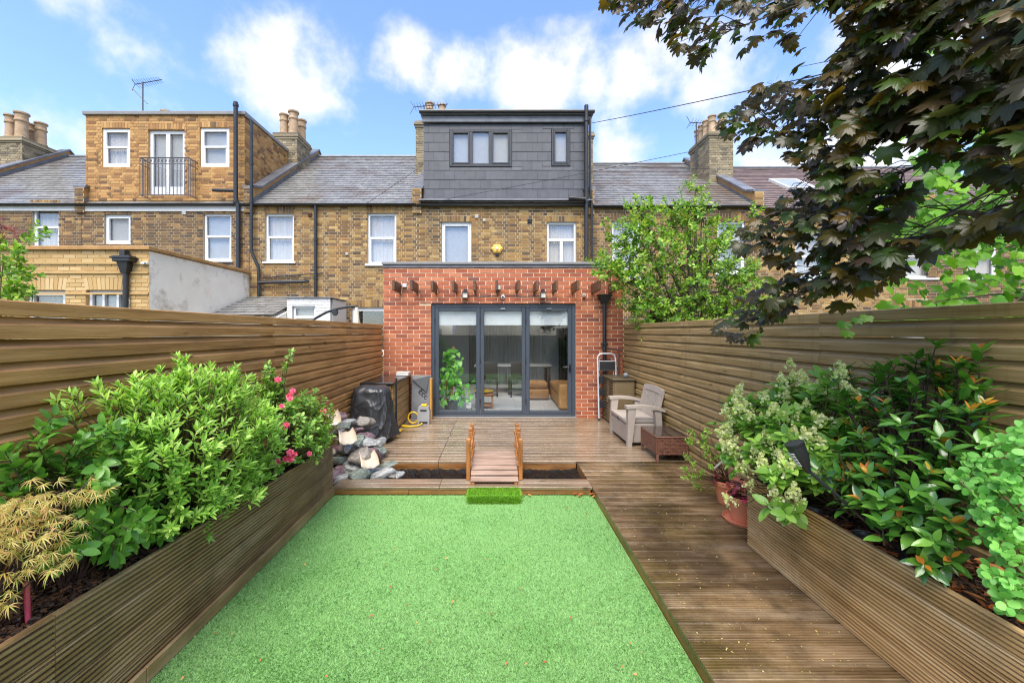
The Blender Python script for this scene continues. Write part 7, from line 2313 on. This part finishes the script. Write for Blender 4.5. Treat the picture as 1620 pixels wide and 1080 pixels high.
# ------------------------------------------------------------------ 8 pot plants
G_heu = leafmat('purple_heuchera_leaf', [rgb(88, 50, 60), rgb(122, 66, 78), rgb(150, 84, 92), rgb(70, 44, 54), rgb(170, 50, 80)], .4, .2)
s9 = thing('heuchera', 'purple-red heuchera in the terracotta pot with the saucer', 'plant', (2.10, 3.42, DK + .195))
n = 130
v = unit(rng.normal(0, 1, (n, 3)) * np.array([1, 1, .6]) + np.array([0, 0, .5])); v[:, 2] = np.abs(v[:, 2])
q = np.array([2.10, 3.42, DK + .205]) + v * np.array([.14, .14, .14]) * rng.uniform(.4, 1, (n, 1))
scatter(s9, 'leaf', G_heu, LT['vine'], q, v * np.array([1, 1, .3]) + rnd3(n, .3), np.array([0, 0, 1.0]) + v * .5, rng.uniform(.035, .06, n), n_ind=100, stuff_name='foliage')
stems(s9, [(2.10, 3.42, DK + .19)], q, v, np.full(n, .004), M['twig_d'], r=.0015)
G_lime = leafmat('lime_green_leaf', [rgb(120, 170, 62), rgb(146, 190, 84), rgb(98, 150, 54), rgb(164, 202, 100)], .45, .35)
s10 = thing('potted_shrub', 'twiggy lime green shrub leaning from the half hidden pot', 'plant', (2.19, 3.80, DK + .18))
P10, D10, L10 = [], [], []
for (px_, py_) in ((1105, 690), (1098, 705), (1115, 700), (1125, 715), (1140, 710), (1145, 720), (1100, 745), (1110, 755), (1095, 730), (1120, 690), (1130, 735), (1090, 750), (1150, 700), (1112, 770)):
    q = np.array(P(px_, py_, 3.75 + rng.uniform(-.1, .1)))
    for k in range(2):
        P10.append(q + rng.normal(0, .015, 3)); D10.append(unit(np.array([-.7, -.2, .3]) + rng.normal(0, .35, 3))); L10.append(.08)
P10, D10, L10 = np.array(P10), np.array(D10), np.array(L10)
a = shoot_leaves(P10, D10, L10, 8, .034, spread=65, whorl=2)
scatter(s10, 'leaf', G_lime, LT['oval'], *a, n_ind=150, stuff_name='foliage')
stems(s10, [(2.19, 3.80, DK + .18), (2.17, 3.79, DK + .18)], P10, D10, L10, M['twig'], r=.002, bend=.2)
n = 70
v = unit(rng.normal(0, 1, (n, 3)) + np.array([-.4, 0, .6])); q = np.array([2.14, 3.80, DK + .22]) + v * .11 * rng.uniform(.5, 1, (n, 1))
q[:, 2] = np.maximum(q[:, 2], DK + .2)
scatter(s10, 'underleaf', G_heu, LT['vine'], q, v * np.array([1, 1, .3]) + rnd3(n, .3), np.array([0, 0, 1.0]) + v * .5, rng.uniform(.03, .05, n), stuff_name='purple_foliage')

# ------------------------------------------------------------------ 9 climbing plant indoors
G_pothos = leafmat('pothos_leaf', [rgb(66, 138, 48), rgb(96, 170, 66), rgb(124, 192, 88), rgb(78, 150, 56)], .3, .3)
s11 = thing('climbing_houseplant', 'heart-leaved climbing houseplant on a pole inside the left door panel', 'houseplant', (PX(714, 8.05), 8.05, DK))
bx_ = WL[s11.name]
MB().lathe([(.11, 0), (.15, .24), (.16, .25), (.145, .25), (.14, .22), (.01, .22)], (0, 0, 0), 20).build('pot', M['black_plastic'], s11, auto=40)
MB().tube([(0, 0, .2), (.02, .01, .8), (.045, .0, 1.32)], .026, 10).build('moss_pole', pm('cane_pole', [rgb(150, 104, 58), rgb(176, 128, 76)], rough=.8, scale=20), s11)
MB().tube([(-.10, .02, .2), (-.11, .02, .85)], .018, 8).build('cane', pm('cane_pole_b', [rgb(150, 104, 58), rgb(176, 128, 76)], rough=.8, scale=20), s11)
n = 210
t = rng.uniform(.05, 1, n)
wd = .10 + .17 * (1 - t)
q = np.array(bx_) + np.stack([rng.normal(0.01, 1, n) * wd * .8 + .03 * t, rng.normal(-.02, 1, n) * wd * .5, .15 + t * 1.12], 1)
q[:, 1] = np.maximum(q[:, 1], EXT + .20)
scatter(s11, 'leaf', G_pothos, LT['heart'], q, np.stack([rng.normal(0, .5, n), rng.normal(-.4, .3, n), rng.normal(-.6, .3, n)], 1), np.stack([rng.normal(0, .3, n), rng.normal(-.8, .2, n), rng.normal(.6, .2, n)], 1), rng.uniform(.07, .12, n), n_ind=210)
wp = thing('plant_stand', 'small white pot on a dark stand at the foot of the climbing houseplant', 'pot', (PX(742, 8.0), 8.0, DK))
MB().bbox(-.05, .05, -.05, .05, .10, .20, .008).build('pot', M['white'], wp)
for a_ in (-.045, .045):
    for b_ in (-.045, .045): MB().box(a_ - .006, a_ + .006, b_ - .006, b_ + .006, 0, .099).build('leg', M['black_plastic'], wp)

# ------------------------------------------------------------------ 10 tree in the right neighbour's garden
G_tree = leafmat('bright_tree_leaf', [rgb(68, 112, 38), rgb(92, 140, 50), rgb(116, 162, 66), rgb(78, 126, 42), rgb(138, 180, 84), rgb(156, 164, 78)], .42, .35)
s12 = thing('tree', 'bright green leafy tree standing behind the right fence by the extension', 'tree', (3.45, 6.9, -.085))
blobs = [((1075, 420), 6.8, .80, 75), ((1030, 400), 6.7, .50, 45), ((1120, 420), 6.9, .65, 60), ((1060, 360), 6.9, .42, 36), ((1015, 340), 6.8, .30, 22), ((1090, 335), 6.9, .30, 22), ((1100, 300), 6.9, .12, 6), ((985, 420), 6.6, .30, 24), ((955, 425), 6.5, .20, 12), ((985, 375), 6.7, .26, 16), ((1140, 370), 6.9, .24, 16), ((1150, 460), 6.9, .5, 44), ((1060, 480), 6.8, .6, 60), ((1010, 470), 6.7, .36, 30), ((1180, 430), 7.0, .24, 18), ((1190, 340), 7.0, .1, 4), ((1110, 345), 6.8, .22, 14), ((1005, 365), 6.6, .2, 12), ((1190, 475), 7.0, .4, 30), ((1030, 500), 6.8, .34, 40), ((1090, 500), 6.9, .40, 50), ((1150, 500), 7.0, .36, 40), ((1000, 440), 6.6, .3, 24)]
PP, DD, LLs = [], [], []
for (c, Y, r, n) in blobs:
    cc = np.array(P(c[0], c[1], Y))
    n = int(n * 1.5)
    q = cc + unit(rng.normal(0, 1, (n, 3))) * (rng.uniform(.15, 1, (n, 1)) ** .5) * r * np.array([1, .8, .9])
    PP.append(q); DD.append(unit((q - cc) / r + np.array([0, -.1, .45]) + rng.normal(0, .4, (n, 3)))); LLs.append(rng.uniform(.12, .26, n))
PP, DD, LLs = np.concatenate(PP), np.concatenate(DD), np.concatenate(LLs)
keep = ~((PP[:, 1] > EXT - .25) & (PP[:, 0] < EX1 + .1)) & (PP[:, 2] > 1.0)
PP, DD, LLs = PP[keep], DD[keep], LLs[keep]
a = shoot_leaves(PP - DD * .05, DD, LLs, 12, .062, spread=65, whorl=2, droop=.12)
scatter(s12, 'leaf', G_tree, LT['oval'], *a, n_ind=0, stuff_name='crown')
m = MB().tube([(3.45, 6.9, -.09), (3.43, 6.9, .9), (3.38, 6.88, 1.8), (3.3, 6.86, 2.6), (3.25, 6.85, 3.4)], [.09, .075, .06, .04, .02], 10)
for (c, Y, r, n) in blobs:
    e = P(c[0], c[1], Y)
    s_ = Vector((3.42, 6.9, random.uniform(1.0, 2.2)))
    m.tube([s_, s_.lerp(e, .5) + Vector((0, 0, .12)), e], [.03, .02, .008], 6)
m.build('trunk', M['bark_t'], s12, world=True)
sel = rng.choice(len(PP), min(260, len(PP)), replace=False)
bc = [P(c[0], c[1], Y) for (c, Y, r, n) in blobs]
stems(s12, lambda p: min(bc, key=lambda b_: (b_ - Vector(p)).length), PP[sel], DD[sel], LLs[sel], M['twig_d'], r=.004, name='twigs')

# ------------------------------------------------------------------ 11 bright vine / sycamore behind the right fence
G_vine = leafmat('bright_green_lobed_leaf', [rgb(72, 128, 28), rgb(100, 156, 40), rgb(128, 182, 58), rgb(82, 140, 32), rgb(50, 100, 30)], .38, .42)  # bright greens are the leaf's own colour
s13 = thing('tree', 'bright green lobed-leaf tree behind the right fence, under the copper leaves', 'tree', (4.9, 3.2, -.085))
Q, D_, U_, S_ = [], [], [], []
n = 1300
for k in range(n):
    px_ = random.uniform(1400, 1700); py_ = random.choice([random.uniform(210, 500), random.uniform(300, 500), random.uniform(60, 300)])
    if px_ < 1460 and py_ < 300 and random.random() < .8: continue
    # gaps where the houses show through
    if 1390 < px_ < 1500 and 380 < py_ < 470 and random.random() < .75: continue
    if 1540 < px_ < 1600 and 400 < py_ < 455 and random.random() < .6: continue
    Y = random.uniform(2.75, 3.5)
    p = P(px_, py_, Y)
    if p.x < FXR + .1: p.x = FXR + .1 + random.uniform(0, .2)
    Q.append(p); D_.append((random.gauss(-.3, .5), random.gauss(-.3, .4), random.gauss(-.7, .3))); U_.append((random.gauss(-.2, .4), random.gauss(-.7, .4), random.gauss(.8, .3))); S_.append(random.uniform(.07, .13))
for (px_, py_, Y, x_) in ((1345, 520, 2.45, 0), (1360, 500, 2.5, 0), (1340, 505, 2.5, 0), (1375, 495, 2.55, 0), (1390, 490, 2.6, 0), (1400, 500, 2.6, 0)):
    Q.append(P(px_, py_, Y)); D_.append((-.6, -.3, -.6)); U_.append((-.2, -.5, .8)); S_.append(random.uniform(.07, .1))
scatter(s13, 'leaf', G_vine, LT['vine'], np.array(Q), D_, U_, S_, n_ind=300, stuff_name='foliage')
m = MB().tube([(4.9, 3.2, -.09), (4.88, 3.2, 1.0), (4.8, 3.2, 2.0), (4.7, 3.2, 3.2)], [.09, .08, .06, .03], 8)
for k in range(16):
    e = Vector(Q[random.randrange(len(Q))])
    s_ = Vector((4.82, 3.2, random.uniform(1.6, 2.8)))
    m.tube([s_, s_.lerp(e, .3) + Vector((0, .1, .16)), s_.lerp(e, .65) + Vector((0, 0, .14)), e], [.016, .010, .007, .003], 5)
m.build('trunk', M['twig_d'], s13, world=True)

# ------------------------------------------------------------------ 12 copper maple overhead
G_cop = leafmat('copper_maple_leaf', [rgb(46, 40, 38), rgb(66, 60, 34), rgb(54, 66, 30), rgb(98, 80, 30), rgb(42, 58, 28), rgb(84, 72, 28), rgb(52, 46, 48), rgb(62, 86, 32), rgb(50, 76, 30), rgb(48, 42, 46)], .30, .40, .55)
s14 = thing('maple_tree', 'copper maple reaching in from the upper right with dark lobed leaves', 'tree', (3.9, .7, -.085))
poly = [(955, -40), (962, 14), (990, 42), (1020, 58), (1062, 78), (1092, 88), (1122, 108), (1150, 62), (1185, 92), (1205, 66), (1245, 96), (1270, 130), (1215, 142), (1185, 168), (1152, 186), (1150, 222), (1190, 246), (1232, 232), (1262, 236), (1250, 262), (1285, 292), (1235, 326), (1165, 378), (1168, 400), (1215, 412), (1245, 436), (1225, 452), (1180, 486), (1138, 520), (1142, 548), (1170, 552), (1205, 528), (1262, 496), (1322, 470), (1350, 496), (1372, 470), (1420, 440), (1450, 400), (1500, 392), (1560, 380), (1640, 360), (1760, 330), (1760, -60)]
def inside(x, y, pg):
    c = False
    j = len(pg) - 1
    for i in range(len(pg)):
        if (pg[i][1] > y) != (pg[j][1] > y) and x < (pg[j][0] - pg[i][0]) * (y - pg[i][1]) / (pg[j][1] - pg[i][1]) + pg[i][0]: c = not c
        j = i
    return c
def mdepth(x, y): return max(1.3, 2.55 - (x - 1140) / 480 * 1.05 if x > 1140 else 2.3)
holes = [(1300, 60, 40), (1232, 98, 26), (1330, 70, 22), (1290, 110, 24), (1330, 210, 18), (1420, 110, 16), (1395, 260, 18), (1275, 425, 20), (1330, 415, 16), (1440, 250, 34), (1500, 290, 44), (1560, 310, 34), (1470, 340, 40), (1600, 250, 34), (1530, 220, 26), (1610, 330, 34), (1420, 380, 22), (1580, 50, 20), (1480, 90, 18), (1400, 330, 14), (1300, 360, 10), (1550, 60, 16), (1610, 120, 14)]
Q, D_, U_, S_ = [], [], [], []
tries = 0
while len(Q) < 2100 and tries < 20000:
    tries += 1
    x, y = random.uniform(950, 1740), random.uniform(-60, 560)
    if not inside(x, y, poly): continue
    if any((x - a_) ** 2 + (y - b_) ** 2 < r_ * r_ for a_, b_, r_ in holes): continue
    if x > 1640 and random.random() < .5: continue
    if x > 1400 and y > 60 and random.random() < .3: continue
    if x < 1300 and random.random() < .1: continue
    Y = mdepth(x, y) + random.uniform(-.22, .3)
    p = P(x, y - 14, Y)
    Q.append(p)
    D_.append((random.gauss(-.62, .35), random.gauss(-.10, .40), random.gauss(-.55, .28)))
    U_.append((random.gauss(-.32, .35), random.gauss(-.45, .40), random.gauss(.85, .25)))
    S_.append(random.uniform(.08, .135) * (.78 if x < 1330 else 1.0))
scatter(s14, 'leaf', G_cop, LT['maple'], np.array(Q), D_, U_, S_, n_ind=300, stuff_name='foliage')
# trunk, limbs and twigs
limb = MB()
limb.tube([(3.9, .7, -.09), (3.88, .72, 1.2), (3.8, .75, 2.4), (3.65, .85, 3.4)], [.16, .14, .12, .09], 12)
ends = [P(1150, 520, 2.5), P(1190, 390, 2.45), P(1180, 200, 2.45), P(1250, 300, 2.3), P(1100, 70, 2.3), P(980, 10, 2.35), P(1350, 430, 2.1), P(1450, 360, 1.9), P(1550, 330, 1.7), P(1330, 120, 2.1), P(1500, 150, 1.75)]
lines = []
for e in ends:
    st_ = Vector((3.75, .78, random.uniform(2.6, 3.3)))
    mid = st_.lerp(e, .5) + Vector((0, .15, .25))
    pts = [st_ * (1 - t) ** 2 + mid * 2 * t * (1 - t) + e * t * t for t in [i / 48 for i in range(49)]]
    lines.append(pts)
    limb.tube(pts[::4], [.026 - .024 * (i / 12) ** .7 for i in range(13)], 7)
limb.build('trunk', M['bark_t'], s14, world=True)
tw = MB()
for i in range(0, len(Q), 2):
    p = Vector(Q[i])
    best, bd = None, 9
    for pts in lines:
        for k in range(8, 49):
            d = (pts[k] - p).length
            if d < bd: bd, best = d, pts[max(0, k - random.randint(1, 4))]
    if bd > .22: continue
    tw.tube([best, best.lerp(p, .5) + Vector((0, 0, .03)), p], [.003, .0022, .0012], 4, caps=False)
tag(tw.build('twigs', M['twig_d'], s14, world=True), kind='stuff')

# ------------------------------------------------------------------ 13 shrub peeking over the left fence
s15 = thing('shrub', 'sprig of light green shrub showing above the left fence at the left edge', 'shrub', (-3.3, 2.7, -.085))
P15, D15, L15 = [], [], []
for (px_, py_) in ((10, 440), (25, 445), (5, 420), (30, 425), (40, 455), (10, 460), (35, 465), (50, 440), (20, 405), (35, 395), (50, 375), (62, 365), (28, 415), (0, 470), (20, 470), (45, 470), (-20, 440), (-30, 400), (-10, 380), (5, 395)):
    q = np.array(P(px_, py_, 2.7 + rng.uniform(-.1, .2)))
    for k in range(3):
        P15.append(q + rng.normal(0, .02, 3)); D15.append(unit(np.array([.4, -.1, .6]) + rng.normal(0, .4, 3))); L15.append(.08)
P15, D15, L15 = np.array(P15), np.array(D15), np.array(L15)
a = shoot_leaves(P15 - D15 * .05, D15, L15, 8, .04, spread=60, whorl=3)
scatter(s15, 'leaf', G_tree, LT['oval'], *a, n_ind=150, stuff_name='foliage')
stems(s15, [(-3.5, 2.7, -.085), (-3.45, 2.75, -.085)], (P15 - D15 * .05)[::6], D15[::6], L15[::6], M['twig'], r=.003, bend=.1)
G_red = leafmat('dark_red_acer_leaf', [rgb(92, 34, 40), rgb(126, 46, 50), rgb(70, 30, 36)], .4, .3)
s16 = thing('acer', 'tuft of dark red acer leaves at the left edge above the fence', 'small tree', (-3.55, 2.9, -.085))
n = 60
q = np.array(P(-2, 362, 2.9)) + rng.normal(0, 1, (n, 3)) * np.array([.06, .06, .045])
scatter(s16, 'leaf', G_red, LT['lace'], q, np.stack([rng.normal(.3, .5, n), rng.normal(-.3, .5, n), rng.normal(-.4, .3, n)], 1), np.array([0, -.2, 1.0]) + rnd3(n, .3), rng.uniform(.04, .06, n), n_ind=60, smooth=False)
MB().tube([(-3.55, 2.9, -.085), (-3.56, 2.9, 1.2), tuple(P(-2, 372, 2.9))], [.03, .022, .006], 7).build('trunk', M['bark_t'], s16, world=True)
